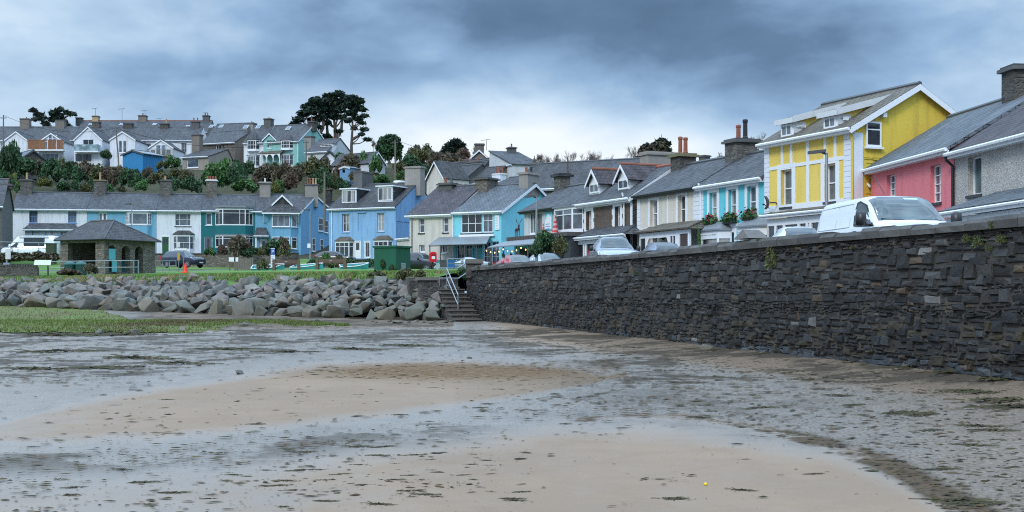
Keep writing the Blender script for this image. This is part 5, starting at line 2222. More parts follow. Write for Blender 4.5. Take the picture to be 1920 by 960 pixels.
    bb.box(xl, -1.4, ze_ - .16, xr, -1.34, ze_)
    for xx in (x0 - .35, x1 + .15):
        bb.tube([(xx, -.05, ze_ - 1.2), (xx, -.3, ze_ - .9), (xx, -1.0, ze_ - .1)], .06, 6)
    h.put('bargeboard', bb, WHITE, by)
    xa, xb = h.at(476, 442, -1.3)[0], h.at(503, 442, -1.3)[0]
    zf = h.at(490, 442, -1.3)[1]
    h.leanto(xa, xb, zf + 1.0, zf, 1.3, SLATE, hipl=.3, hipr=.3)
    pm = MB()
    pm.box(xa + .15, -1.2, 0, xa + .32, -1.05, zf - .17)
    h.put('porch_post', pm, WHITE)
    h.door((487, 448, 502, 476), WHITE, [(.3, .5, .7, .85)], rec=.1)
    # windows of the end wall
    nx = Vector((h.skr, 1, 0)).normalized()
    nn = Vector((1, -h.skr, 0)).normalized()

    def endwin(u, v0, v1, wd):
        # plane of the skewed end wall
        o, d = h.ray(u, (v0 + v1) / 2)
        pt0 = Vector((h.L, 0, 0))
        t = (pt0 - o).dot(nn) / d.dot(nn)
        p = o + d * t
        o1, d1 = h.ray(u, v1)
        zb_ = (o1 + d1 * t).z
        o1, d1 = h.ray(u, v0)
        zt_ = (o1 + d1 * t).z
        h.fixwin((p.x, p.y, zb_), nx, nn, wd, zt_ - zb_, (), (.5,), glass=GLASS[1], sill=True)
    endwin(597, 408, 433, 1.5)
    endwin(608.5, 413, 436, 1.2)
    endwin(585, 446, 471, 1.0)
    endwin(600, 448, 473, 1.0)
    h.chimney(578, 346, 1.6, 1.2, y=4.3, mat=CONC, x=h.L + 1.35, drop=1.4, cap=.1, pots=[(-.3, .75, TERRA), (-.1, .75, TERRA), (.12, .75, BUFF), (.33, .75, BUFF)])
    mb = MB()
    x, z = h.at(558, 435, -.06)
    mb.box(x - .55, -.06, z - .09, x + .3, -.002, z + .09)
    h.finish()
    # slate roof of the house behind the gap
    h = House('gap_house', 'grey slate roofed house filling the gap behind the blue end house', 590, 172, 640, 171, 7.2, 11.5, 8, 2.6, W_CAFE, SLATEP)
    h.chimney(615, 355, .9, .9, drop=.8, mat=STONE)
    h.finish()
    # dark stone building at the frame edge
    h = House('dark_gable_building', 'dark grey building with slate roof at the end of the terrace', -90, 138, 4, 139, 5.2, 11.2, 7.0, 3.0, CONCD, SLATE, skr=-.02, side=CONCD, orr=.15, barge='')
    h.chimney(0, 346, 1.5, 1.5, x=h.L - .3, mat=STONED, pots=[(.2, .7, TERRA)], drop=1.0)
    h.finish()


random.seed(11)
right_street()
square_houses()
left_terrace()

# ------------------------------------------------------------ houses up the hill
def hill_houses():
    G = 'white houses of the upper terrace'
    gz = 24.0
    Y0 = 234.0
    zz = lambda v, Y: EYE + (HV - v) / F * Y

    def unit(name, label, ua, ub, ridge=239, eave=262, v0=300, wall=W_WHITE, roof=SLATE, Y=Y0, dp=8.0, **k):
        ze = zz(eave, Y)
        yr = Y + dp / 2
        return House(name, label, ua, Y, ub, Y, zz(v0, Y), ze, dp, zz(ridge, yr) - ze, wall, roof, group=k.pop('group', G), ol=k.pop('ol', 0), orr=k.pop('orr', 0), **k)

    def wing(h, ua, ub, apex, eave, foot, Y, dp, wall=W_WHITE, roof=SLATE, **k):
        ze = zz(eave, Y)
        return House('', '', ua, Y, ub, Y, zz(foot, Y), ze, dp, zz(apex, Y) - ze, wall, roof, root=h, gf=True, oe=.15, ol=.15, **k)
    Yw = 226.0
    # far left
    h = unit('upper_white_house', 'plain white gabled house on the hill nearest the tarred pole', -60, 62)
    w_ = wing(h, 10, 50, 247, 262, 300, Yw, 8)
    w_.fixwin((-.6, -.02, 1.2), (1, 0, 0), (0, -1, 0), 1.0, 1.3, (), (.5,))
    w_.finish()
    h.win((1, 268, 9, 282))
    h.chimney(48, 223, 1.7, 1.3, mat=W_GREYB, drop=1.2, cap=.08, pots=[(.1, .3, TERRA)])
    h.finish()
    # timber balcony house
    h = unit('balcony_house', 'white hillside house with glazed gable behind a brown timber balcony', 62, 136)
    w_ = wing(h, 73, 119, 250, 266, 306, Yw, 8)
    for i in range(4):
        x = .9 + i * .78
        w_.fixwin((x, -.01, 2.4), (1, 0, 0), (0, -1, 0), .68, [1.9, 2.6, 2.6, 1.9][i], (), (.75,), glass=GLASS[3])
    w_.fixwin((.5, -.01, .2), (1, 0, 0), (0, -1, 0), 3.0, 1.5, (.25, .5, .75), (), glass=GLASS[3])
    w_.finish()
    bm_ = MB()
    x0, x1 = w_.at(53, 270, -1.6)[0], w_.at(119, 270, -1.6)[0]
    zf, zt = w_.at(86, 280, -1.6)[1], w_.at(86, 263, -1.6)[1]
    bm_.box(x0, -1.7, zf - .25, x1, -.02, zf - .02, 1)
    t = x0
    while t < x1:
        if not (.95 < t - x0 - 2.0 < 1.5 or 2.7 < t - x0 - 2 < 3.0):
            bm_.box(t, -1.7, zf, t + .22, -1.64, zt)
        t += .25
    bm_.box(x0, -1.72, zt + .002, x1, -1.62, zt + .09)
    h.put('balcony', bm_, [m_plain('brown_timber', (.23, .10, .04), .7, var=.3, vs=6), WHITE]).matrix_basis = w_.B
    h.chimney(114, 226, 1.6, 1.3, mat=W_GREYB, drop=1.2, cap=.06)
    h.finish()
    # glass balcony house
    h = unit('glass_balcony_house', 'white hillside house with tall gable and glass balcony', 136.5, 205)
    w_ = wing(h, 139, 191, 238, 262, 308, Yw - 1, 9)
    w_.win((155, 259, 176, 281), (.5,), (), glass=GLASS[0], rec=.05, fw=.1)
    w_.win((141, 288, 172, 304), (.45,), (), glass=GLASS[0], rec=.1, fw=.08)
    x0, x1 = w_.at(139, 270, -1.3)[0], w_.at(184, 270, -1.3)[0]
    zf = w_.at(160, 283, -1.3)[1]
    bm_ = MB()
    bm_.box(x0, -1.4, zf - .22, x1, -.02, zf)
    b = h.put('balcony', bm_, WHITE)
    gm = MB()
    gm.box(x0, -1.38, zf + .002, x1, -1.34, zf + 1.15)
    gm.box(x1 - .04, -1.339, zf + .002, x1, -.05, zf + 1.15)
    pg = h.put('pane', gm, m_glass('balcony_glass', (.26, .36, .38), .05), b)
    b.matrix_basis = w_.B
    w_.skylight(189, 256) if False else None
    w_.finish()
    h.chimney(181, 229, 1.3, 1.2, mat=STONE, drop=1.2)
    h.finish()
    # fourth gable
    h = unit('french_window_house', 'white hillside gable with french windows beside the blue shed', 205.5, 272)
    w_ = wing(h, 206, 253, 247, 262, 308, Yw, 8)
    w_.win((222.5, 264, 229, 286), (), (), glass=GLASS[1], rec=.05)
    w_.win((230.5, 264, 237.5, 286), (), (), glass=GLASS[1], rec=.05)
    w_.finish()
    h.chimney(241, 231, 1.6, 1.2, mat=STONED, drop=1.2)
    h.finish()
    # conservatory house
    h = unit('conservatory_house', 'white hillside house with small glazed gable and balcony rail', 272.5, 372)
    h.win((275.5, 269, 283.5, 282))
    h.win((340, 268, 350, 287), (.5,), (.5,))
    w_ = wing(h, 279, 324, 262, 277, 310, Yw, 8)
    for i in range(4):
        w_.fixwin((.35 + i * .92, -.01, .3 + 1.0), (1, 0, 0), (0, -1, 0), .85, [1.5, 2.3, 2.3, 1.5][i], (), (), glass=GLASS[3])
    w_.finish()
    bm_ = MB()
    x0, x1 = w_.at(276, 280, -1.0)[0], w_.at(323, 280, -1.0)[0]
    zf = w_.at(300, 291, -1.0)[1]
    bm_.box(x0, -1.1, zf - .2, x1, -.02, zf)
    n = 26
    for k in range(n + 1):
        bm_.box(x0 + (x1 - x0) * k / n, -1.1, zf + .002, x0 + (x1 - x0) * k / n + .05, -1.05, zf + 1.05)
    bm_.box(x0, -1.12, zf + 1.06, x1 + .05, -1.03, zf + 1.12)
    h.put('balcony', bm_, m_plain('grey_timber', (.20, .19, .15), .8)).matrix_basis = w_.B
    h.chimney(309, 232, 1.5, 1.2, mat=STONED, drop=1.3, pots=[(.2, .9, BUFF)])
    h.chimney(367, 228, 1.4, 1.2, mat=CONCD, drop=1.4, pots=[(-.25, .7, TERRA), (.25, .7, TERRA)])
    h.finish()
    # the higher street behind
    Yb = 262
    h = unit('back_street_houses', 'long slate roofed terrace along the skyline with a red ridge', 143, 388, 227, 246, 280, W_GREYB, SLATE, Yb, 9, group='skyline terraces', ridge_=None) if False else House('skyline_terrace', 'long slate roofed terrace along the skyline with a red ridge', 143, Yb, 388, Yb, zz(285, Yb), zz(247, Yb), 9, zz(227, Yb + 4.5) - zz(247, Yb), W_GREYB, SLATE, cat='terrace', ridge=TERRA)
    for (u, v) in ((170, 234), (228, 234), (290, 234), (352, 238)):
        h.skylight(u, v, .7, .9)
    h.chimney(149, 221, 1.2, 1.3, mat=CONCD, drop=1)
    h.chimney(180, 218, 1.2, 1.3, mat=BUFF, drop=1)
    h.chimney(268, 217, 1.6, 1.3, mat=W_GREYB, drop=1, pots=[(0, .5, BLACK)])
    h.chimney(387, 217, 1.3, 1.3, mat=CONCD, drop=1.2, pots=[(-.2, .5, TERRA), (.2, .5, TERRA)])
    for (u, v, hh) in ((179, 203, 2.0), (229, 204, 3.4), (272, 207, 2.0), (300, 222, 1), (386, 211, 1)):
        h.aerial(u, v, 4.6, hh)
    h.finish()
    # stone house and its beige kitchen wing
    h = House('stone_hill_house', 'grey stone hillside house with white sash windows and beige chimney', 376, 222, 441, 219, zz(322, 222), zz(267, 220), 7.5, zz(247, 224) - zz(267, 220), STONEB, SLATE, skr=.28, side=W_GREYB, orr=.1)
    h.win((404, 271, 414.5, 288), (.5,), (.5,), sur=.0, fw=.12)
    h.win((403.5, 302, 415, 316), (.5,), (.5,), fw=.12)
    h.downpipe(419, 269, None, BLACK)
    h.chimney(447, 233, 1.3, 1.2, mat=CONC, drop=1.6, x=h.L + .7, pots=[(0, .4, BUFF)])
    h.finish()
    h = House('beige_kitchen_wing', 'beige rendered cottage with one broad window below the stone hill house', 342, 214, 391, 212, zz(330, 214), zz(294, 213), 5.5, zz(281, 216) - zz(294, 213), W_BEIGE, SLATED, skr=.15, rpos=.8)
    h.win((350, 297, 372, 314.5), (), (), glass=GLASS[3], fw=.12)
    h.chimney(370, 253, 1.6, 1.1, y=4.5, mat=W_GREYB, drop=2.2, pots=[(0, .4, TERRA)])
    h.finish()
    # white and mint pair
    Ym = 216
    h = House('mint_house', 'mint green house with white bay windows on the hill below the pines', 494.5, Ym, 560, Ym - 2, zz(320, Ym), zz(266, Ym), 8, zz(237, Ym + 4) - zz(266, Ym), W_MINT, SLATE, skr=.18, barge='r', orr=.12, ol=0)
    h2 = House('white_pair_house', 'white half of the hillside pair with a conical bay roof', 457, Ym + 1, 494, Ym, zz(320, Ym), zz(266, Ym), 8, zz(236, Ym + 4) - zz(266, Ym), W_WHITE, SLATE, ol=0, orr=0)
    for (hh, ua, ub, vt) in ((h2, 460, 484, 260), (h, 523, 547, 263)):
        x0, x1 = hh.at(ua, 270, -.6)[0], hh.at(ub, 270, -.6)[0]
        za, zb, zc, zd = (hh.at(530, v, -.6)[1] for v in (vt, 278, 289, 313))
        hh.bay(x0, x1, zb - .3, za, .6, .45, .3, .12, 'x', WHITE, GLASS[0], (.3, .7), (.5,), (.5,), roofh=1.25 if ua < 500 else .9, roofm=SLATE)
        hh.bay(x0, x1, zd, zc, .6, .45, .3, .12, None, WHITE, GLASS[1], (.3, .7), (.5,), (.5,))
    w_ = House('', '', 494, Ym - .5, 516, Ym - .5, zz(320, Ym), zz(262, Ym), 3, zz(251, Ym) - zz(262, Ym), W_MINT, SLATE, root=h, gf=True, oe=.2, ol=.25)
    w_.win((500.5, 263, 509, 278), (.5,), (.5,), fw=.1)
    w_.finish()
    # arched porch across the ground floor
    x0, x1 = h.at(487, 288, -1.3)[0], h.at(523, 288, -1.3)[0]
    zt = h.at(505, 288, -1.3)[1]
    h.leanto(x0 - .3, x1 + .3, zt + .55, zt, 1.3, SLATEB, fas=False)
    am = MB()
    n = 3
    wd = (x1 - x0) / n
    for k in range(n):
        xa = x0 + wd * k
        am.box(xa, -1.22, 0, xa + .12, -1.1, zt - .5)
        pts = [(xa, -1.2, zt), (xa, -1.2, zt - .5)] + [(xa + wd / 2 - wd * .42 * math.cos(math.pi * q / 8), -1.2, zt - .75 + .6 * math.sin(math.pi * q / 8)) for q in range(9)] + [(xa + wd, -1.2, zt - .5), (xa + wd, -1.2, zt)]
        am.prism(pts, (0, .08, 0))
    am.box(x1, -1.22, 0, x1 + .12, -1.1, zt)
    h.put('porch_arch', am, WHITE)
    h.door((502, 294, 509, 313), BROWND, rec=.2, toz=False)
    h.skylight(541, 242)
    h2.skylight(462, 239)
    h2.skylight(485, 239)
    h.downpipe(558, 268, None, WHITE)
    h.chimney(504, 223, 1.3, 1.2, mat=CONCD, drop=1.0, pots=[(0, .3, BUFF)])
    h.chimney(565, 229, 1.2, 1.2, mat=STONED, x=h.L + .5, drop=1.2, pots=[(-.1, .8, TERRA)])
    h.finish()
    h2.finish()
    # roofs between: slate terrace behind the white pair
    h = House('upper_slate_house', 'plain slate roof with two skylights between the skyline terrace and the white pair', 388, 240, 458, 238, zz(290, 240), zz(256, 240), 8, zz(234, 244) - zz(256, 240), W_GREYB, SLATE, ridge=DGREY, orr=0, ol=0)
    h.skylight(397, 238)
    h.skylight(415, 238)
    h.finish()
    # bungalow behind the power pole
    h = House('white_bungalow', 'white hillside bungalow with grey roof and box dormer below the pines', 574, 208, 614, 206, zz(318, 208), zz(284, 207), 7, zz(262, 210) - zz(284, 207), W_CAFE, SLATE)
    w_ = House('', '', 602, 203, 633, 203, zz(320, 203), zz(299, 203), 6, zz(284, 203) - zz(299, 203), W_WHITE, SLATE, root=h, gf=True, oe=.2, ol=.15, trim=BLACK)
    w_.finish()
    h.chimney(581, 256, 1.3, 1.2, mat=CONC, drop=1.5)
    h.dormer(h.at(601, 280, 1.2)[0], h.at(624, 280, 1.2)[0], h.at(612, 286, 1.2)[1], h.at(612, 270, 1.2)[1], 1.2, 'flat', cols=(.33, .66))
    h.finish()
    h = House('grey_gable_cottage', 'pale grey gabled cottage with long sloping roof near the dark round tree', 692, 196, 722, 199, zz(325, 197), zz(305, 196), 8, zz(284, 196) - zz(305, 196), W_CAFE, SLATE, gf=True, ol=.2)
    h.win((728, 308, 736, 318)) if False else None
    h.finish()
    # sheds
    h = House('blue_shed', 'bright blue boarded shed on the hillside below the white houses', 230, 206, 268, 204, zz(321, 206), zz(289, 205), 4.5, zz(282, 205) - zz(289, 205), m_boards('blue_boards', (.03, .23, .48)), LEAD, cat='shed', gf=True, ol=.35, oe=.2, trim=DGREY)
    h.finish()
    h = House('dark_roofed_shed', 'dark shed with a blue grey roof beneath the timber balcony', 34, 200, 90, 203, zz(316, 200), zz(300, 200), 6, zz(280, 200) - zz(300, 200), CONCD, m_slate('metal_roof', (.11, .135, .16), (.12, .145, .17), .05, rough=.3), cat='shed', gf=True, ol=.25, oe=.3, trim=DGREY)
    h.finish()
    h = House('pale_blue_hut', 'small pale blue garden hut on the slope below the white bungalow', 637, 190, 656, 189, zz(328, 190), zz(316, 190), 2.5, zz(313, 190) - zz(316, 190), m_boards('pale_blue_boards', (.16, .33, .50)), LEAD, cat='hut', gf=True, ol=.1, oe=.1, trim=OFFWHITE)
    h.open.append((.5, .3, 1.0, .8, .1))
    h.finish()

    # ---- the middle of the hill, behind the blue and aqua houses
    G2 = 'roofs stepping up behind the aqua shop'
    h = House('brown_gable_house', 'brown gabled house with a white flank on the crest behind the aqua shop', 878, 182, 919, 182, zz(335, 182), zz(300, 182), 9, zz(282, 182) - zz(300, 182), W_GREYB, SLATE, gf=True, group=G2, ol=.25, oe=.25, side=W_CAFE)
    h.chimney(905, 270, 1.3, 1.0, y=1.2, mat=STONEB, x=h.L / 2, drop=0.6)
    h.aerial(912, 262, 2, 1.5)
    h.finish()
    h = House('white_flank_house', 'white rendered end wall with a long sloping roof on the crest', 917, 176, 960, 168, zz(345, 172), zz(309, 168), 8, 0.2, W_CAFE, SLATE, group=G2, oe=.1)
    h.open = []
    e = MB()
    (xa, za), (xb, zb) = h.at(918, 284), h.at(958, 308)
    e.prism([(0, 0, h.eh - .01), (h.L, 0, h.eh - .01), (h.L, 0, zb), (xa, 0, za)], (0, 4, 0))
    h.put('gable', e, W_CAFE)
    e = MB()
    e.prism([(xa - .1, -.15, za), (h.L + .2, -.15, zb - .1), (h.L + .2, 4.3, zb - .1), (xa - .1, 4.3, za)], (0, 0, .14))
    h.put('sloping_roof', e, SLATE)
    h.chimney(929, 281, 1.1, 1.0, y=3, mat=CONCD, drop=1, x=.8, ztop=za + .6, pots=[(0, .5, TERRA)])
    h.finish()
    for (ua, ub, Y, ve, vr, vb, wl, lab, vc) in (
            (800, 834, 168, 338, 309, 372, W_CREAM2, 'cream gabled house with black slates behind the blue house', None),
            (822, 872, 172, 340, 314, 372, CONCD, 'dark rendered house with a broad chimney in the stepping roofs', (848, 312)),
            (838, 890, 178, 338, 303, 372, CONCD, 'dark roofed house second up the slope behind the aqua shop', (868, 303)),
            (868, 914, 170, 345, 318, 380, W_GREYB, 'grey brown house with a beige chimney below the crest', (890, 304)),
            (915, 958, 150, 352, 336, 385, W_CAFE, 'grey house with a dark gutter just above the aqua shop roof', None)):
        dp = 4 if ua == 800 else 7
        h = House('hillside_house', lab, ua, Y, ub, Y - 3, zz(vb, Y), zz(ve, Y), dp, max(.5, zz(vr, Y + dp / 2) - zz(ve, Y)), wl, SLATED, group=G2, gf=(ua == 800), ol=.1, orr=.1)
        if vc:
            h.chimney(vc[0], vc[1], 2.2, 1.1, mat=CONC if ua != 822 else CONCD, drop=1.4, cap=.1, pots=[(-.3, .5, TERRA), (.3, .5, TERRA)])
        if ua == 915:
            h.chimney(936, 326, 1.5, 1.0, mat=W_WHITE, drop=1.6, cap=.04, capm=OFFWHITE, pots=[(-.4, .8, TERRA), (0, .8, TERRA), (.4, .8, TERRA)])
        h.finish()
    # lichen covered garden wall
    a, b = P(838, 345, 128), P(888, 345, 126)
    t = thing('garden_wall', 'lichen speckled grey stone wall behind the purple slate roof', 'wall', (a.x, a.y, 8))
    mb = MB()
    mb.obox((0, 0, 0), b - a, (0, .5, 0), (0, 0, zz(343, 127) - 8))
    obj('masonry', mb, m_stone('lichen_stone', [(.17, .17, .15), (.30, .30, .26), (.22, .2, .17), (.14, .14, .13)]), t)
    # chapel
    h = House('chapel', 'long slate roofed stone chapel with a finial above the cafe', 957, 124, 1185, 118, zz(370, 122), zz(352, 122), 9, zz(310, 128) - zz(352, 122), STONE, SLATED, cat='chapel', ol=.1, orr=.1, skl=.05)
    mb = MB()
    x, z = h.at(965, 310, 4.5)
    x = .1 + .2
    zr = h.eh + h.rise
    mb.lathe([(.28, -.2), (.3, .1), (.12, .25), (.16, .5), (.05, .75), (.03, .95)], (x, 4.5, zr), 8)
    h.put('finial', mb, STONE)
    mb = MB()
    x2 = h.at(1077, 330, 4)[0]
    mb.tube([(x2, 2.5, h.roofz(2.5) - .2), (x2, 2.5, h.roofz(2.5) + 1.6)], .07, 6)
    h.put('flue', mb, m_plain('rusty_flue', (.14, .06, .035), .8))
    h.finish()
    h = House('distant_chimney_house', 'slate ridge with one small chimney glimpsed between the cream and turquoise roofs', 1302, 140, 1360, 136, 10, zz(318, 138), 7, zz(303, 141) - zz(318, 138), W_GREYB, SLATE)
    h.chimney(1321, 292, .9, .9, mat=STONE, drop=.8, cap=.1)
    h.finish()


def m_boards(name, col):
    m, g, bs = new_mat(name)
    uv = uvco(g)
    sx = g.n('SeparateXYZ', None, Vector=uv).outputs[1]
    saw = g.math('FRACT', g.math('MULTIPLY', sx, 4.5))
    c = g.mix(g.sstep(saw, .0, .14), tuple(x * .45 for x in col), col)
    c = g.mix(g.math('MULTIPLY', g.noise(objco(g), 4, 4), .3), c, tuple(x * .6 for x in col))
    lk(g, bs.inputs['Base Color'], c)
    lk(g, bs.inputs['Roughness'], .6)
    bump(g, bs, saw, .6, .03)
    return m


random.seed(12)
hill_houses()

# ------------------------------------------------------------ vehicles: lofted bodies
def paint(name, col, metal=0.0):
    if name in MATS:
        return MATS[name]
    m, g, bs = new_mat(name)
    n = g.noise(objco(g), 2.5, 4)
    lk(g, bs.inputs['Base Color'], g.mix(g.math('MULTIPLY', g.sstep(n, .5, .8), .25), col, tuple(x * .7 + .02 for x in col)))
    lk(g, bs.inputs['Roughness'], .32)
    lk(g, bs.inputs['Metallic'], metal)
    lk(g, bs.inputs['Coat Weight'], .7)
    lk(g, bs.inputs['Coat Roughness'], .06)
    MATS[name] = m
    return m


CARGLASS = m_glass('car_glass', (.03, .04, .045), .03)
CARGLASS2 = m_glass('car_glass_light', (.065, .095, .10), .04)
LAMP = m_plain('lamp_lens', (.62, .66, .7), .08, .4, var=.1)
REDLAMP = m_plain('red_lens', (.45, .02, .02), .15)
PLATE = m_plain('number_plate', (.75, .75, .68), .4)
ALLOY = m_plain('alloy_rim', (.42, .43, .45), .3, .8)


class Loft:
    """st: (x from the nose, z sill, z belt, z top, half width at belt, half width at roof)"""
    def __init__(s, st):
        s.st = st
        s.xs = [q[0] for q in st]

    def q(s, x):
        st = s.st
        x = max(st[0][0], min(st[-1][0], x))
        i = 0
        while i < len(st) - 2 and x > st[i + 1][0]:
            i += 1
        a, b = st[i], st[i + 1]
        p0, p1 = st[max(0, i - 1)], st[min(len(st) - 1, i + 2)]
        t = (x - a[0]) / (b[0] - a[0])
        r = []
        for k in range(1, 6):
            d = (b[k] - a[k]) / (b[0] - a[0])
            m0 = (d + (a[k] - p0[k]) / (a[0] - p0[0])) / 2 if i > 0 else d
            m1 = (d + (p1[k] - b[k]) / (p1[0] - b[0])) / 2 if i < len(st) - 2 else d
            if i > 0 and d * (a[k] - p0[k]) <= 0:
                m0 = 0
            if i < len(st) - 2 and d * (p1[k] - b[k]) <= 0:
                m1 = 0
            L = b[0] - a[0]
            m0, m1 = max(-3 * abs(d), min(3 * abs(d), m0)), max(-3 * abs(d), min(3 * abs(d), m1))
            h00, h10, h01, h11 = 2 * t ** 3 - 3 * t ** 2 + 1, t ** 3 - 2 * t ** 2 + t, -2 * t ** 3 + 3 * t ** 2, t ** 3 - t ** 2
            r.append(h00 * a[k] + h10 * L * m0 + h01 * b[k] + h11 * L * m1)
        return r

    def ring(s, x):
        zb, zl, zt, w_, wr = s.q(x)
        h = max(zt - zl, .02)
        rr = min(.14, h * .35)
        return [(0, zb), (w_ * .88, zb), (w_ * .975, zb + .07), (w_ * 1.0, zb + (zl - zb) * .55), (w_ * .985, zl - .04), (w_ * .955, zl),
                (w_ * .955 + (wr - w_ * .955) * .5, zl + h * .5), (wr, zt - rr), (wr - rr * .45, zt - rr * .3), (wr * .7, zt), (0, zt + .015)]

    def side(s, x, t, sg, off=.012):
        zb, zl, zt, w_, wr = s.q(x)
        h = max(zt - zl, .02)
        rr = min(.14, h * .35)
        y = w_ * .955 + (wr - w_ * .955) * t
        return Vector((x, sg * (y + off), zl + (h - rr) * t + .005))

    def top(s, x, f, off=.012):
        zb, zl, zt, w_, wr = s.q(x)
        rr = min(.14, max(zt - zl, .02) * .35)
        e = abs(f)
        y = wr * f
        z = zt + .015 - (0 if e < .7 else (e - .7) / .3 * rr * .6) - .01 * e
        return Vector((x, y, z + off))

    def body(s, n=46):
        mb = MB()
        L = s.xs[-1]
        xs = sorted(set([L * i / n for i in range(n + 1)] + s.xs))
        rings = []
        for x in xs:
            half = s.ring(x)
            full = [(y, z) for y, z in half] + [(-y, z) for y, z in half[-2:0:-1]]
            rings.append(full)
        k = len(rings[0])
        for x, r in zip(xs, rings):
            mb.v.extend((x, y, z) for y, z in r)
        for i in range(len(xs) - 1):
            for j in range(k):
                a, b = i * k + j, i * k + (j + 1) % k
                mb.f.append((a, b, b + k, a + k))
                mb.m.append(0)
        mb.f.append(tuple(reversed(range(k))))
        mb.f.append(tuple((len(xs) - 1) * k + j for j in range(k)))
        mb.m += [0, 0]
        return mb


CARS = {
    'suv': dict(st=[(0, .42, .70, .74, .72, .55), (.12, .32, .86, .92, .86, .68), (.75, .28, .98, 1.06, .92, .76), (1.25, .28, 1.02, 1.12, .93, .74), (1.95, .28, 1.04, 1.60, .93, .62), (2.4, .28, 1.05, 1.68, .93, .62), (3.7, .28, 1.06, 1.66, .93, .60), (4.15, .32, 1.06, 1.52, .90, .60), (4.42, .40, 1.0, 1.08, .86, .70), (4.5, .48, .8, .85, .80, .66)],
                wr=.36, ax=(.92, 3.55), wins=[(1.75, 2.42), (2.5, 3.28), (3.36, 3.95)], ws=(1.28, 1.95), rs=(3.98, 4.36)),
    'hatch': dict(st=[(0, .38, .62, .66, .66, .5), (.12, .26, .74, .80, .78, .62), (.7, .2, .86, .92, .84, .70), (1.15, .2, .90, .98, .86, .68), (1.9, .2, .92, 1.38, .86, .56), (2.4, .2, .93, 1.46, .86, .56), (3.3, .2, .95, 1.42, .86, .55), (3.85, .24, .95, 1.22, .84, .56), (4.1, .34, .9, .98, .80, .64), (4.2, .42, .7, .75, .74, .6)],
                  wr=.32, ax=(.82, 3.35), wins=[(1.7, 2.35), (2.43, 3.12), (3.2, 3.55)], ws=(1.18, 1.95), rs=(3.5, 4.06)),
    'coupe': dict(st=[(0, .36, .52, .55, .62, .45), (.15, .22, .64, .68, .80, .62), (.9, .18, .80, .85, .86, .72), (1.5, .18, .86, .91, .87, .70), (2.2, .18, .88, 1.24, .87, .54), (2.6, .18, .89, 1.29, .87, .54), (3.3, .18, .9, 1.17, .86, .55), (3.85, .2, .9, .96, .84, .66), (4.3, .3, .84, .89, .78, .62), (4.42, .4, .7, .74, .7, .55)],
                  wr=.33, ax=(.9, 3.5), wins=[(1.95, 2.75), (2.82, 3.3)], ws=(1.5, 2.2), rs=(3.0, 3.7)),
    'van': dict(st=[(0, .40, .80, .86, .78, .62), (.10, .30, .98, 1.05, .92, .76), (.45, .26, 1.09, 1.17, .97, .84), (.95, .26, 1.16, 1.27, .985, .86), (1.45, .26, 1.19, 1.68, .985, .80), (1.85, .26, 1.20, 1.91, .985, .78), (2.4, .26, 1.20, 1.965, .985, .79), (4.6, .26, 1.20, 1.955, .985, .79), (4.93, .3, 1.18, 1.90, .97, .78), (4.98, .36, 1.1, 1.8, .93, .74)],
                wr=.34, ax=(.98, 3.9), wins=[], ws=(.98, 1.80), rs=None),
    'camper': dict(st=[(0, .42, .85, .92, .78, .62), (.1, .32, 1.05, 1.12, .94, .8), (.5, .3, 1.2, 1.3, 1.0, .86), (.85, .3, 1.26, 1.42, 1.02, .86), (1.5, .3, 1.3, 2.2, 1.02, .84), (1.9, .3, 1.3, 2.52, 1.02, .84), (2.5, .3, 1.3, 2.6, 1.02, .86), (5.7, .3, 1.3, 2.58, 1.02, .86), (5.95, .34, 1.3, 2.5, 1.0, .84), (6.0, .4, 1.2, 2.4, .98, .8)],
                   wr=.34, ax=(1.0, 4.6), wins=[(2.6, 4.9)], ws=(.9, 1.72), rs=None),
}


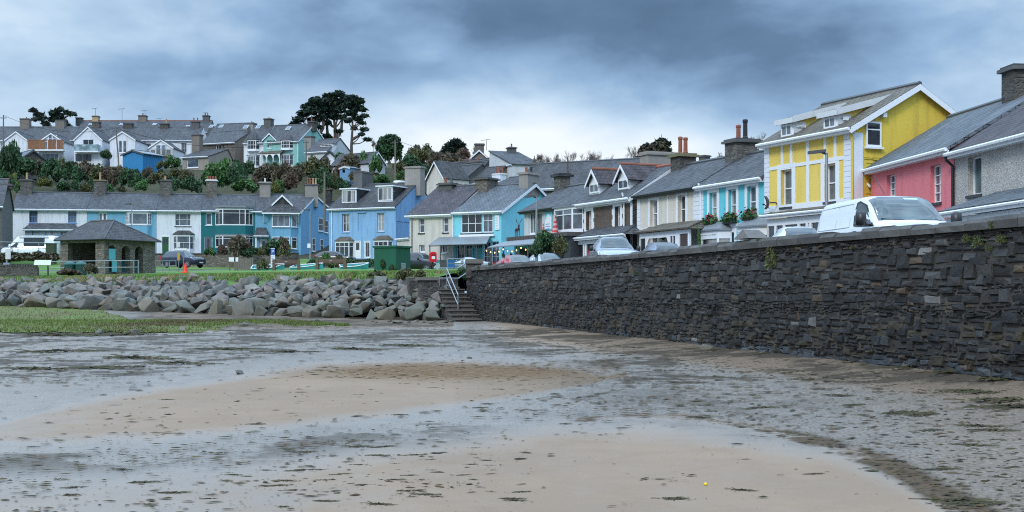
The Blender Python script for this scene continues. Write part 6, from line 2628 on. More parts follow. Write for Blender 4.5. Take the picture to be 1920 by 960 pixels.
def car(name, label, kind, pos, heading, mat, cat, rim=ALLOY, glass=None, group=None):
    """heading: plan direction in which the nose points"""
    c = CARS[kind]
    lf = Loft(c['st'])
    L = lf.xs[-1]
    rz = math.atan2(-heading[1], -heading[0])       # local +x runs from nose to tail
    d = Vector((math.cos(rz), math.sin(rz), 0))
    t = thing(name, label, cat, Vector(pos) - d * L / 2, rz, group)
    glass = glass or CARGLASS
    obj('body', lf.body(), mat, t, smooth=True, uv=False)
    # side windows
    for sg in (-1, 1):
        for (a, b) in c['wins']:
            mb = MB()
            mb.grid(lambda u, v: lf.side(a + (b - a) * u, .10 + .80 * v, sg), 8, 5)
            obj('side_window', mb, glass, t, smooth=True, uv=False)
    mb = MB()
    a, b = c['ws']
    mb.grid(lambda u, v: lf.top(a + .03 + (b - a) * u, -.97 + 1.94 * v, .014), 10, 12)
    obj('windscreen', mb, CARGLASS2, t, smooth=True, uv=False)
    if c['rs']:
        a2, b2 = c['rs']
        mb = MB()
        mb.grid(lambda u, v: lf.top(a2 + (b2 - a2) * u, -.88 + 1.76 * v, .014), 8, 10)
        obj('rear_window', mb, glass, t, smooth=True, uv=False)
    r = c['wr']
    for ax in c['ax']:
        w_ = lf.q(ax)[3]
        for sg in (-1, 1):
            mb = MB()
            mb.lathe([(r * 1.12, -.02), (r * 1.14, .0), (r * 1.0, .012)], (ax, sg * (w_ - .006), r + .02), 20, ax='y')
            if sg < 0:
                mb.v = [(x, 2 * sg * (w_ - .006) - y, z) for x, y, z in mb.v]
            obj('wheel_arch', mb, BLACK, t, uv=False)
            mb = MB()
            prof = [(r * .62, -.1), (r * .95, -.1), (r, -.07), (r, .0), (r * .96, .025), (r * .66, .03)]
            mb.lathe(prof, (0, 0, 0), 20, ax='y')
            wh = obj('wheel', mb, RUBBER, t, uv=False, loc=(ax, sg * (w_ + .0), r))
            if sg < 0:
                wh.rotation_euler = (0, 0, math.pi)
            mb = MB()
            mb.lathe([(r * .64, .0), (r * .64, .032), (r * .56, .03), (r * .5, .012)], (0, 0, 0), 20, ax='y')
            for k in range(5):
                q = 2 * math.pi * k / 5
                e = Vector((math.cos(q), 0, math.sin(q)))
                p_ = Vector((-e.z, 0, e.x))
                mb.obox(e * r * .1 - p_ * .035 + Vector((0, .012, 0)), e * r * .45, (0, .022, 0), p_ * .07)
            mb.lathe([(r * .15, .012), (r * .15, .038), (.01, .04)], (0, 0, 0), 10, ax='y')
            obj('rim', mb, rim, wh, uv=False)
    # lamps, grille, plate, mirrors, handles
    z1 = lf.q(.2)[1]
    for sg in (-1, 1):
        mb = MB()
        hx = .16 if kind in ('van', 'camper') else .1
        mb.grid(lambda u, v: Vector((hx - .04 + .5 * u, sg * (lf.q(hx + .5 * u)[3] * (.66 + .345 * min(1, v * 1.0 + .1 * u))), z1 - .10 + .17 * u + (.13 if kind in ('van', 'camper') else .08) * (v - .5) * 0 + (.02 - .14 * v * (1 - u * .6)) + .05)), 5, 4)
        obj('headlight', mb, LAMP, t, uv=False)
        mb = MB()
        zt = lf.q(L - .15)
        lo = -.45 if kind in ('van', 'camper') else 0
        mb.box(L - .22, sg * zt[3] * .985 - .02, zt[1] - .2 + lo, L - .03, sg * zt[3] * .985 + .02, zt[1] + .12 + lo)
        obj('tail_light', mb, REDLAMP, t, uv=False)
        mx = c['ws'][1] - .25 if kind not in ('van', 'camper') else 1.22
        zl = lf.q(mx)[1]
        mb = MB()
        w_ = lf.q(mx)[3]
        big = 1.55 if kind in ('van', 'camper') else 1
        mb.tube([(mx, sg * w_ * .95, zl + .02), (mx - .02, sg * (w_ + .09 * big), zl + .06)], .03, 6)
        mb.lathe([(.05, 0), (.085 * big, .03), (.09 * big, .10 * big), (.08 * big, .2 * big), (.05, .23 * big)], (mx - .02, sg * (w_ + .13 * big), zl - .0), 8)
        obj('wing_mirror', mb, BLACK if kind in ('van', 'suv') else mat, t, smooth=True, uv=False)
    mb = MB()
    w0 = lf.q(.05)[3]
    mb.box(-.02 if kind != 'van' else -.015, -w0 * .55, .58 if kind in ('suv', 'van', 'camper') else .48, .06, w0 * .55, z1 - .13)
    obj('grille', mb, BLACK, t, uv=False)
    mb = MB()
    mb.box(-.045, -.26, .44, -.018, .26, .55)
    obj('number_plate', mb, PLATE, t, uv=False)
    mb = MB()
    for sg in (-1, 1):
        for hx in ([2.35, 3.2] if kind in ('suv', 'hatch') else [2.05] if kind in ('van', 'camper') else [2.7]):
            q = lf.q(hx)
            mb.box(hx, sg * q[3] * .985 - .025, q[1] - .14, hx + .2, sg * q[3] * .985 + .025, q[1] - .10)
    obj('door_handle', mb, BLACK if kind in ('van',) else mat, t, uv=False)
    return t, lf


def road_pos(u, Y, z):
    p = P(u, 500, Y)
    return (p.x, p.y, z)


def vehicles():
    white = paint('van_white', (.74, .77, .80))
    # white panel van on the street
    t, lf = car('white_van', 'white panel van with black mirrors parked above the sea wall', 'van', road_pos(1663, 31.8, 2.02), (.115, -1), white, 'van', rim=DGREY)
    for sg in (-1, 1):
        # cab door glass with its black surround
        mb = MB()

        def pt(x, tt, off, sg=sg):
            return lf.side(x, tt, sg, off)
        out = [(1.0, .02), (1.75, -.04), (2.3, .04), (2.42, .55), (2.38, .98), (2.2, 1.03), (1.76, .97), (1.34, .56)]
        inn = [(1.12, .08), (1.75, .04), (2.22, .12), (2.32, .55), (2.29, .90), (2.15, .95), (1.79, .89), (1.40, .53)]
        mb.poly([pt(x, q, .012) for x, q in out])
        sw = obj('side_window', mb, BLACK, t, uv=False)
        mb = MB()
        mb.poly([pt(x, q, .020) for x, q in inn])
        obj('pane', mb, CARGLASS2, sw, uv=False)
        # pressed panel lines and the sliding door rail
        mb = MB()
        for (x0, q0, x1, q1) in ((2.6, .95, 4.75, .93), (2.6, .02, 4.75, .02), (2.6, .02, 2.6, .95), (4.75, .02, 4.8, .93), (3.55, -.3, 3.55, .95)):
            mb.tube([pt(x0, q0, .0), pt((x0 + x1) / 2, (q0 + q1) / 2, .004), pt(x1, q1, .0)], .011, 4)
        obj('panel_crease', mb, m_plain('van_shadow_gap', (.42, .45, .48), .5), t, uv=False)
    mb = MB()
    mb.tube([(1.9, .3, 1.98), (2.5, .34, 2.5)], .008, 4)
    obj('aerial', mb, BLACK, t, uv=False)
    mb = MB()
    mb.tube([(1.0, .05, 1.30), (1.03, -.65, 1.33)], .012, 4)
    mb.tube([(1.0, .1, 1.30), (1.05, .75, 1.35)], .012, 4)
    obj('wiper', mb, BLACK, t, uv=False)
    mb = MB()
    w_ = [lf.top(1.66, f, .02) for f in (-.55, -.1)]
    w2 = [lf.top(1.74, f, .02) for f in (-.1, -.55)]
    mb.poly(w_ + w2)
    obj('sun_strip', mb, m_plain('strip_pale', (.45, .6, .62), .3), t, uv=False)
    # cars beyond it along the wall
    car('white_hatchback', 'white hatchback with dark rear window parked behind the white van', 'hatch', road_pos(1488, 41.5, 2.26), (.07, 1), white, 'car')
    silver = paint('silver_paint', (.40, .44, .49), .5)
    car('silver_suv', 'silver sport utility car with roof rails parked before the brown house', 'suv', road_pos(1150, 57.5, 2.45), (.05, -1), silver, 'car')
    rails = MB()
    t = bpy.data.objects[[o.name for o in S.objects if o.name.startswith('silver_suv')][0]]
    for sg in (-1, 1):
        rails.tube([(2.3, sg * .55, 1.68), (2.4, sg * .56, 1.74), (3.6, sg * .55, 1.72), (3.7, sg * .54, 1.66)], .02, 5)
    obj('roof_rail', rails, GALV, t, uv=False)
    car('blue_grey_hatchback', 'blue grey saloon roof showing above the wall beside the silver sport utility car', 'hatch', road_pos(1236, 57.5, 2.4), (-.1, 1), paint('bluegrey_paint', (.16, .19, .24), .4), 'car')
    car('pale_silver_car', 'pale silver car roof showing above the wall by the dark bush', 'hatch', road_pos(1027, 69, 2.32), (.3, -1), paint('pale_silver_paint', (.45, .52, .58), .4), 'car')
    car('red_car', 'red car roof just showing above the sea wall by the cafe', 'hatch', road_pos(971, 70, 2.25), (.3, -1), paint('red_paint', (.45, .07, .08), .1), 'car')
    car('black_suv', 'black sport utility car parked beside the green kiosk', 'suv', road_pos(787, 104.5, 3.25), (.85, -.5), paint('black_paint_car', (.009, .01, .012), .1), 'car')
    car('silver_coupe', 'low silver coupe parked in front of the aqua shop', 'coupe', road_pos(868, 100, 3.12), (-.96, -.25), paint('coupe_silver', (.42, .45, .48), .5), 'car')
    car('navy_suv', 'dark navy sport utility car parked on the lane by the green', 'suv', road_pos(344, 127.5, 4.15), (.88, -.45), paint('navy_paint', (.02, .028, .05), .3), 'car')
    car('brown_estate_car', 'dark brown car half hidden by shrubs before the blue house', 'hatch', road_pos(629, 131, 4.45), (1, -.2), paint('brown_paint_car', (.035, .028, .026), .3), 'car')
    t, lf = car('campervan', 'white high roofed campervan with dark side window parked by the terrace', 'camper', road_pos(58, 139, 5.25), (-1, .05), white, 'campervan', rim=DGREY)
    mb = MB()
    mb.box(2.0, -1.12, 2.45, 5.3, -.98, 2.56)
    mb.box(2.0, .98, 2.45, 5.3, 1.12, 2.56)
    obj('awning_case', mb, OFFWHITE, t, uv=False)
    for sg in (-1, 1):
        mb = MB()
        out = [(1.02, .02), (1.9, .0), (1.95, .62), (1.75, .68), (1.45, .5)]
        mb.poly([lf.side(x, q * .75, sg, .014) for x, q in out])
        obj('side_window', mb, CARGLASS, t, uv=False)


random.seed(13)
vehicles()

# ------------------------------------------------------------ the green: shelter, rails, signs, benches, boats
def gz(x, y):
    return land_z(x, y)


def onland(u, Y):
    x = (u - 960) / F * Y
    return Vector((x, Y, gz(x, Y)))


def text_mesh(body, size, ext=.01):
    cu = bpy.data.curves.new('lettering', 'FONT')
    cu.body = body
    cu.size = size
    cu.extrude = ext
    cu.align_x = 'CENTER'
    cu.align_y = 'CENTER'
    o = bpy.data.objects.new('lettering', cu)
    C.objects.link(o)
    dg = bpy.context.evaluated_depsgraph_get()
    me = bpy.data.meshes.new_from_object(o.evaluated_get(dg))
    bpy.data.objects.remove(o)
    return me


def shelter():
    Y0 = 99.2
    h = House('stone_shelter', 'open stone shelter with hipped slate roof and arched side on the green', 113, Y0, 195.5, 97.0, 3.25, 5.72, 5.4, 0, STONEB, cat='shelter')
    L, d, H = h.L, h.d, h.eh
    mb = MB()
    t = .5
    a, b = h.at(127, 470)[0], h.at(179, 470)[0]
    mb.box(0, 0, -1, a, t, H)
    mb.box(b, 0, -1, L, t, H)
    mb.box(a, 0, H - .25, b, t, H)
    mb.box(0, t + .001, -1, t, d, H)
    mb.box(t + .001, d - t, -1, L, d, H)
    # arched side as piers, filled above with arch segments
    ys = [h.atx(u, 490, L)[0] for u in (203, 217, 228, 244, 253, 268)]
    piers = [(t + .001, ys[0]), (ys[1], ys[2]), (ys[3], ys[4]), (ys[5], d - t - .001)]
    for p, q in piers:
        mb.box(L - t, p, -1, L, q, H)
    for p, q in ((ys[0], ys[1]), (ys[2], ys[3]), (ys[4], ys[5])):
        r = (q - p) / 2
        c = (p + q) / 2
        zs = H - .45 - r
        pts = [(L - t, p, H), (L - t, p, zs)] + [(L - t, c - r * math.cos(math.pi * k / 8), zs + r * math.sin(math.pi * k / 8)) for k in range(1, 8)] + [(L - t, q, zs), (L - t, q, H)]
        mb.prism(pts, (t, 0, 0))
    h.put('wall', mb, STONEB)
    fm = MB()
    fm.box(.1, .1, -.4, L - .1, d - .1, -.02)
    h.put('floor', fm, CONCD)
    bm_ = MB()
    bm_.box(t + .05, d - 1.1, .02, L - t - .05, d - t - .05, .45)
    bm_.box(t + .05, d - .62, .46, L - t - .05, d - t - .02, .95)
    bm_.box(t + .1, 1.0, .38, t + .5, d - 1.2, .46)
    h.put('bench', bm_, TURQD)
    pm = MB()
    pm.box(L - .02, ys[0] + .05, .9, L + .03, ys[1] - .05, 1.75)
    pm.box(L - .03, (ys[0] + ys[1]) / 2, 0, L + .02, ys[1] + .1, .85)
    h.put('notice_panel', pm, [TURQD])
    e = .3
    z = H + .02
    zr = h.at(192, 414, d / 2)[1]
    x0, x1 = h.at(171, 414, d / 2)[0], h.at(214, 414, d / 2)[0]
    A, B, Cc, D = (-e, -e, z), (L + e, -e, z), (L + e, d + e, z), (-e, d + e, z)
    r0, r1 = (x0, d / 2, zr), (x1, d / 2, zr)
    rm = MB()
    rm.poly([A, B, r1, r0])
    rm.poly([B, Cc, r1])
    rm.poly([Cc, D, r0, r1])
    rm.poly([D, A, r0])
    rm.poly([D, Cc, B, A])
    rm.tube([r0, r1], .09, 6, 1)
    for c_, r_ in ((A, r0), (B, r1), (Cc, r1), (D, r0)):
        rm.tube([c_, r_], .06, 6, 1)
    h.put('roof', rm, [SLATED, CONCD])
    gm = MB()
    gm.tube([(-e, -e - .05, z - .05), (L + e + .05, -e - .05, z - .05), (L + e + .05, d + e, z - .05)], .06, 6)
    h.put('gutter', gm, BLACK)


def railing(name, label, pts, hh=1.05, sp=1.9, rails=(1.0, .52), mat=None, cat='railing', end=True):
    """tube rail standing on the ground along plan points"""
    p0 = Vector(pts[0])
    t = thing(name, label, cat, p0)
    P3 = [Vector(p) - p0 for p in pts]
    tot = 0
    for a, b in zip(P3, P3[1:]):
        n = max(1, round((b - a).length / sp))
        for k in range(n + (1 if b is P3[-1] else 0)):
            q = a + (b - a) * k / n
            mb = MB()
            mb.tube([q - Vector((0, 0, .4)), q + Vector((0, 0, hh))], .033, 6)
            obj('post', mb, mat or GALV, t)
    for r in rails:
        mb = MB()
        mb.tube([p + Vector((0, 0, hh * r)) for p in P3], .03, 6)
        obj('rail', mb, mat or GALV, t)
    return t


def post_thing(name, label, cat, base, hh, r=.04, mat=None, group=None):
    t = thing(name, label, cat, base, 0, group)
    mb = MB()
    mb.tube([(0, 0, -.4), (0, 0, hh)], [r, r * .9], 8)
    obj('post', mb, mat or GALV, t)
    return t


def box_part(t, name, x0, y0, z0, x1, y1, z1, mat):
    mb = MB()
    mb.box(x0, y0, z0, x1, y1, z1)
    return obj(name, mb, mat, t)


def lamp_post(label, u, Y, vtop, arm=-1, zb=None, cut=0.0):
    p = onland(u, Y)
    zb = p.z if zb is None else zb
    zt = EYE + (HV - vtop) / F * Y
    t = thing('street_lamp', label, 'street lamp', (p.x, p.y, zb), 0, 'grey street lamps')
    hh = zt - zb
    mb = MB()
    mb.tube([(0, 0, -.3), (0, 0, 1.4), (0, 0, 1.41), (0, 0, hh - .15)], [.085, .085, .06, .05], 8)
    obj('post', mb, GALV, t)
    mb = MB()
    mb.tube([(0, 0, hh - .2), (arm * .2, 0, hh - .12)], .04, 6)
    mb.prism([(arm * .05, -.13, hh - .14), (arm * .62, -.1, hh - .2), (arm * .62, .1, hh - .2), (arm * .05, .13, hh - .14)], (0, 0, .10))
    obj('lamp_head', mb, DGREY, t)
    return t


def bench(label, u, Y, wd=2.0, rz=0.0):
    p = onland(u, Y)
    t = thing('park_bench', label, 'bench', p, rz, 'timber benches between stone ends on the green')
    for s_ in (-1, 1):
        mb = MB()
        mb.prism([(s_ * wd / 2 - .1, -.25, -.1), (s_ * wd / 2 + .1, -.25, -.1), (s_ * wd / 2 + .1, .3, -.1), (s_ * wd / 2 - .1, .3, -.1)], (0, 0, .55))
        mb.prism([(s_ * wd / 2 - .1, -.25, .451), (s_ * wd / 2 + .1, -.25, .451), (s_ * wd / 2 + .1, -.02, .451), (s_ * wd / 2 - .1, -.02, .451)], (0, 0, .38))
        obj('end_post', mb, WOOD, t)
    box_part(t, 'backrest', -wd / 2 + .101, -.2, .5, wd / 2 - .101, -.14, .78, m_plain('bench_slat', (.12, .07, .055), .7, var=.25))
    box_part(t, 'seat', -wd / 2 + .101, -.12, .38, wd / 2 - .101, .3, .44, WOOD)
    box_part(t, 'plaque', -.1, -.215, .6, .1, -.202, .7, GALV)


def dinghy(label, u, Y, rz, tilt=.1, ln=2.6):
    p = onland(u, Y)
    t = thing('dinghy', label, 'dinghy', p + Vector((0, 0, -.14)), rz, 'turquoise dinghies on the green')
    t.rotation_euler = (tilt, 0, rz)
    n = 12
    hull, gun = MB(), MB()
    st = []
    for i in range(n + 1):
        f = i / n
        w_ = .62 * (1 - max(0, (f - .45) / .55) ** 2.2) * (1 - .12 * max(0, .3 - f) / .3)
        sheer = .42 + .22 * f ** 2
        st.append((f * ln - ln / 2, max(w_, .02), sheer))
    prof = lambda x, w_, s_: [(x, -w_, s_), (x, -w_ * .9, s_ * .45), (x, -w_ * .5, .06), (x, 0, 0), (x, w_ * .5, .06), (x, w_ * .9, s_ * .45), (x, w_, s_)]
    for q in st:
        hull.v.extend(prof(*q))
    for i in range(n):
        for j in range(6):
            a = i * 7 + j
            hull.f.append((a, a + 1, a + 8, a + 7))
            hull.m.append(0)
    hull.f.append(tuple(range(7)))
    hull.m.append(0)
    obj('hull', hull, m_plain('dinghy_turquoise', (.06, .42, .45), .4), t, uv=False)
    gun.tube([(x, -w_, s_) for x, w_, s_ in st] + [(x, w_, s_) for x, w_, s_ in st[::-1]], .035, 6)
    gun.tube([(st[0][0], -st[0][1], st[0][2]), (st[0][0], st[0][1], st[0][2])], .035, 6)
    obj('gunwale', gun, WHITE, t, uv=False)
    th = MB()
    for i in (2, 6, 9):
        x, w_, s_ = st[i]
        th.box(x - .12, -w_ * .95, s_ - .12, x + .12, w_ * .95, s_ - .09)
    for k, i in enumerate((2, 6, 9)):
        x, w_, s_ = st[i]
        box_part(t, 'thwart', x - .12, -w_ * .93, s_ - .14, x + .12, w_ * .93, s_ - .11, WOOD)


def pole(label, u, Y, vt, vb, lean=0.0, arms=True, r=.13):
    a, b = P(u, vb, Y), P(u + lean, vt, Y)
    t = thing('utility_pole', label, 'utility pole', a, 0, 'timber utility poles')
    mb = MB()
    mb.tube([Vector((0, 0, -2)), (b - a) * .5, b - a], [r, r * .9, r * .75], 7)
    obj('pole', mb, POLEWOOD, t)
    mb = MB()
    top = b - a
    if arms:
        mb.obox(top + Vector((-.5, -.05, -.5)), (1.0, 0, 0), (0, .1, 0), (0, 0, .1))
        for k in (-.4, 0, .4):
            mb.lathe([(.03, 0), (.05, .05), (.03, .14)], (top.x + k, top.y, top.z - .4), 6)
        obj('crossarm', mb, DGREY, t)
    return b


def cable(label, a, b, sag):
    t = thing('overhead_cable', label, 'cable', a)
    mb = MB()
    d = b - a
    mb.tube([d * (k / 16) - Vector((0, 0, sag * 4 * (k / 16) * (1 - k / 16))) for k in range(17)], .035, 4)
    obj('wire', mb, BLACK, t, uv=False)


def green():
    shelter()
    # rails
    a, b, c, e = onland(90, 93), onland(250, 92), onland(260, 92.5), onland(259, 99)
    railing('green_railing', 'long galvanised railing running in front of the stone shelter', [a, b, c, e], 1.0, 1.95)
    a, b = onland(-5, 117), onland(112, 116)
    a.z, b.z = EYE + 76 / F * 117, EYE + 73 / F * 116
    railing('bank_railing', 'grey two bar railing on the bank before the campervan', [a, b], 1.0, 2.0)
    a, b = onland(278, 104), onland(330, 112)
    railing('ramp_railing', 'sloping galvanised handrail of the ramp beside the shelter', [a, b], .95, 2.2)
    # bins
    for k, u in enumerate((131, 152)):
        p = onland(u, 91.3)
        t = thing('park_bin', ['dark green domed litter bin nearest the lectern', 'dark green domed litter bin nearest the shelter pier'][k], 'litter bin', p, .05, 'domed green bins')
        mb = MB()
        mb.lathe([(.36, -.1), (.39, .05), (.40, .72), (.38, .74)], (0, 0, 0), 14)
        obj('body', mb, m_plain('bin_green', (.012, .055, .045), .4), t)
        mb = MB()
        mb.lathe([(.41, .741), (.42, .8), (.33, .93), (.12, 1.0), (.02, 1.01)], (0, 0, 0), 14)
        obj('lid', mb, m_plain('bin_lid_green', (.016, .10, .085), .35), t)
    # lectern, low walls and signs at the frame edge
    p = onland(80, 89)
    t = thing('information_lectern', 'pale sloping information board on dark legs above the rocks', 'information board', p, .25)
    mb = MB()
    mb.obox((-.55, -.32, .72), (1.1, 0, 0), (0, .62, .36), (0, -.03, .05))
    obj('board', mb, m_plain('pale_board', (.50, .52, .36), .4, var=.25, vs=5), t)
    for s_ in (-1, 1):
        mb = MB()
        mb.tube([(s_ * .35, .1, -.3), (s_ * .35, -.02, .84)], .05, 6)
        obj('leg', mb, BLACK, t)
    a, b = onland(-60, 87), onland(69, 86)
    t = thing('dark_stone_wall', 'low dark slate wall with a toothed top above the left end of the rocks', 'wall', a)
    mb = MB()
    dv = Vector((b.x - a.x, b.y - a.y, 0))
    mb.obox((0, 0, -.8), dv, (0, .4, 0), (0, 0, 1.45))
    obj('masonry', mb, STONED, t)
    mb = MB()
    n = 26
    for k in range(n):
        o = dv * (k / n)
        mb.obox(o + Vector((0, 0, .652)), dv / n * uni(.45, .75), (0, .4, 0), (0, 0, uni(.14, .24)))
    obj('cope_stones', mb, STONED, t)
    t = post_thing('sign_post', 'grey post with small grey equipment box beside the dark wall', 'sign post', onland(12.5, 88), 1.9, .06)
    box_part(t, 'box', -.18, -.15, .35, .22, .1, .95, m_plain('box_grey', (.25, .30, .36), .5))
    box_part(t, 'plate', -.05, -.09, 1.2, .3, -.062, 1.9, OFFWHITE)
    p = P(96, 478, 112)
    t = thing('green_cabinet', 'dark olive green equipment cabinet beside the campervan', 'cabinet', p)
    box_part(t, 'body', -.38, -.3, -.8, .38, .3, .95, m_plain('olive_paint', (.03, .05, .022), .5))
    box_part(t, 'cap', -.42, -.34, .952, .42, .34, 1.02, m_plain('olive_paint', (.03, .05, .022), .5))
    # cone
    p = onland(347.5, 96)
    t = thing('traffic_cone', 'bright red traffic cone standing alone on the grass', 'traffic cone', p)
    mb = MB()
    mb.lathe([(.21, .05), (.19, .1), (.045, .72), (.03, .74)], (0, 0, 0), 16)
    obj('cone', mb, m_plain('cone_red', (.85, .035, .012), .45, var=.04), t)
    mb = MB()
    mb.prism([(-.25, -.25, -.05), (.25, -.25, -.05), (.25, .25, -.05), (-.25, .25, -.05)], (0, 0, .1))
    obj('base', mb, m_plain('cone_red', (.85, .035, .012), .45), t)
    t = post_thing('yellow_sign', 'narrow grey post with a yellow and brown notice near the cone', 'sign', onland(335, 101), 1.55, .035)
    box_part(t, 'notice', -.09, -.06, .95, .11, -.037, 1.55, m_plain('notice_yellow', (.50, .30, .04), .5, var=.3, vs=9))
    t = post_thing('finger_sign', 'white finger sign and panel on a grey pole before the white house', 'sign', onland(344, 104), 2.35, .04)
    box_part(t, 'finger', -.68, -.06, 1.75, .28, -.042, 1.93, WHITE)
    box_part(t, 'finger_border', -.70, -.041, 1.73, .30, -.039, 1.95, BLACK)
    box_part(t, 'panel', -.5, -.05, 2.0, -.28, -.03, 2.45, OFFWHITE)
    # notice board, gate, stub posts
    t = thing('notice_board', 'white notice board on two timber posts by the gate', 'notice board', onland(438, 105))
    box_part(t, 'board', -.38, -.05, .75, .38, .0, 1.1, WHITE)
    for s_ in (-1, 1):
        box_part(t, 'post', s_ * .32 - .04, .002, -.3, s_ * .32 + .04, .08, 1.1, WOOD)
    t = thing('field_gate', 'weathered grey close boarded gate on the green', 'gate', onland(457, 105))
    mb = MB()
    for k in range(9):
        mb.box(-.62 + k * .14, -.02, .05, -.5 + k * .14, .02, 1.0 + uni(-.02, .02))
    gw = m_plain('silvered_timber', (.17, .15, .125), .85, var=.3, vs=8)
    obj('boards', mb, gw, t)
    box_part(t, 'rail', -.64, .021, .3, .64, .06, .4, gw)
    for s_ in (-1, 1):
        box_part(t, 'post', s_ * .72 - .06, -.05, -.3, s_ * .72 + .06, .07, 1.08, gw)
    # parking sign
    t = thing('parking_sign', 'tall white parking sign with a blue square at its top', 'sign', onland(511.5, 103), .05)
    box_part(t, 'panel', -.16, -.03, .1, .16, .03, 1.75, WHITE)
    box_part(t, 'header', -.162, -.036, 1.22, .162, -.031, 1.70, m_plain('sign_blue', (.02, .09, .36), .4))
    o = obj('letter', text_mesh('P', .42), WHITE, t, uv=False, loc=(0, -.042, 1.46))
    o.rotation_euler = (R(90), 0, 0)
    o.data.materials.append(WHITE) if not o.data.materials else o.data.materials.__setitem__(0, WHITE)
    mb = MB()
    for k in range(6):
        mb.box(-.11, -.034, 1.05 - k * .13, uni(.0, .12), -.031, 1.08 - k * .13)
    obj('text_lines', mb, m_plain('sign_blue', (.02, .09, .36), .4), t)
    bench('timber bench with stone ends facing away, before the blue end house', 537, 99, 1.9, .06)
    bench('timber bench with stone ends facing away, near the green kiosk', 621, 97, 2.1, -.05)
    dinghy('turquoise dinghy lying low on the grass behind the first bench', 503, 103, .05, .25)
    dinghy('turquoise dinghy lying between the two benches', 578, 101, -.25, .2)
    dinghy('turquoise dinghy with raised bow beside the green kiosk', 664, 99, .22, .18, 2.2)
    # kiosk
    p = onland(742, 79)
    t = thing('green_kiosk', 'square dark green painted kiosk with a flat lid on the grass', 'kiosk', p, -.5)
    KG = m_render('kiosk_green', (.010, .095, .055), .35)
    box_part(t, 'body', -1.62, .0, -.4, 0, 1.65, 1.44, KG)
    box_part(t, 'roof', -1.69, -.07, 1.442, .07, 1.72, 1.56, KG)
    mb = MB()
    for k in range(5):
        mb.box(.001, .62, .12 + k * .07, .03, 1.05, .16 + k * .07)
    mb.box(.001, .57, .08, .012, 1.1, .5)
    obj('vent', mb, GALV, t)
    # post box and notices
    p = onland(811.5, 95)
    t = thing('post_box', 'red post box with rounded top on a dark post by the steps', 'post box', p, .25)
    RED = m_plain('post_red', (.62, .012, .022), .35, var=.06)
    mb = MB()
    prof = [(-.25, 0), (.25, 0), (.25, .62)] + [(.25 * math.cos(math.pi * k / 8), .62 + .14 * math.sin(math.pi * k / 8)) for k in range(1, 8)] + [(-.25, .62)]
    zb = .55
    mb.prism([(x, -.22, zb + z) for x, z in prof], (0, .44, 0))
    obj('box', mb, RED, t)
    box_part(t, 'slot', -.14, -.24, zb + .5, .14, -.221, zb + .56, BLACK)
    box_part(t, 'collection_plate', -.12, -.24, zb + .22, .12, -.221, zb + .42, WHITE)
    mb = MB()
    mb.tube([(0, 0, -.3), (0, 0, zb - .002)], .06, 8)
    obj('post', mb, BLACK, t)
    t = thing('pavement_sign', 'narrow white and blue upright sign next to the red post box', 'sign', onland(821, 95.5))
    box_part(t, 'panel', -.12, -.03, .0, .12, .03, .78, WHITE)
    box_part(t, 'stripe', -.121, -.036, .5, .121, -.031, .7, m_plain('sign_light_blue', (.10, .42, .66), .5))
    for (u, col, lab) in ((831, DGREY, 'dark grey wheeled bin standing under the shop awning'), (846, m_plain('bin_blue', (.02, .13, .34), .5), 'blue recycling bin behind the steps handrail')):
        t = thing('wheeled_bin', lab, 'bin', onland(u, 98.5) - Vector((0, 0, .3)))
        mb = MB()
        mb.prism([(-.24, -.24, .04), (.24, -.24, .04), (.24, .24, .04), (-.24, .24, .04)], (0, 0, .01))
        mb.v = [v for v in mb.v]
        mb = MB()
        k0 = [(-.22, -.22, .03), (.22, -.22, .03), (.22, .22, .03), (-.22, .22, .03)]
        k1 = [(-.28, -.3, .95), (.28, -.3, .95), (.28, .3, .95), (-.28, .3, .95)]
        for i in range(4):
            mb.poly([k0[i], k0[(i + 1) % 4], k1[(i + 1) % 4], k1[i]])
        mb.poly(k0[::-1])
        obj('body', mb, col, t)
        box_part(t, 'lid', -.3, -.33, .952, .3, .33, 1.02, col)
    # garden walls in front of the terrace and the blue house
    for (ua, Ya, ub, Yb, vt, lab, m_) in ((262, 136, 560, 133, 477, 'brown stone garden wall along the front of the blue terrace', STONEB), (590, 127, 707, 121, 490, 'low dark garden wall overgrown before the blue house', STONED)):
        a, b = onland(ua, Ya), onland(ub, Yb)
        t = thing('garden_wall', lab, 'wall', a)
        mb = MB()
        dv = b - a
        zt = EYE + (HV - vt) / F * Ya - a.z
        mb.obox((0, 0, -1), (dv.x, dv.y, 0), (0, .4, 0), (0, 0, zt + 1))
        obj('masonry', mb, m_, t)
        mb = MB()
        mb.obox((-.05, -.06, zt + .002), (dv.x, dv.y, 0), (0, .52, 0), (0, 0, .1))
        obj('cope_stones', mb, STONED, t)
    # lamps
    lamp_post('thin grey street lamp rising behind the stone shelter', 247, 122, 380, -1)
    t = lamp_post('grey street lamp with a white notice before the blue end wall', 581.5, 121, 391, -1)
    box_part(t, 'notice', -.25, -.1, 1.9, .05, -.065, 2.3, WHITE)
    lamp_post('grey street lamp in front of the cafe', 1006, 67, 364, -1, 2.6)
    lamp_post('grey street lamp against the yellow house behind the white van', 1550, 43, 278, -1, 2.35)
    # poles and wires on the hill
    t1 = pole('tarred pole at the edge of the picture beside the plain white gable', 6.5, 205, 216, 280, 0)
    t2 = pole('leaning timber pole in front of the white french window house', 226, 194, 240, 342, -9, True)
    t3 = pole('timber pole on the skyline beside the round evergreen', 741, 190, 262, 312, 0)
    t4 = pole('pale timber pole with a small box between the blue houses', 608.5, 158, 322, 400, 0, False, .15)
    t5 = pole('timber pole beside the mint house', 574, 204, 262, 325, 0)
    t6 = pole('pole standing among the pine trunks', 635, 215, 250, 312, 0)
    far = P(1004, 301, 170)
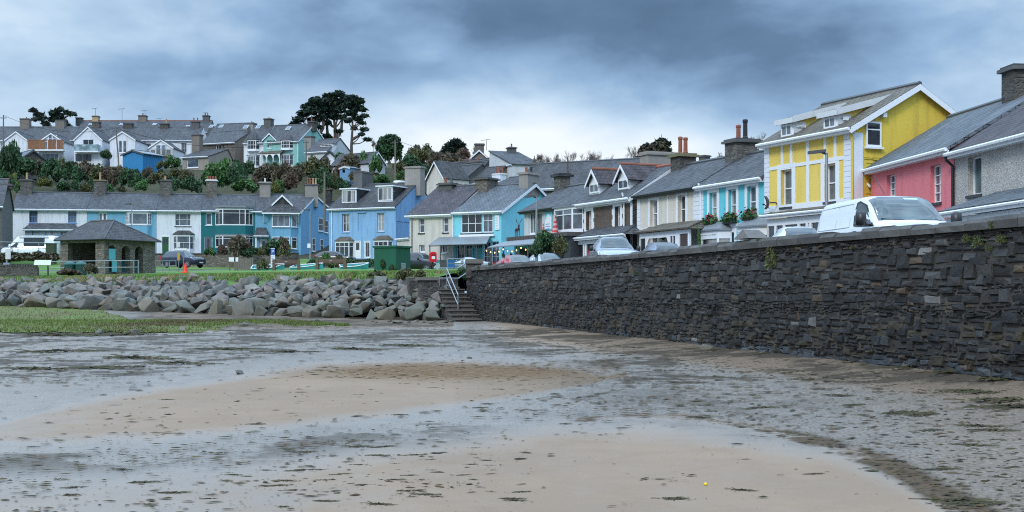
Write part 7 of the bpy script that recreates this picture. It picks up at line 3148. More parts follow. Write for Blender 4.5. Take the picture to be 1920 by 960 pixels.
    t7 = pole('short dark pole beside the chapel roof', 1004.5, 170, 299, 312, 0)
    cable('long cable sagging from the skyline pole to the chapel pole', t3, t7, 1.2)
    cable('cable from the tarred pole to the leaning pole', t1, t2, 1.5)
    cable('cable from the leaning pole to the pole beside the mint house', t2, t5, 2.0)


random.seed(14)
green()

# ------------------------------------------------------------ plants
LEAF = m_attr('leaf_attr', .7, None)
BARK = m_plain('bark', (.085, .065, .05), .9, var=.35, vs=6)
TWIG = m_plain('twig_bark', (.16, .13, .115), .9, var=.3, vs=3)


def leaf_cloud(blobs, n, size, cols, flat=.0, aspect=1.0, seed=1):
    """leaf faces scattered through the volume of several blobs (centre, radii)"""
    rg = np.random.default_rng(seed)
    w_ = np.array([b[1][0] * b[1][1] * b[1][2] for b in blobs]) ** (2 / 3)
    ch = rg.choice(len(blobs), n, p=w_ / w_.sum())
    cen = np.array([b[0] for b in blobs])[ch]
    rad = np.array([b[1] for b in blobs])[ch]
    d = rg.normal(size=(n, 3))
    d /= np.linalg.norm(d, axis=1)[:, None]
    r = rg.uniform(.35, 1.08, n) ** .55
    p = cen + d * rad * r[:, None]
    a = rg.normal(size=(n, 3))
    a[:, 2] *= (1 - flat)
    a /= np.linalg.norm(a, axis=1)[:, None]
    b = np.cross(a, rg.normal(size=(n, 3)))
    b /= np.linalg.norm(b, axis=1)[:, None]
    s_ = (size * rg.uniform(.6, 1.4, n))[:, None]
    a, b = a * s_ * aspect, b * s_
    V = np.stack([p - a, p + b * .55, p + a, p - b * .55], axis=1).reshape(-1, 3)
    base = np.array(cols)[rg.integers(0, len(cols), n)]
    blobt = rg.uniform(.7, 1.25, len(blobs))[ch][:, None]
    col = np.repeat(base * blobt * rg.uniform(.7, 1.3, (n, 1)), 4, axis=0)
    mb = MB()
    mb.v = [tuple(x) for x in V]
    mb.f = [(4 * i, 4 * i + 1, 4 * i + 2, 4 * i + 3) for i in range(n)]
    mb.m = [0] * n
    mb.c = col
    return mb


def lumps(k, rx, ry, rz, seed):
    rg = random.Random(seed)
    out = []
    for _ in range(k):
        t, q = rg.uniform(0, 6.28), rg.uniform(0, 1)
        f = math.sqrt(1 - q * q)
        out.append(((rx * .62 * f * math.cos(t), ry * .62 * f * math.sin(t), rz * (.25 + .62 * q)), (rx * rg.uniform(.3, .5), ry * rg.uniform(.3, .5), rz * rg.uniform(.24, .42))))
    return out


def limb(mb, p, d, ln, r, depth, rg, spread=.55, up=.12, nseg=3, child=(2, 4), sh=.68):
    pts, rs = [p], [r]
    q = p.copy()
    for k in range(nseg):
        d = (d + Vector((rg.uniform(-1, 1), rg.uniform(-1, 1), rg.uniform(-.5, 1))) * .16 + Vector((0, 0, up * .4))).normalized()
        q = q + d * (ln / nseg)
        pts.append(q.copy())
        rs.append(r * (1 - .45 * (k + 1) / nseg))
    mb.tube(pts, rs, 5 if depth > 2 else 3, cap=False)
    if depth <= 0:
        return
    for _ in range(rg.randint(*child)):
        t = rg.uniform(.35, 1)
        i = min(nseg - 1, int(t * nseg))
        b = pts[i].lerp(pts[i + 1], t * nseg - i if t < 1 else 1)
        nd = (d + Vector((rg.gauss(0, 1), rg.gauss(0, 1), rg.gauss(.1, .6))).normalized() * spread * 1.5 + Vector((0, 0, up))).normalized()
        limb(mb, b, nd, ln * sh * rg.uniform(.8, 1.15), max(rs[i + 1] * .62, .013), depth - 1, rg, spread, up, nseg, child, sh)


def bare_tree(name, label, u, v, Y, vt, seed, mat=None, group=None, depth=5, lean=(0, 0, 1)):
    a = P(u, v, Y)
    hh = (v - vt) / F * Y
    t = thing(name, label, 'tree', a, 0, group)
    rg = random.Random(seed)
    mb = MB()
    mb.tube([(0, 0, -1.5), (0, 0, hh * .12)], [.035 * hh, .026 * hh], 7)
    obj('trunk', mb, BARK, t)
    cr = MB()
    limb(cr, Vector((0, 0, hh * .1)), Vector(lean).normalized(), hh * .33, .024 * hh, depth, rg, .46, .2, 3, (3, 4), .74)
    obj('crown', cr, mat or TWIG, t, uv=False)
    return t


def leafy_tree(name, label, u, v, Y, blobs, n, size, cols, seed, flat=.0, aspect=1.0, trunk=True, cat='tree', group=None, stems=None, r=.2):
    a = P(u, v, Y)
    t = thing(name, label, cat, a, 0, group)
    B = []
    for (bu, bv, ru, rv) in blobs:
        c = P(bu, bv, Y) - a
        c.y += uni(-1, 1) * ru / F * Y * .6
        B.append((tuple(c), (ru / F * Y, ru / F * Y * .8, rv / F * Y)))
    if trunk:
        mb = MB()
        for s_ in (stems or [[(u, v + 6), (u, v)]]):
            pts = [P(x, y, Y) - a for x, y in s_]
            k = len(pts)
            mb.tube(pts, [r * (1 - .6 * i / max(1, k - 1)) for i in range(k)], 7)
        obj('trunk', mb, BARK, t)
        lm = MB()
        ax = [P(x, y, Y) - a for x, y in (stems or [[(u, v), (u, v - 20)]])[0]]
        for (c, rr) in B:
            c = Vector(c)
            q = min(ax, key=lambda s_: (s_ - c).length + max(0, s_.z - c.z) * 2)
            m_ = q.lerp(c, .5) - Vector((0, 0, .1 * (c - q).length))
            lm.tube([q, m_, c, c + (c - m_) * .5], [r * .45, r * .3, r * .18, .03], 5, cap=False)
        obj('limbs', lm, BARK, t)
    obj('crown', leaf_cloud(B, n, size, cols, flat, aspect, seed), LEAF, t, uv=False)
    return t


PINE = [(.010, .030, .018), (.014, .042, .024), (.008, .022, .014), (.02, .05, .026)]
DKG = [(.022, .065, .022), (.03, .09, .028), (.018, .05, .018), (.045, .11, .032)]
MIDG = [(.05, .14, .028), (.07, .17, .035), (.035, .10, .022)]
OLIVE = [(.075, .09, .03), (.10, .115, .035), (.06, .068, .026), (.12, .11, .042)]
BROWN = [(.10, .08, .048), (.08, .068, .042), (.13, .095, .055), (.07, .07, .034)]
YEL = [(.13, .15, .03), (.09, .13, .025), (.16, .16, .04)]
REDB = [(.13, .08, .052), (.09, .06, .042), (.14, .10, .06)]


def trees():
    G = 'tall dark pines on the skyline'
    Y = 250
    leafy_tree('pine_tree', 'dark pine with a low branch reaching out above the mint house', 596, 300, Y,
               [(578, 199, 15, 7), (594, 190, 14, 7), (569, 212, 13, 6), (587, 209, 15, 7), (600, 202, 13, 8), (562, 225, 12, 5), (588, 224, 13, 6), (602, 220, 10, 6), (552, 232, 11, 3.5), (574, 236, 11, 4), (548, 243, 8, 2.5), (596, 238, 9, 4)],
               2300, .31, PINE, 3, .3, 1.5, group=G, stems=[[(598, 306), (598, 270), (596, 240), (592, 205)], [(597, 255), (606, 240), (605, 220)]], r=.42)
    leafy_tree('pine_tree', 'tallest dark pine in the middle of the clump', 627, 300, Y + 2,
               [(618, 180, 14, 6), (634, 177, 12, 6), (645, 183, 8, 6), (611, 191, 14, 7), (629, 190, 16, 7), (643, 196, 10, 7), (620, 203, 15, 7), (637, 206, 12, 7), (609, 214, 11, 6), (626, 218, 11, 6), (643, 220, 8, 5), (614, 230, 8, 4), (634, 246, 8, 3), (612, 257, 10, 5)],
               2500, .31, PINE, 4, .3, 1.5, group=G, stems=[[(627, 306), (629, 270), (628, 240), (624, 195)], [(629, 262), (640, 245), (642, 215)], [(629, 268), (614, 250), (612, 220)]], r=.46)
    leafy_tree('pine_tree', 'slender pine with bare trunk and clumps spreading towards the round evergreen', 659, 300, Y - 2,
               [(660, 185, 13, 7), (672, 190, 12, 6), (655, 196, 12, 7), (668, 201, 14, 6), (679, 205, 9, 4), (660, 212, 12, 6), (683, 217, 9, 3.5), (671, 222, 10, 4), (652, 226, 8, 4), (678, 230, 8, 3), (684, 243, 8, 3.5), (678, 252, 6, 3), (690, 262, 8, 2.5), (664, 240, 6, 3)],
               1900, .31, PINE, 5, .3, 1.5, group=G, stems=[[(659, 306), (659, 270), (661, 240), (661, 200)], [(660, 262), (672, 255), (682, 246)]], r=.34)
    leafy_tree('cypress_tree', 'windswept thin cypress leaning on the skyline above the balcony house', 88, 246, 262,
               [(62, 207, 8, 4), (72, 214, 10, 4), (80, 222, 10, 4), (68, 224, 8, 3), (84, 232, 8, 4), (90, 238, 8, 3)], 420, .36, [(.03, .045, .03), (.02, .035, .022)], 6, .2, 1.5, stems=[[(90, 250), (84, 236), (72, 220)], [(90, 248), (92, 236)]], r=.25)
    leafy_tree('cypress_tree', 'dark spreading cypress on the skyline left of the long slate terrace', 106, 246, 264,
               [(103, 213, 10, 5), (113, 206, 8, 4), (110, 220, 12, 5), (125, 210, 8, 3), (136, 214, 8, 2.5), (98, 224, 8, 4), (118, 228, 10, 4), (128, 236, 7, 3)], 650, .36, PINE, 7, .2, 1.5, stems=[[(106, 250), (107, 232), (110, 212)], [(108, 236), (122, 220), (136, 213)]], r=.3)
    leafy_tree('evergreen_tree', 'dense round dark evergreen on the skyline beside the timber pole', 730, 300, 205,
               [(722, 268, 15, 12), (736, 264, 14, 10), (745, 276, 10, 10), (728, 280, 16, 10), (714, 278, 9, 8), (740, 287, 12, 6), (730, 258, 9, 6)], 4200, .34, DKG, 8, r=.3)
    leafy_tree('cedar_tree', 'dark flat topped cedar on the skyline above the stepping roofs', 853, 300, 215,
               [(855, 265, 9, 3), (848, 271, 12, 3), (862, 272, 10, 3), (840, 277, 10, 3), (866, 280, 9, 3), (850, 281, 14, 4), (836, 285, 8, 3)], 2300, .36, PINE, 9, .4, 1.3, stems=[[(853, 306), (853, 280), (855, 264)]], r=.3)
    t = leafy_tree('oak_tree', 'rounded brown and dark green tree between the chapel roof and the tall chimneys', 1229, 330, 150,
                   [(1215, 285, 17, 15), (1236, 278, 18, 12), (1250, 290, 14, 13), (1225, 300, 20, 12), (1205, 300, 12, 12), (1240, 305, 18, 10)], 3600, .26, [(.075, .06, .035), (.05, .045, .025), (.035, .045, .02), (.06, .05, .03)], 10, group=None, r=.3)
    leafy_tree('holm_oak', 'small very dark treetop behind the rounded brown tree', 1243, 330, 160, [(1240, 266, 10, 5), (1250, 270, 8, 5), (1231, 270, 8, 4)], 900, .26, PINE, 11, r=.2)
    GB = 'bare winter trees on the skyline'
    for i, (u, v, Yt, vt, lab) in enumerate(((1028, 352, 200, 282, 'pale bare winter tree spreading over the chapel roof near the finial'), (1058, 352, 202, 286, 'thin bare winter tree above the chapel roof flue'), (1092, 352, 200, 284, 'pale bare winter tree with upright twigs over the chapel'), (1124, 352, 198, 280, 'tall pale bare winter tree over the far end of the chapel'), (1040, 352, 190, 280, 'pale bare winter tree nearest the chapel finial'), (1072, 352, 188, 282, 'bare winter tree above the middle of the chapel roof'), (1105, 352, 186, 278, 'wide bare winter tree above the chapel roof end'), (1140, 352, 184, 280, 'small bare winter tree behind the beige chimney'),
                                             (1186, 345, 175, 268, 'bare tree leaning out beside the rounded brown tree'), (1422, 310, 150, 250, 'bare twigs rising behind the yellow house roof'), (800, 312, 218, 268, 'bare brown tree beside the cedar'), (776, 312, 220, 276, 'low bare tree between the evergreen and the cedar'), (890, 306, 222, 272, 'bare reddish tree behind the brown gable'),
                                             (1350, 320, 170, 290, 'faint bare twigs behind the turquoise chimney'), (700, 292, 226, 262, 'bare tree beneath the slender pine'), (1012, 318, 196, 290, 'thin bare winter tree at the chapel pole'))):
        bare_tree('bare_tree', lab, u, v, Yt, vt, 40 + i, group=GB, depth=5)


def shrubs():
    protos = {}
    kinds = {'dark green': DKG, 'mid green': MIDG, 'olive': OLIVE, 'brown': BROWN, 'yellow green': YEL, 'reddish brown': REDB}
    for k, (nm, cs) in enumerate(kinds.items()):
        for j in range(2):
            tw = nm in ('brown', 'reddish brown')
            mb = leaf_cloud(lumps(9, 1, 1, 1, 10 * k + j), 1500 if not tw else 1900, .10 if not tw else .085, cs, 0, 1.0 if not tw else 2.2, 100 + 10 * k + j)
            protos.setdefault(nm, []).append(mb.mesh('shrub', LEAF, uv=False))
    n = 0

    def put(nm, u, v, Y, ru, rv, lab, grp):
        p = P(u, v, Y)
        o = bpy.data.objects.new('shrub', random.choice(protos[nm]))
        C.objects.link(o)
        o.location = (p.x, p.y, p.z)
        o.scale = (ru / F * Y, ru / F * Y, rv / F * Y)
        o.rotation_euler = (0, 0, uni(0, 6.28))
        tag(o, lab, 'shrub', grp)
    HG = 'shrubs on the hillside above the terrace'
    # (kind, u, v foot, half width, height)  v foot on the slope
    L = [('dark green', 18, 330, 26, 54), ('mid green', 8, 322, 14, 40), ('yellow green', 24, 345, 12, 22), ('dark green', 52, 330, 22, 30), ('brown', 60, 322, 22, 26), ('dark green', 96, 338, 24, 40), ('olive', 82, 345, 14, 16), ('yellow green', 86, 346, 13, 14),
         ('olive', 118, 335, 22, 34), ('brown', 138, 338, 22, 34), ('brown', 160, 335, 22, 32), ('olive', 142, 322, 20, 18), ('dark green', 142, 352, 11, 15), ('brown', 186, 338, 20, 28), ('reddish brown', 205, 340, 20, 24), ('dark green', 172, 350, 8, 18),
         ('brown', 222, 342, 22, 30), ('dark green', 240, 348, 18, 30), ('dark green', 258, 350, 18, 32), ('mid green', 268, 354, 15, 18), ('brown', 278, 340, 16, 26), ('olive', 300, 345, 20, 26), ('mid green', 322, 312, 18, 20), ('dark green', 196, 296, 14, 16), ('olive', 304, 312, 12, 12),
         ('mid green', 204, 355, 12, 12), ('olive', 226, 356, 12, 10), ('dark green', 330, 352, 22, 22), ('dark green', 360, 356, 20, 26), ('olive', 345, 345, 18, 24), ('mid green', 398, 350, 24, 40), ('mid green', 420, 346, 22, 44), ('dark green', 440, 348, 20, 44), ('dark green', 466, 334, 15, 30), ('dark green', 452, 352, 18, 30),
         ('mid green', 460, 356, 26, 20), ('brown', 498, 340, 24, 32), ('olive', 516, 338, 22, 30), ('brown', 532, 345, 22, 38), ('mid green', 522, 358, 14, 20), ('yellow green', 516, 360, 11, 22), ('reddish brown', 545, 356, 18, 30), ('brown', 552, 340, 20, 28), ('brown', 588, 326, 24, 30), ('brown', 606, 322, 18, 26), ('dark green', 602, 352, 20, 34),
         ('dark green', 590, 356, 16, 28), ('dark green', 640, 312, 18, 24), ('mid green', 684, 322, 18, 34), ('mid green', 704, 322, 13, 30), ('brown', 660, 322, 20, 34), ('reddish brown', 645, 330, 20, 24), ('olive', 625, 350, 18, 24), ('dark green', 642, 352, 16, 20), ('brown', 672, 338, 18, 20), ('olive', 700, 336, 18, 16), ('mid green', 716, 340, 18, 14),
         ('olive', 750, 322, 16, 20), ('dark green', 770, 318, 20, 26), ('brown', 776, 310, 24, 34), ('mid green', 756, 336, 14, 18), ('brown', 800, 312, 24, 36), ('brown', 822, 314, 20, 28), ('dark green', 790, 322, 18, 20), ('brown', 846, 310, 22, 24), ('reddish brown', 866, 306, 18, 26), ('olive', 760, 345, 14, 14), ('mid green', 745, 298, 10, 18), ('yellow green', 742, 345, 10, 8),
         ('brown', 720, 300, 14, 22), ('brown', 100, 322, 16, 20), ('olive', 330, 330, 16, 16), ('brown', 348, 330, 14, 14), ('dark green', 560, 322, 10, 18), ('brown', 480, 350, 14, 18), ('reddish brown', 700, 345, 16, 12), ('dark green', 8, 352, 18, 30), ('mid green', 40, 356, 14, 20), ('dark green', 120, 355, 16, 16), ('brown', 160, 355, 14, 14), ('olive', 250, 334, 12, 14)]
    for i_, (nm, u, v, ru, rv) in enumerate(L):
        nm = ('olive' if i_ % 3 else 'dark green') if nm == 'brown' and i_ % 2 else nm
        Y = lerp_tab([(295, 214), (312, 204), (335, 190), (352, 176), (362, 169)], v)
        if u > 700:
            Y = lerp_tab([(295, 214), (312, 200), (345, 172)], v)
        put(nm, u, v + 5, Y, ru * 1.05, rv * 1.05, f'{nm} bushy shrub on the hillside above the roofs', HG)
    GG = 'garden shrubs in front of the terrace'
    for (nm, u, v, ru, rv, lab) in (('brown', 450, 478, 24, 34, 'large brown bare shrub before the teal bow window'), ('mid green', 394, 478, 12, 14, 'small green shrub by the grey door of the teal house'), ('reddish brown', 418, 479, 12, 18, 'rust coloured shrub on the garden wall of the teal house'), ('dark green', 470, 482, 22, 18, 'dark low shrub under the large brown one'),
                                    ('dark green', 515, 478, 22, 26, 'dark green shrub below the bay of the blue end house'), ('olive', 530, 480, 16, 32, 'tall olive shrub below the gabled bay'), ('olive', 493, 478, 14, 16, 'olive shrub beside the white porch post'), ('reddish brown', 532, 470, 10, 20, 'rusty shrub against the blue bay')):
        put(nm, u, v + 2, 131, ru, rv, lab, GG)
    for (nm, u, v, Y, ru, rv, lab) in (('olive', 493, 506, 101, 12, 18, 'clipped pale green round bush by the noticeboard gate'), ('dark green', 590, 500, 116, 14, 16, 'dark shrub at the foot of the blue end wall lamp'), ('mid green', 610, 501, 112, 18, 22, 'green shrub with long stems before the brown car'), ('olive', 634, 502, 112, 18, 20, 'olive shrub hiding the brown car'),
                                      ('dark green', 660, 503, 113, 18, 18, 'dark shrub along the low wall before the blue house'), ('dark green', 690, 503, 112, 16, 16, 'dark creeper on the low wall beside the kiosk'), ('brown', 170, 512, 85, 14, 16, 'brown dead plant at the rock edge below the bins'), ('reddish brown', 130, 516, 84, 22, 10, 'brown bramble spreading over the rocks below the bins'),
                                      ('dark green', 718, 509, 72, 7, 20, 'dark weeds climbing the green kiosk front'), ('dark green', 736, 509, 74, 8, 12, 'dark weeds at the kiosk corner'), ('olive', 705, 524, 63, 24, 14, 'grey green shore plant in the rocks below the kiosk'), ('olive', 760, 522, 62, 22, 16, 'grey green shore plant under the right side of the kiosk'), ('olive', 790, 524, 61, 14, 16, 'grey green shore plant beside the steps wall'),
                                      ('olive', 660, 524, 65, 16, 12, 'grey green shore plant in the rocks below the dinghy'), ('mid green', 832, 570, 57, 5, 7, 'small bright green tuft between boulder and steps'), ('dark green', 866, 528, 59.5, 14, 22, 'dark ivy bush at the head of the steps'), ('mid green', 868, 517, 60.5, 14, 10, 'green tuft on the bank at the head of the steps'),
                                      ('dark green', 1024, 478, 66, 27, 38, 'tall dark green bush in front of the cafe'), ('olive', 1050, 478, 65, 20, 30, 'lower olive bush growing into the tall cafe bush'), ('dark green', 1006, 480, 65.5, 15, 28, 'dark bushy conifer beside the tall cafe bush'), ('dark green', 944, 484, 70, 3.6, 9, 'clipped ball bush hanging under the cafe canopy'), ('dark green', 958.5, 482, 70, 3, 8, 'second clipped ball bush under the cafe canopy'), ('mid green', 1310, 470, 58, 5, 34, 'climbing plant between the cream porch and turquoise bay'),
                                      ('brown', 30, 490, 106, 34, 16, 'brown dry grass hedge in front of the campervan'), ('brown', 80, 490, 105, 30, 16, 'brown dry grass hedge beside the olive cabinet'), ('brown', -8, 492, 106, 30, 18, 'brown dry grass hedge at the picture edge')):
        put(nm, u, v, Y, ru, rv, lab, 'plants around the green')
    # ferns and weeds growing out of the sea wall
    fm = leaf_cloud(lumps(6, .3, .14, .3, 5), 260, .035, OLIVE + [(.04, .085, .02)], 0, 2.2, 77).mesh('wall_fern', LEAF, uv=False)
    GW = 'weeds rooted in the sea wall'
    for (u, v, s_, lab) in ((1455, 500, 1.5, 'tall green weed hanging on the middle of the sea wall'), (1884, 455, .8, 'bright fern near the top of the wall at its near end'), (1845, 462, 1.0, 'brownish green weed on the near end of the wall'), (1820, 453, .7, 'small fern under the coping beside the brownish weed'), (1605, 466, .35, 'tiny fern high on the wall below the white van'), (1196, 514, .5, 'small green weed halfway along the wall'),
                            (902, 505, .9, 'ivy patch at the far pillar of the wall'), (922, 498, .8, 'weeds under the coping next to the far pillar'), (1870, 428, .6, 'dark weed hanging from the coping at the near end'), (1862, 470, .5, 'small fern below the bright fern'), (1428, 452, .4, 'tiny weed on the coping by the raised block')):
        best = min(np.linspace(0, WALL_TOT, 900), key=lambda q: abs(WALL_AT(q)[0] / WALL_AT(q)[1] * F + 960 - u))
        x, y, nn = WALL_AT(best)
        z = EYE + (HV - v) / F * y
        o = bpy.data.objects.new('wall_fern', fm)
        C.objects.link(o)
        o.location = (x + nn[0] * .08, y + nn[1] * .08, z)
        o.scale = (s_ * .42, s_ * .42, .6 * s_ * (1.5 if u == 1455 else .9))
        tag(o, lab, 'plant', GW)


def ground_cover():
    rg = np.random.default_rng(9)

    def blades(name, pts, hts, cols, lean=.5, wd=.018):
        n = len(pts)
        ang = rg.uniform(0, 6.28, n)
        dx, dy = np.cos(ang), np.sin(ang)
        V = np.zeros((n, 3, 3))
        V[:, 0] = pts + np.stack([-dy * wd, dx * wd, -.02 * np.ones(n)], 1)
        V[:, 1] = pts + np.stack([dy * wd, -dx * wd, -.02 * np.ones(n)], 1)
        le = rg.normal(0, lean, (n, 2)) * hts[:, None]
        V[:, 2] = pts + np.stack([le[:, 0], le[:, 1], hts], 1)
        mb = MB()
        mb.v = [tuple(x) for x in V.reshape(-1, 3)]
        mb.f = [(3 * i, 3 * i + 1, 3 * i + 2) for i in range(n)]
        mb.m = [0] * n
        mb.c = np.repeat(cols, 3, axis=0)
        o = obj(name, mb, LEAF, None, uv=False)
        o['kind'] = 'stuff'
        return o
    # grass along the crest of the bank
    P_, H_, C_ = [], [], []
    for _ in range(42000):
        x = uni(-36, -2.2)
        yb = rock_base_y(min(x, -2.7))
        q = rnd() ** 1.6 * 13
        y = yb + 5.8 + q
        if x > -4.2 and y < 60.8:
            continue
        P_.append((x, y, land_z(x, y)))
        nz = mnoise.noise((x * .35, y * .35, 2))
        edge = q < 1.6 + nz * 1.8
        H_.append(uni(.07, .18) if edge else uni(.03, .08))
        tan = (nz > .18 and rnd() < .7) or (edge and rnd() < .35)
        C_.append(np.array((.27, .20, .085) if tan else random.choice(((.085, .20, .025), (.11, .24, .03), (.07, .16, .022)))) * uni(.75, 1.25))
    blades('bank_grass', np.array(P_), np.array(H_), np.array(C_), .5, .022)
    # salt marsh turf on the upper beach: a mat and its blades
    mb = MB()
    us = np.arange(-420, 660, 6.0)
    K = 12
    idx = []
    P_, H_, C_ = [], [], []
    for u in us:
        vf = poly_y(MARSH_F, u) + 3.2 * mnoise.noise((u * .03, 0, 0)) + 2 * mnoise.noise((u * .11, 5, 0))
        vb = lerp_tab([(-500, 568), (0, 568), (120, 570), (230, 577), (300, 588), (420, 592), (500, 597), (560, 603), (660, 611)], u) + 1.5 * mnoise.noise((u * .06, 9, 0))
        for k in range(K + 1):
            v = vf + (vb - vf) * k / K
            Y = 50
            for _ in range(8):
                Y = (EYE - sand_z(-10, Y)) * F / (v - HV)
                Y = min(Y, 82)
            x = (u - 960) / F * Y
            e = min(1, k / 1.5, (K - k) / 1.2)
            mb.v.append((x, Y, sand_z(x, Y) + .006 + .02 * e + .006 * mnoise.noise((x, Y, 0))))
    n = K + 1
    mm = []
    for i in range(len(us) - 1):
        for k in range(K):
            u, v = us[i], k
            if mnoise.noise((us[i] * .012, k * .35, 3)) > .34 and us[i] > 200:
                continue
            mb.f.append((i * n + k, (i + 1) * n + k, (i + 1) * n + k + 1, i * n + k + 1))
            mb.m.append(0)
    m, g, bs = new_mat('marsh_turf')
    oc = objco(g)
    c = g.ramp(g.noise(oc, .8, 5, .65), [(.36, (.085, .07, .024)), (.5, (.11, .12, .024)), (.62, (.09, .15, .022))])
    lk(g, bs.inputs['Base Color'], c)
    lk(g, bs.inputs['Roughness'], .95)
    o = obj('salt_marsh_turf', mb, m, None, uv=False)
    o['kind'] = 'stuff'
    vv = np.array(mb.v)
    for _ in range(40000):
        f = mb.f[random.randrange(len(mb.f))]
        a, b = rnd(), rnd()
        p = vv[f[0]] * (1 - a) * (1 - b) + vv[f[1]] * a * (1 - b) + vv[f[2]] * a * b + vv[f[3]] * (1 - a) * b
        P_.append(p)
        H_.append(uni(.03, .10))
        nz = mnoise.noise((p[0] * .25, p[1] * .12, 6))
        C_.append(np.array((.10, .075, .03) if nz + uni(-.3, .3) > .12 else random.choice(((.115, .17, .026), (.14, .18, .03), (.09, .13, .024)))) * uni(.75, 1.2))
    blades('salt_marsh_grass', np.array(P_), np.array(H_), np.array(C_), .5, .02)


def sand_pt(u, v):
    Y = 30
    for _ in range(8):
        x = (u - 960) / F * Y
        Y = (EYE - sand_z(x, Y)) * F / max(4, v - HV)
    x = (u - 960) / F * Y
    return x, Y, sand_z(x, Y)


def beach_bits():
    rg = random.Random(33)
    # loose weed and twig fragments: uncountable, one object
    mb = MB()
    cols = []
    pal = [(.065, .05, .03), (.085, .066, .034), (.05, .05, .024), (.10, .064, .036), (.04, .034, .025)]

    def frag(x, y, z, ln, wd, ang, c):
        d = Vector((math.cos(ang), math.sin(ang), 0))
        n = Vector((-d.y, d.x, 0))
        k = len(mb.v)
        p = Vector((x, y, z + .012))
        h = min(.011, wd * rg.uniform(.05, .2))
        for (a, b, q) in ((-1, 0, .0), (-.3, -1, .0), (.4, -.8, .0), (1, 0, .0), (.3, .9, .0), (-.4, 1, .0)):
            mb.v.append(tuple(p + d * ln * (a + rg.uniform(-.2, .2)) * .5 + n * wd * b * rg.uniform(.4, 1) * .5))
        mb.v.append(tuple(p + Vector((0, 0, h)) + d * ln * rg.uniform(-.15, .15)))
        for i in range(6):
            mb.f.append((k + i, k + (i + 1) % 6, k + 6))
            mb.m.append(0)
        f = rg.uniform(.7, 1.3)
        cols.extend([tuple(q * f for q in c)] * 7)
    cnt = 0
    while cnt < 16000:
        v = 604 + (1010 - 604) * rg.random() ** 1.25
        u = rg.uniform(-120, 2040)
        wb = lerp_tab([(0, 604), (640, 606), (905, 606), (1200, 635), (1500, 671), (1920, 724), (2100, 745)], u)
        if v < wb + 3:
            continue
        dr, we, gr, dk = beach_masks(u, v)
        cl = mnoise.noise((u * .006, v * .03, 1)) + .6 * mnoise.noise((u * .02, v * .09, 8))
        dens = .05 + .6 * dk + .5 * gr + .6 * we + max(0, cl) * .5 * (1.1 - dr * .7) - .09 * dr * (u > 700)
        if v > 825 and u < 1000:
            dens += .5 * max(0, mnoise.noise((u * .008, v * .05, 4))) + .05
        if rg.random() > dens:
            continue
        x, y, z = sand_pt(u, v)
        s_ = rg.choice((.3, .4, .5, .5, .7, 1, 1.8)) * lerp_tab([(8, .45), (16, .75), (40, 1.5)], y)
        frag(x, y, z, rg.uniform(.04, .16) * s_, rg.uniform(.02, .075) * s_, rg.gauss(0, .35), rg.choice(pal))
        cnt += 1
    mb.c = cols
    o = obj('weed_litter', mb, m_attr('weed_attr', .95, None, .15), None, uv=False)
    o['kind'] = 'stuff'
    # seaweed clumps
    ms = []
    for k in range(5):
        wm = MB()
        cc = []
        r2 = random.Random(70 + k)
        for _ in range(70):
            a = r2.uniform(0, 6.28)
            r = abs(r2.gauss(0, .42))
            p = Vector((r * math.cos(a), r * .55 * math.sin(a), 0))
            d = Vector((r2.gauss(0, 1), r2.gauss(0, .5), r2.uniform(-.1, .25))).normalized()
            n = d.orthogonal().normalized()
            ln = r2.uniform(.12, .4)
            h = max(.0, .2 * (1 - r)) * r2.random()
            q = [p + Vector((0, 0, h)), p + d * ln * .5 + Vector((0, 0, h + .06 * r2.random())), p + d * ln + Vector((0, 0, .01))]
            w_ = r2.uniform(.02, .05)
            k0 = len(wm.v)
            for e in q:
                wm.v.append(tuple(e - n * w_))
                wm.v.append(tuple(e + n * w_))
            wm.f += [(k0, k0 + 1, k0 + 3, k0 + 2), (k0 + 2, k0 + 3, k0 + 5, k0 + 4)]
            wm.m += [0, 0]
            c = r2.choice([(.028, .024, .014), (.045, .038, .016), (.05, .05, .016), (.065, .045, .02)])
            cc += [c] * 6
        wm.c = cc
        ms.append(wm.mesh('seaweed_clump', m_attr('seaweed_attr', .8, None, .25), uv=False))
    spots = [(1890, 754, .55), (1850, 742, .4), (1900, 765, .5), (1735, 778, .34), (1655, 700, .3), (1600, 696, .25), (1710, 712, .45), (1790, 722, .5), (1815, 738, .4), (1880, 735, .45), (1690, 702, .25), (1765, 882, .2), (1820, 836, .22), (1800, 942, .26), (1830, 946, .22), (1272, 936, .14), (1525, 890, .1), (1400, 862, .06), (1300, 654, .28), (1345, 658, .3), (1155, 630, .35), (1445, 672, .35), (1060, 624, .5),
             (1200, 652, .3), (930, 620, .5), (1390, 920, .1), (1310, 783, .16), (1430, 765, .2), (1690, 775, .3), (1830, 800, .24), (1745, 808, .2), (1570, 742, .22), (1520, 712, .2), (1480, 700, .22), (1860, 808, .25), (1600, 760, .2), (250, 672, .8), (100, 660, .8), (190, 690, .7), (330, 682, .6), (60, 692, .7), (420, 655, .7), (540, 660, .6), (660, 655, .6), (760, 648, .6), (150, 628, 1.3), (230, 628, 1.2), (110, 629, 1.1)]
    for _ in range(46):
        spots.append((rg.uniform(60, 1000), rg.uniform(838, 955), rg.uniform(.05, .13)))
    for _ in range(26):
        spots.append((rg.uniform(300, 1100), rg.uniform(700, 800), rg.uniform(.05, .12)))
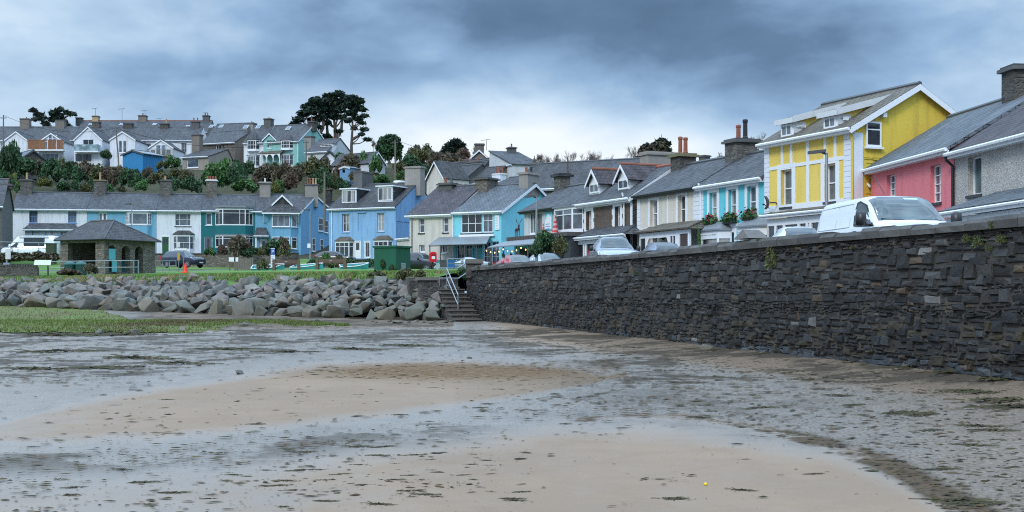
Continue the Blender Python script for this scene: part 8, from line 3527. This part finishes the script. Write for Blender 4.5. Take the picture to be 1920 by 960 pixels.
    for (u, v, s_) in spots:
        x, y, z = sand_pt(u, v)
        o = bpy.data.objects.new('seaweed_clump', rg.choice(ms))
        C.objects.link(o)
        o.location = (x, y, z + .004)
        o.scale = (s_ * (1.5 if v > 690 else 1.8), s_, s_ * (.3 if v < 700 else .42))
        o.rotation_euler = (0, 0, rg.uniform(-.5, .5))
        lab = 'dark seaweed clump on the shingle below the sea wall' if u > 1100 and v < 830 else 'small scrap of dark seaweed on the open wet sand'
        tag(o, lab, 'seaweed', 'seaweed clumps on the beach')
    # single stones on the beach
    for (u, v, s_, lab) in ((1325, 655, .34, 'rounded grey boulder alone at the foot of the sea wall'), (447, 702, .25, 'grey wedge shaped stone alone on the wet sand'), (375, 685, .16, 'small flat dark stone on the wet flats'), (590, 600, .42, 'pale yellowish rock before the boulder bank'), (880, 672, .13, 'small dark stone at the edge of the sand bar'), (252, 589, .5, 'flat pale stone lying in the marsh turf'), (187, 592, .45, 'dark stone in the marsh turf'), (785, 722, .07, 'small reddish stone on the sand bar'), (458, 595, .5, 'flat slab at the edge of the marsh turf')):
        x, y, z = sand_pt(u, v)
        o = bpy.data.objects.new('beach_stone', ROCKS[int(u) % len(ROCKS)])
        C.objects.link(o)
        o.location = (x, y, z + s_ * .12)
        o.scale = (s_, s_ * .8, s_ * .62)
        o.rotation_euler = (.1, .1, u)
        tag(o, lab, 'stone', 'single stones on the beach')
    # rubble at the foot of the rock bank near the steps
    for k in range(34):
        u = rg.uniform(690, 858)
        x, y, z = sand_pt(u, 604 + rg.uniform(-2, 3))
        o = bpy.data.objects.new('slate_chunk', ROCKS[k % len(ROCKS)])
        C.objects.link(o)
        s_ = rg.uniform(.14, .34)
        o.location = (x, y, z + .02)
        o.scale = (s_, s_, s_ * .5)
        o.rotation_euler = (rg.uniform(-.3, .3), rg.uniform(-.3, .3), rg.uniform(0, 6))
        tag(o, 'small dark slate chunk at the foot of the big boulders', 'stone', 'slate chunks below the rock bank')
    x, y, z = sand_pt(1323, 911)
    mb2 = MB()
    mb2.lathe([(.003, -.015), (.011, -.011), (.016, 0), (.011, .011), (.003, .015)], (0, 0, .014), 12)
    o = obj('yellow_ball', mb2, m_plain('ball_yellow', (.75, .55, .02), .5), None, smooth=True, loc=(x, y, z))
    tag(o, 'tiny yellow ball lying on the foreground sand', 'ball')


random.seed(15)
trees()
shrubs()
ground_cover()
beach_bits()
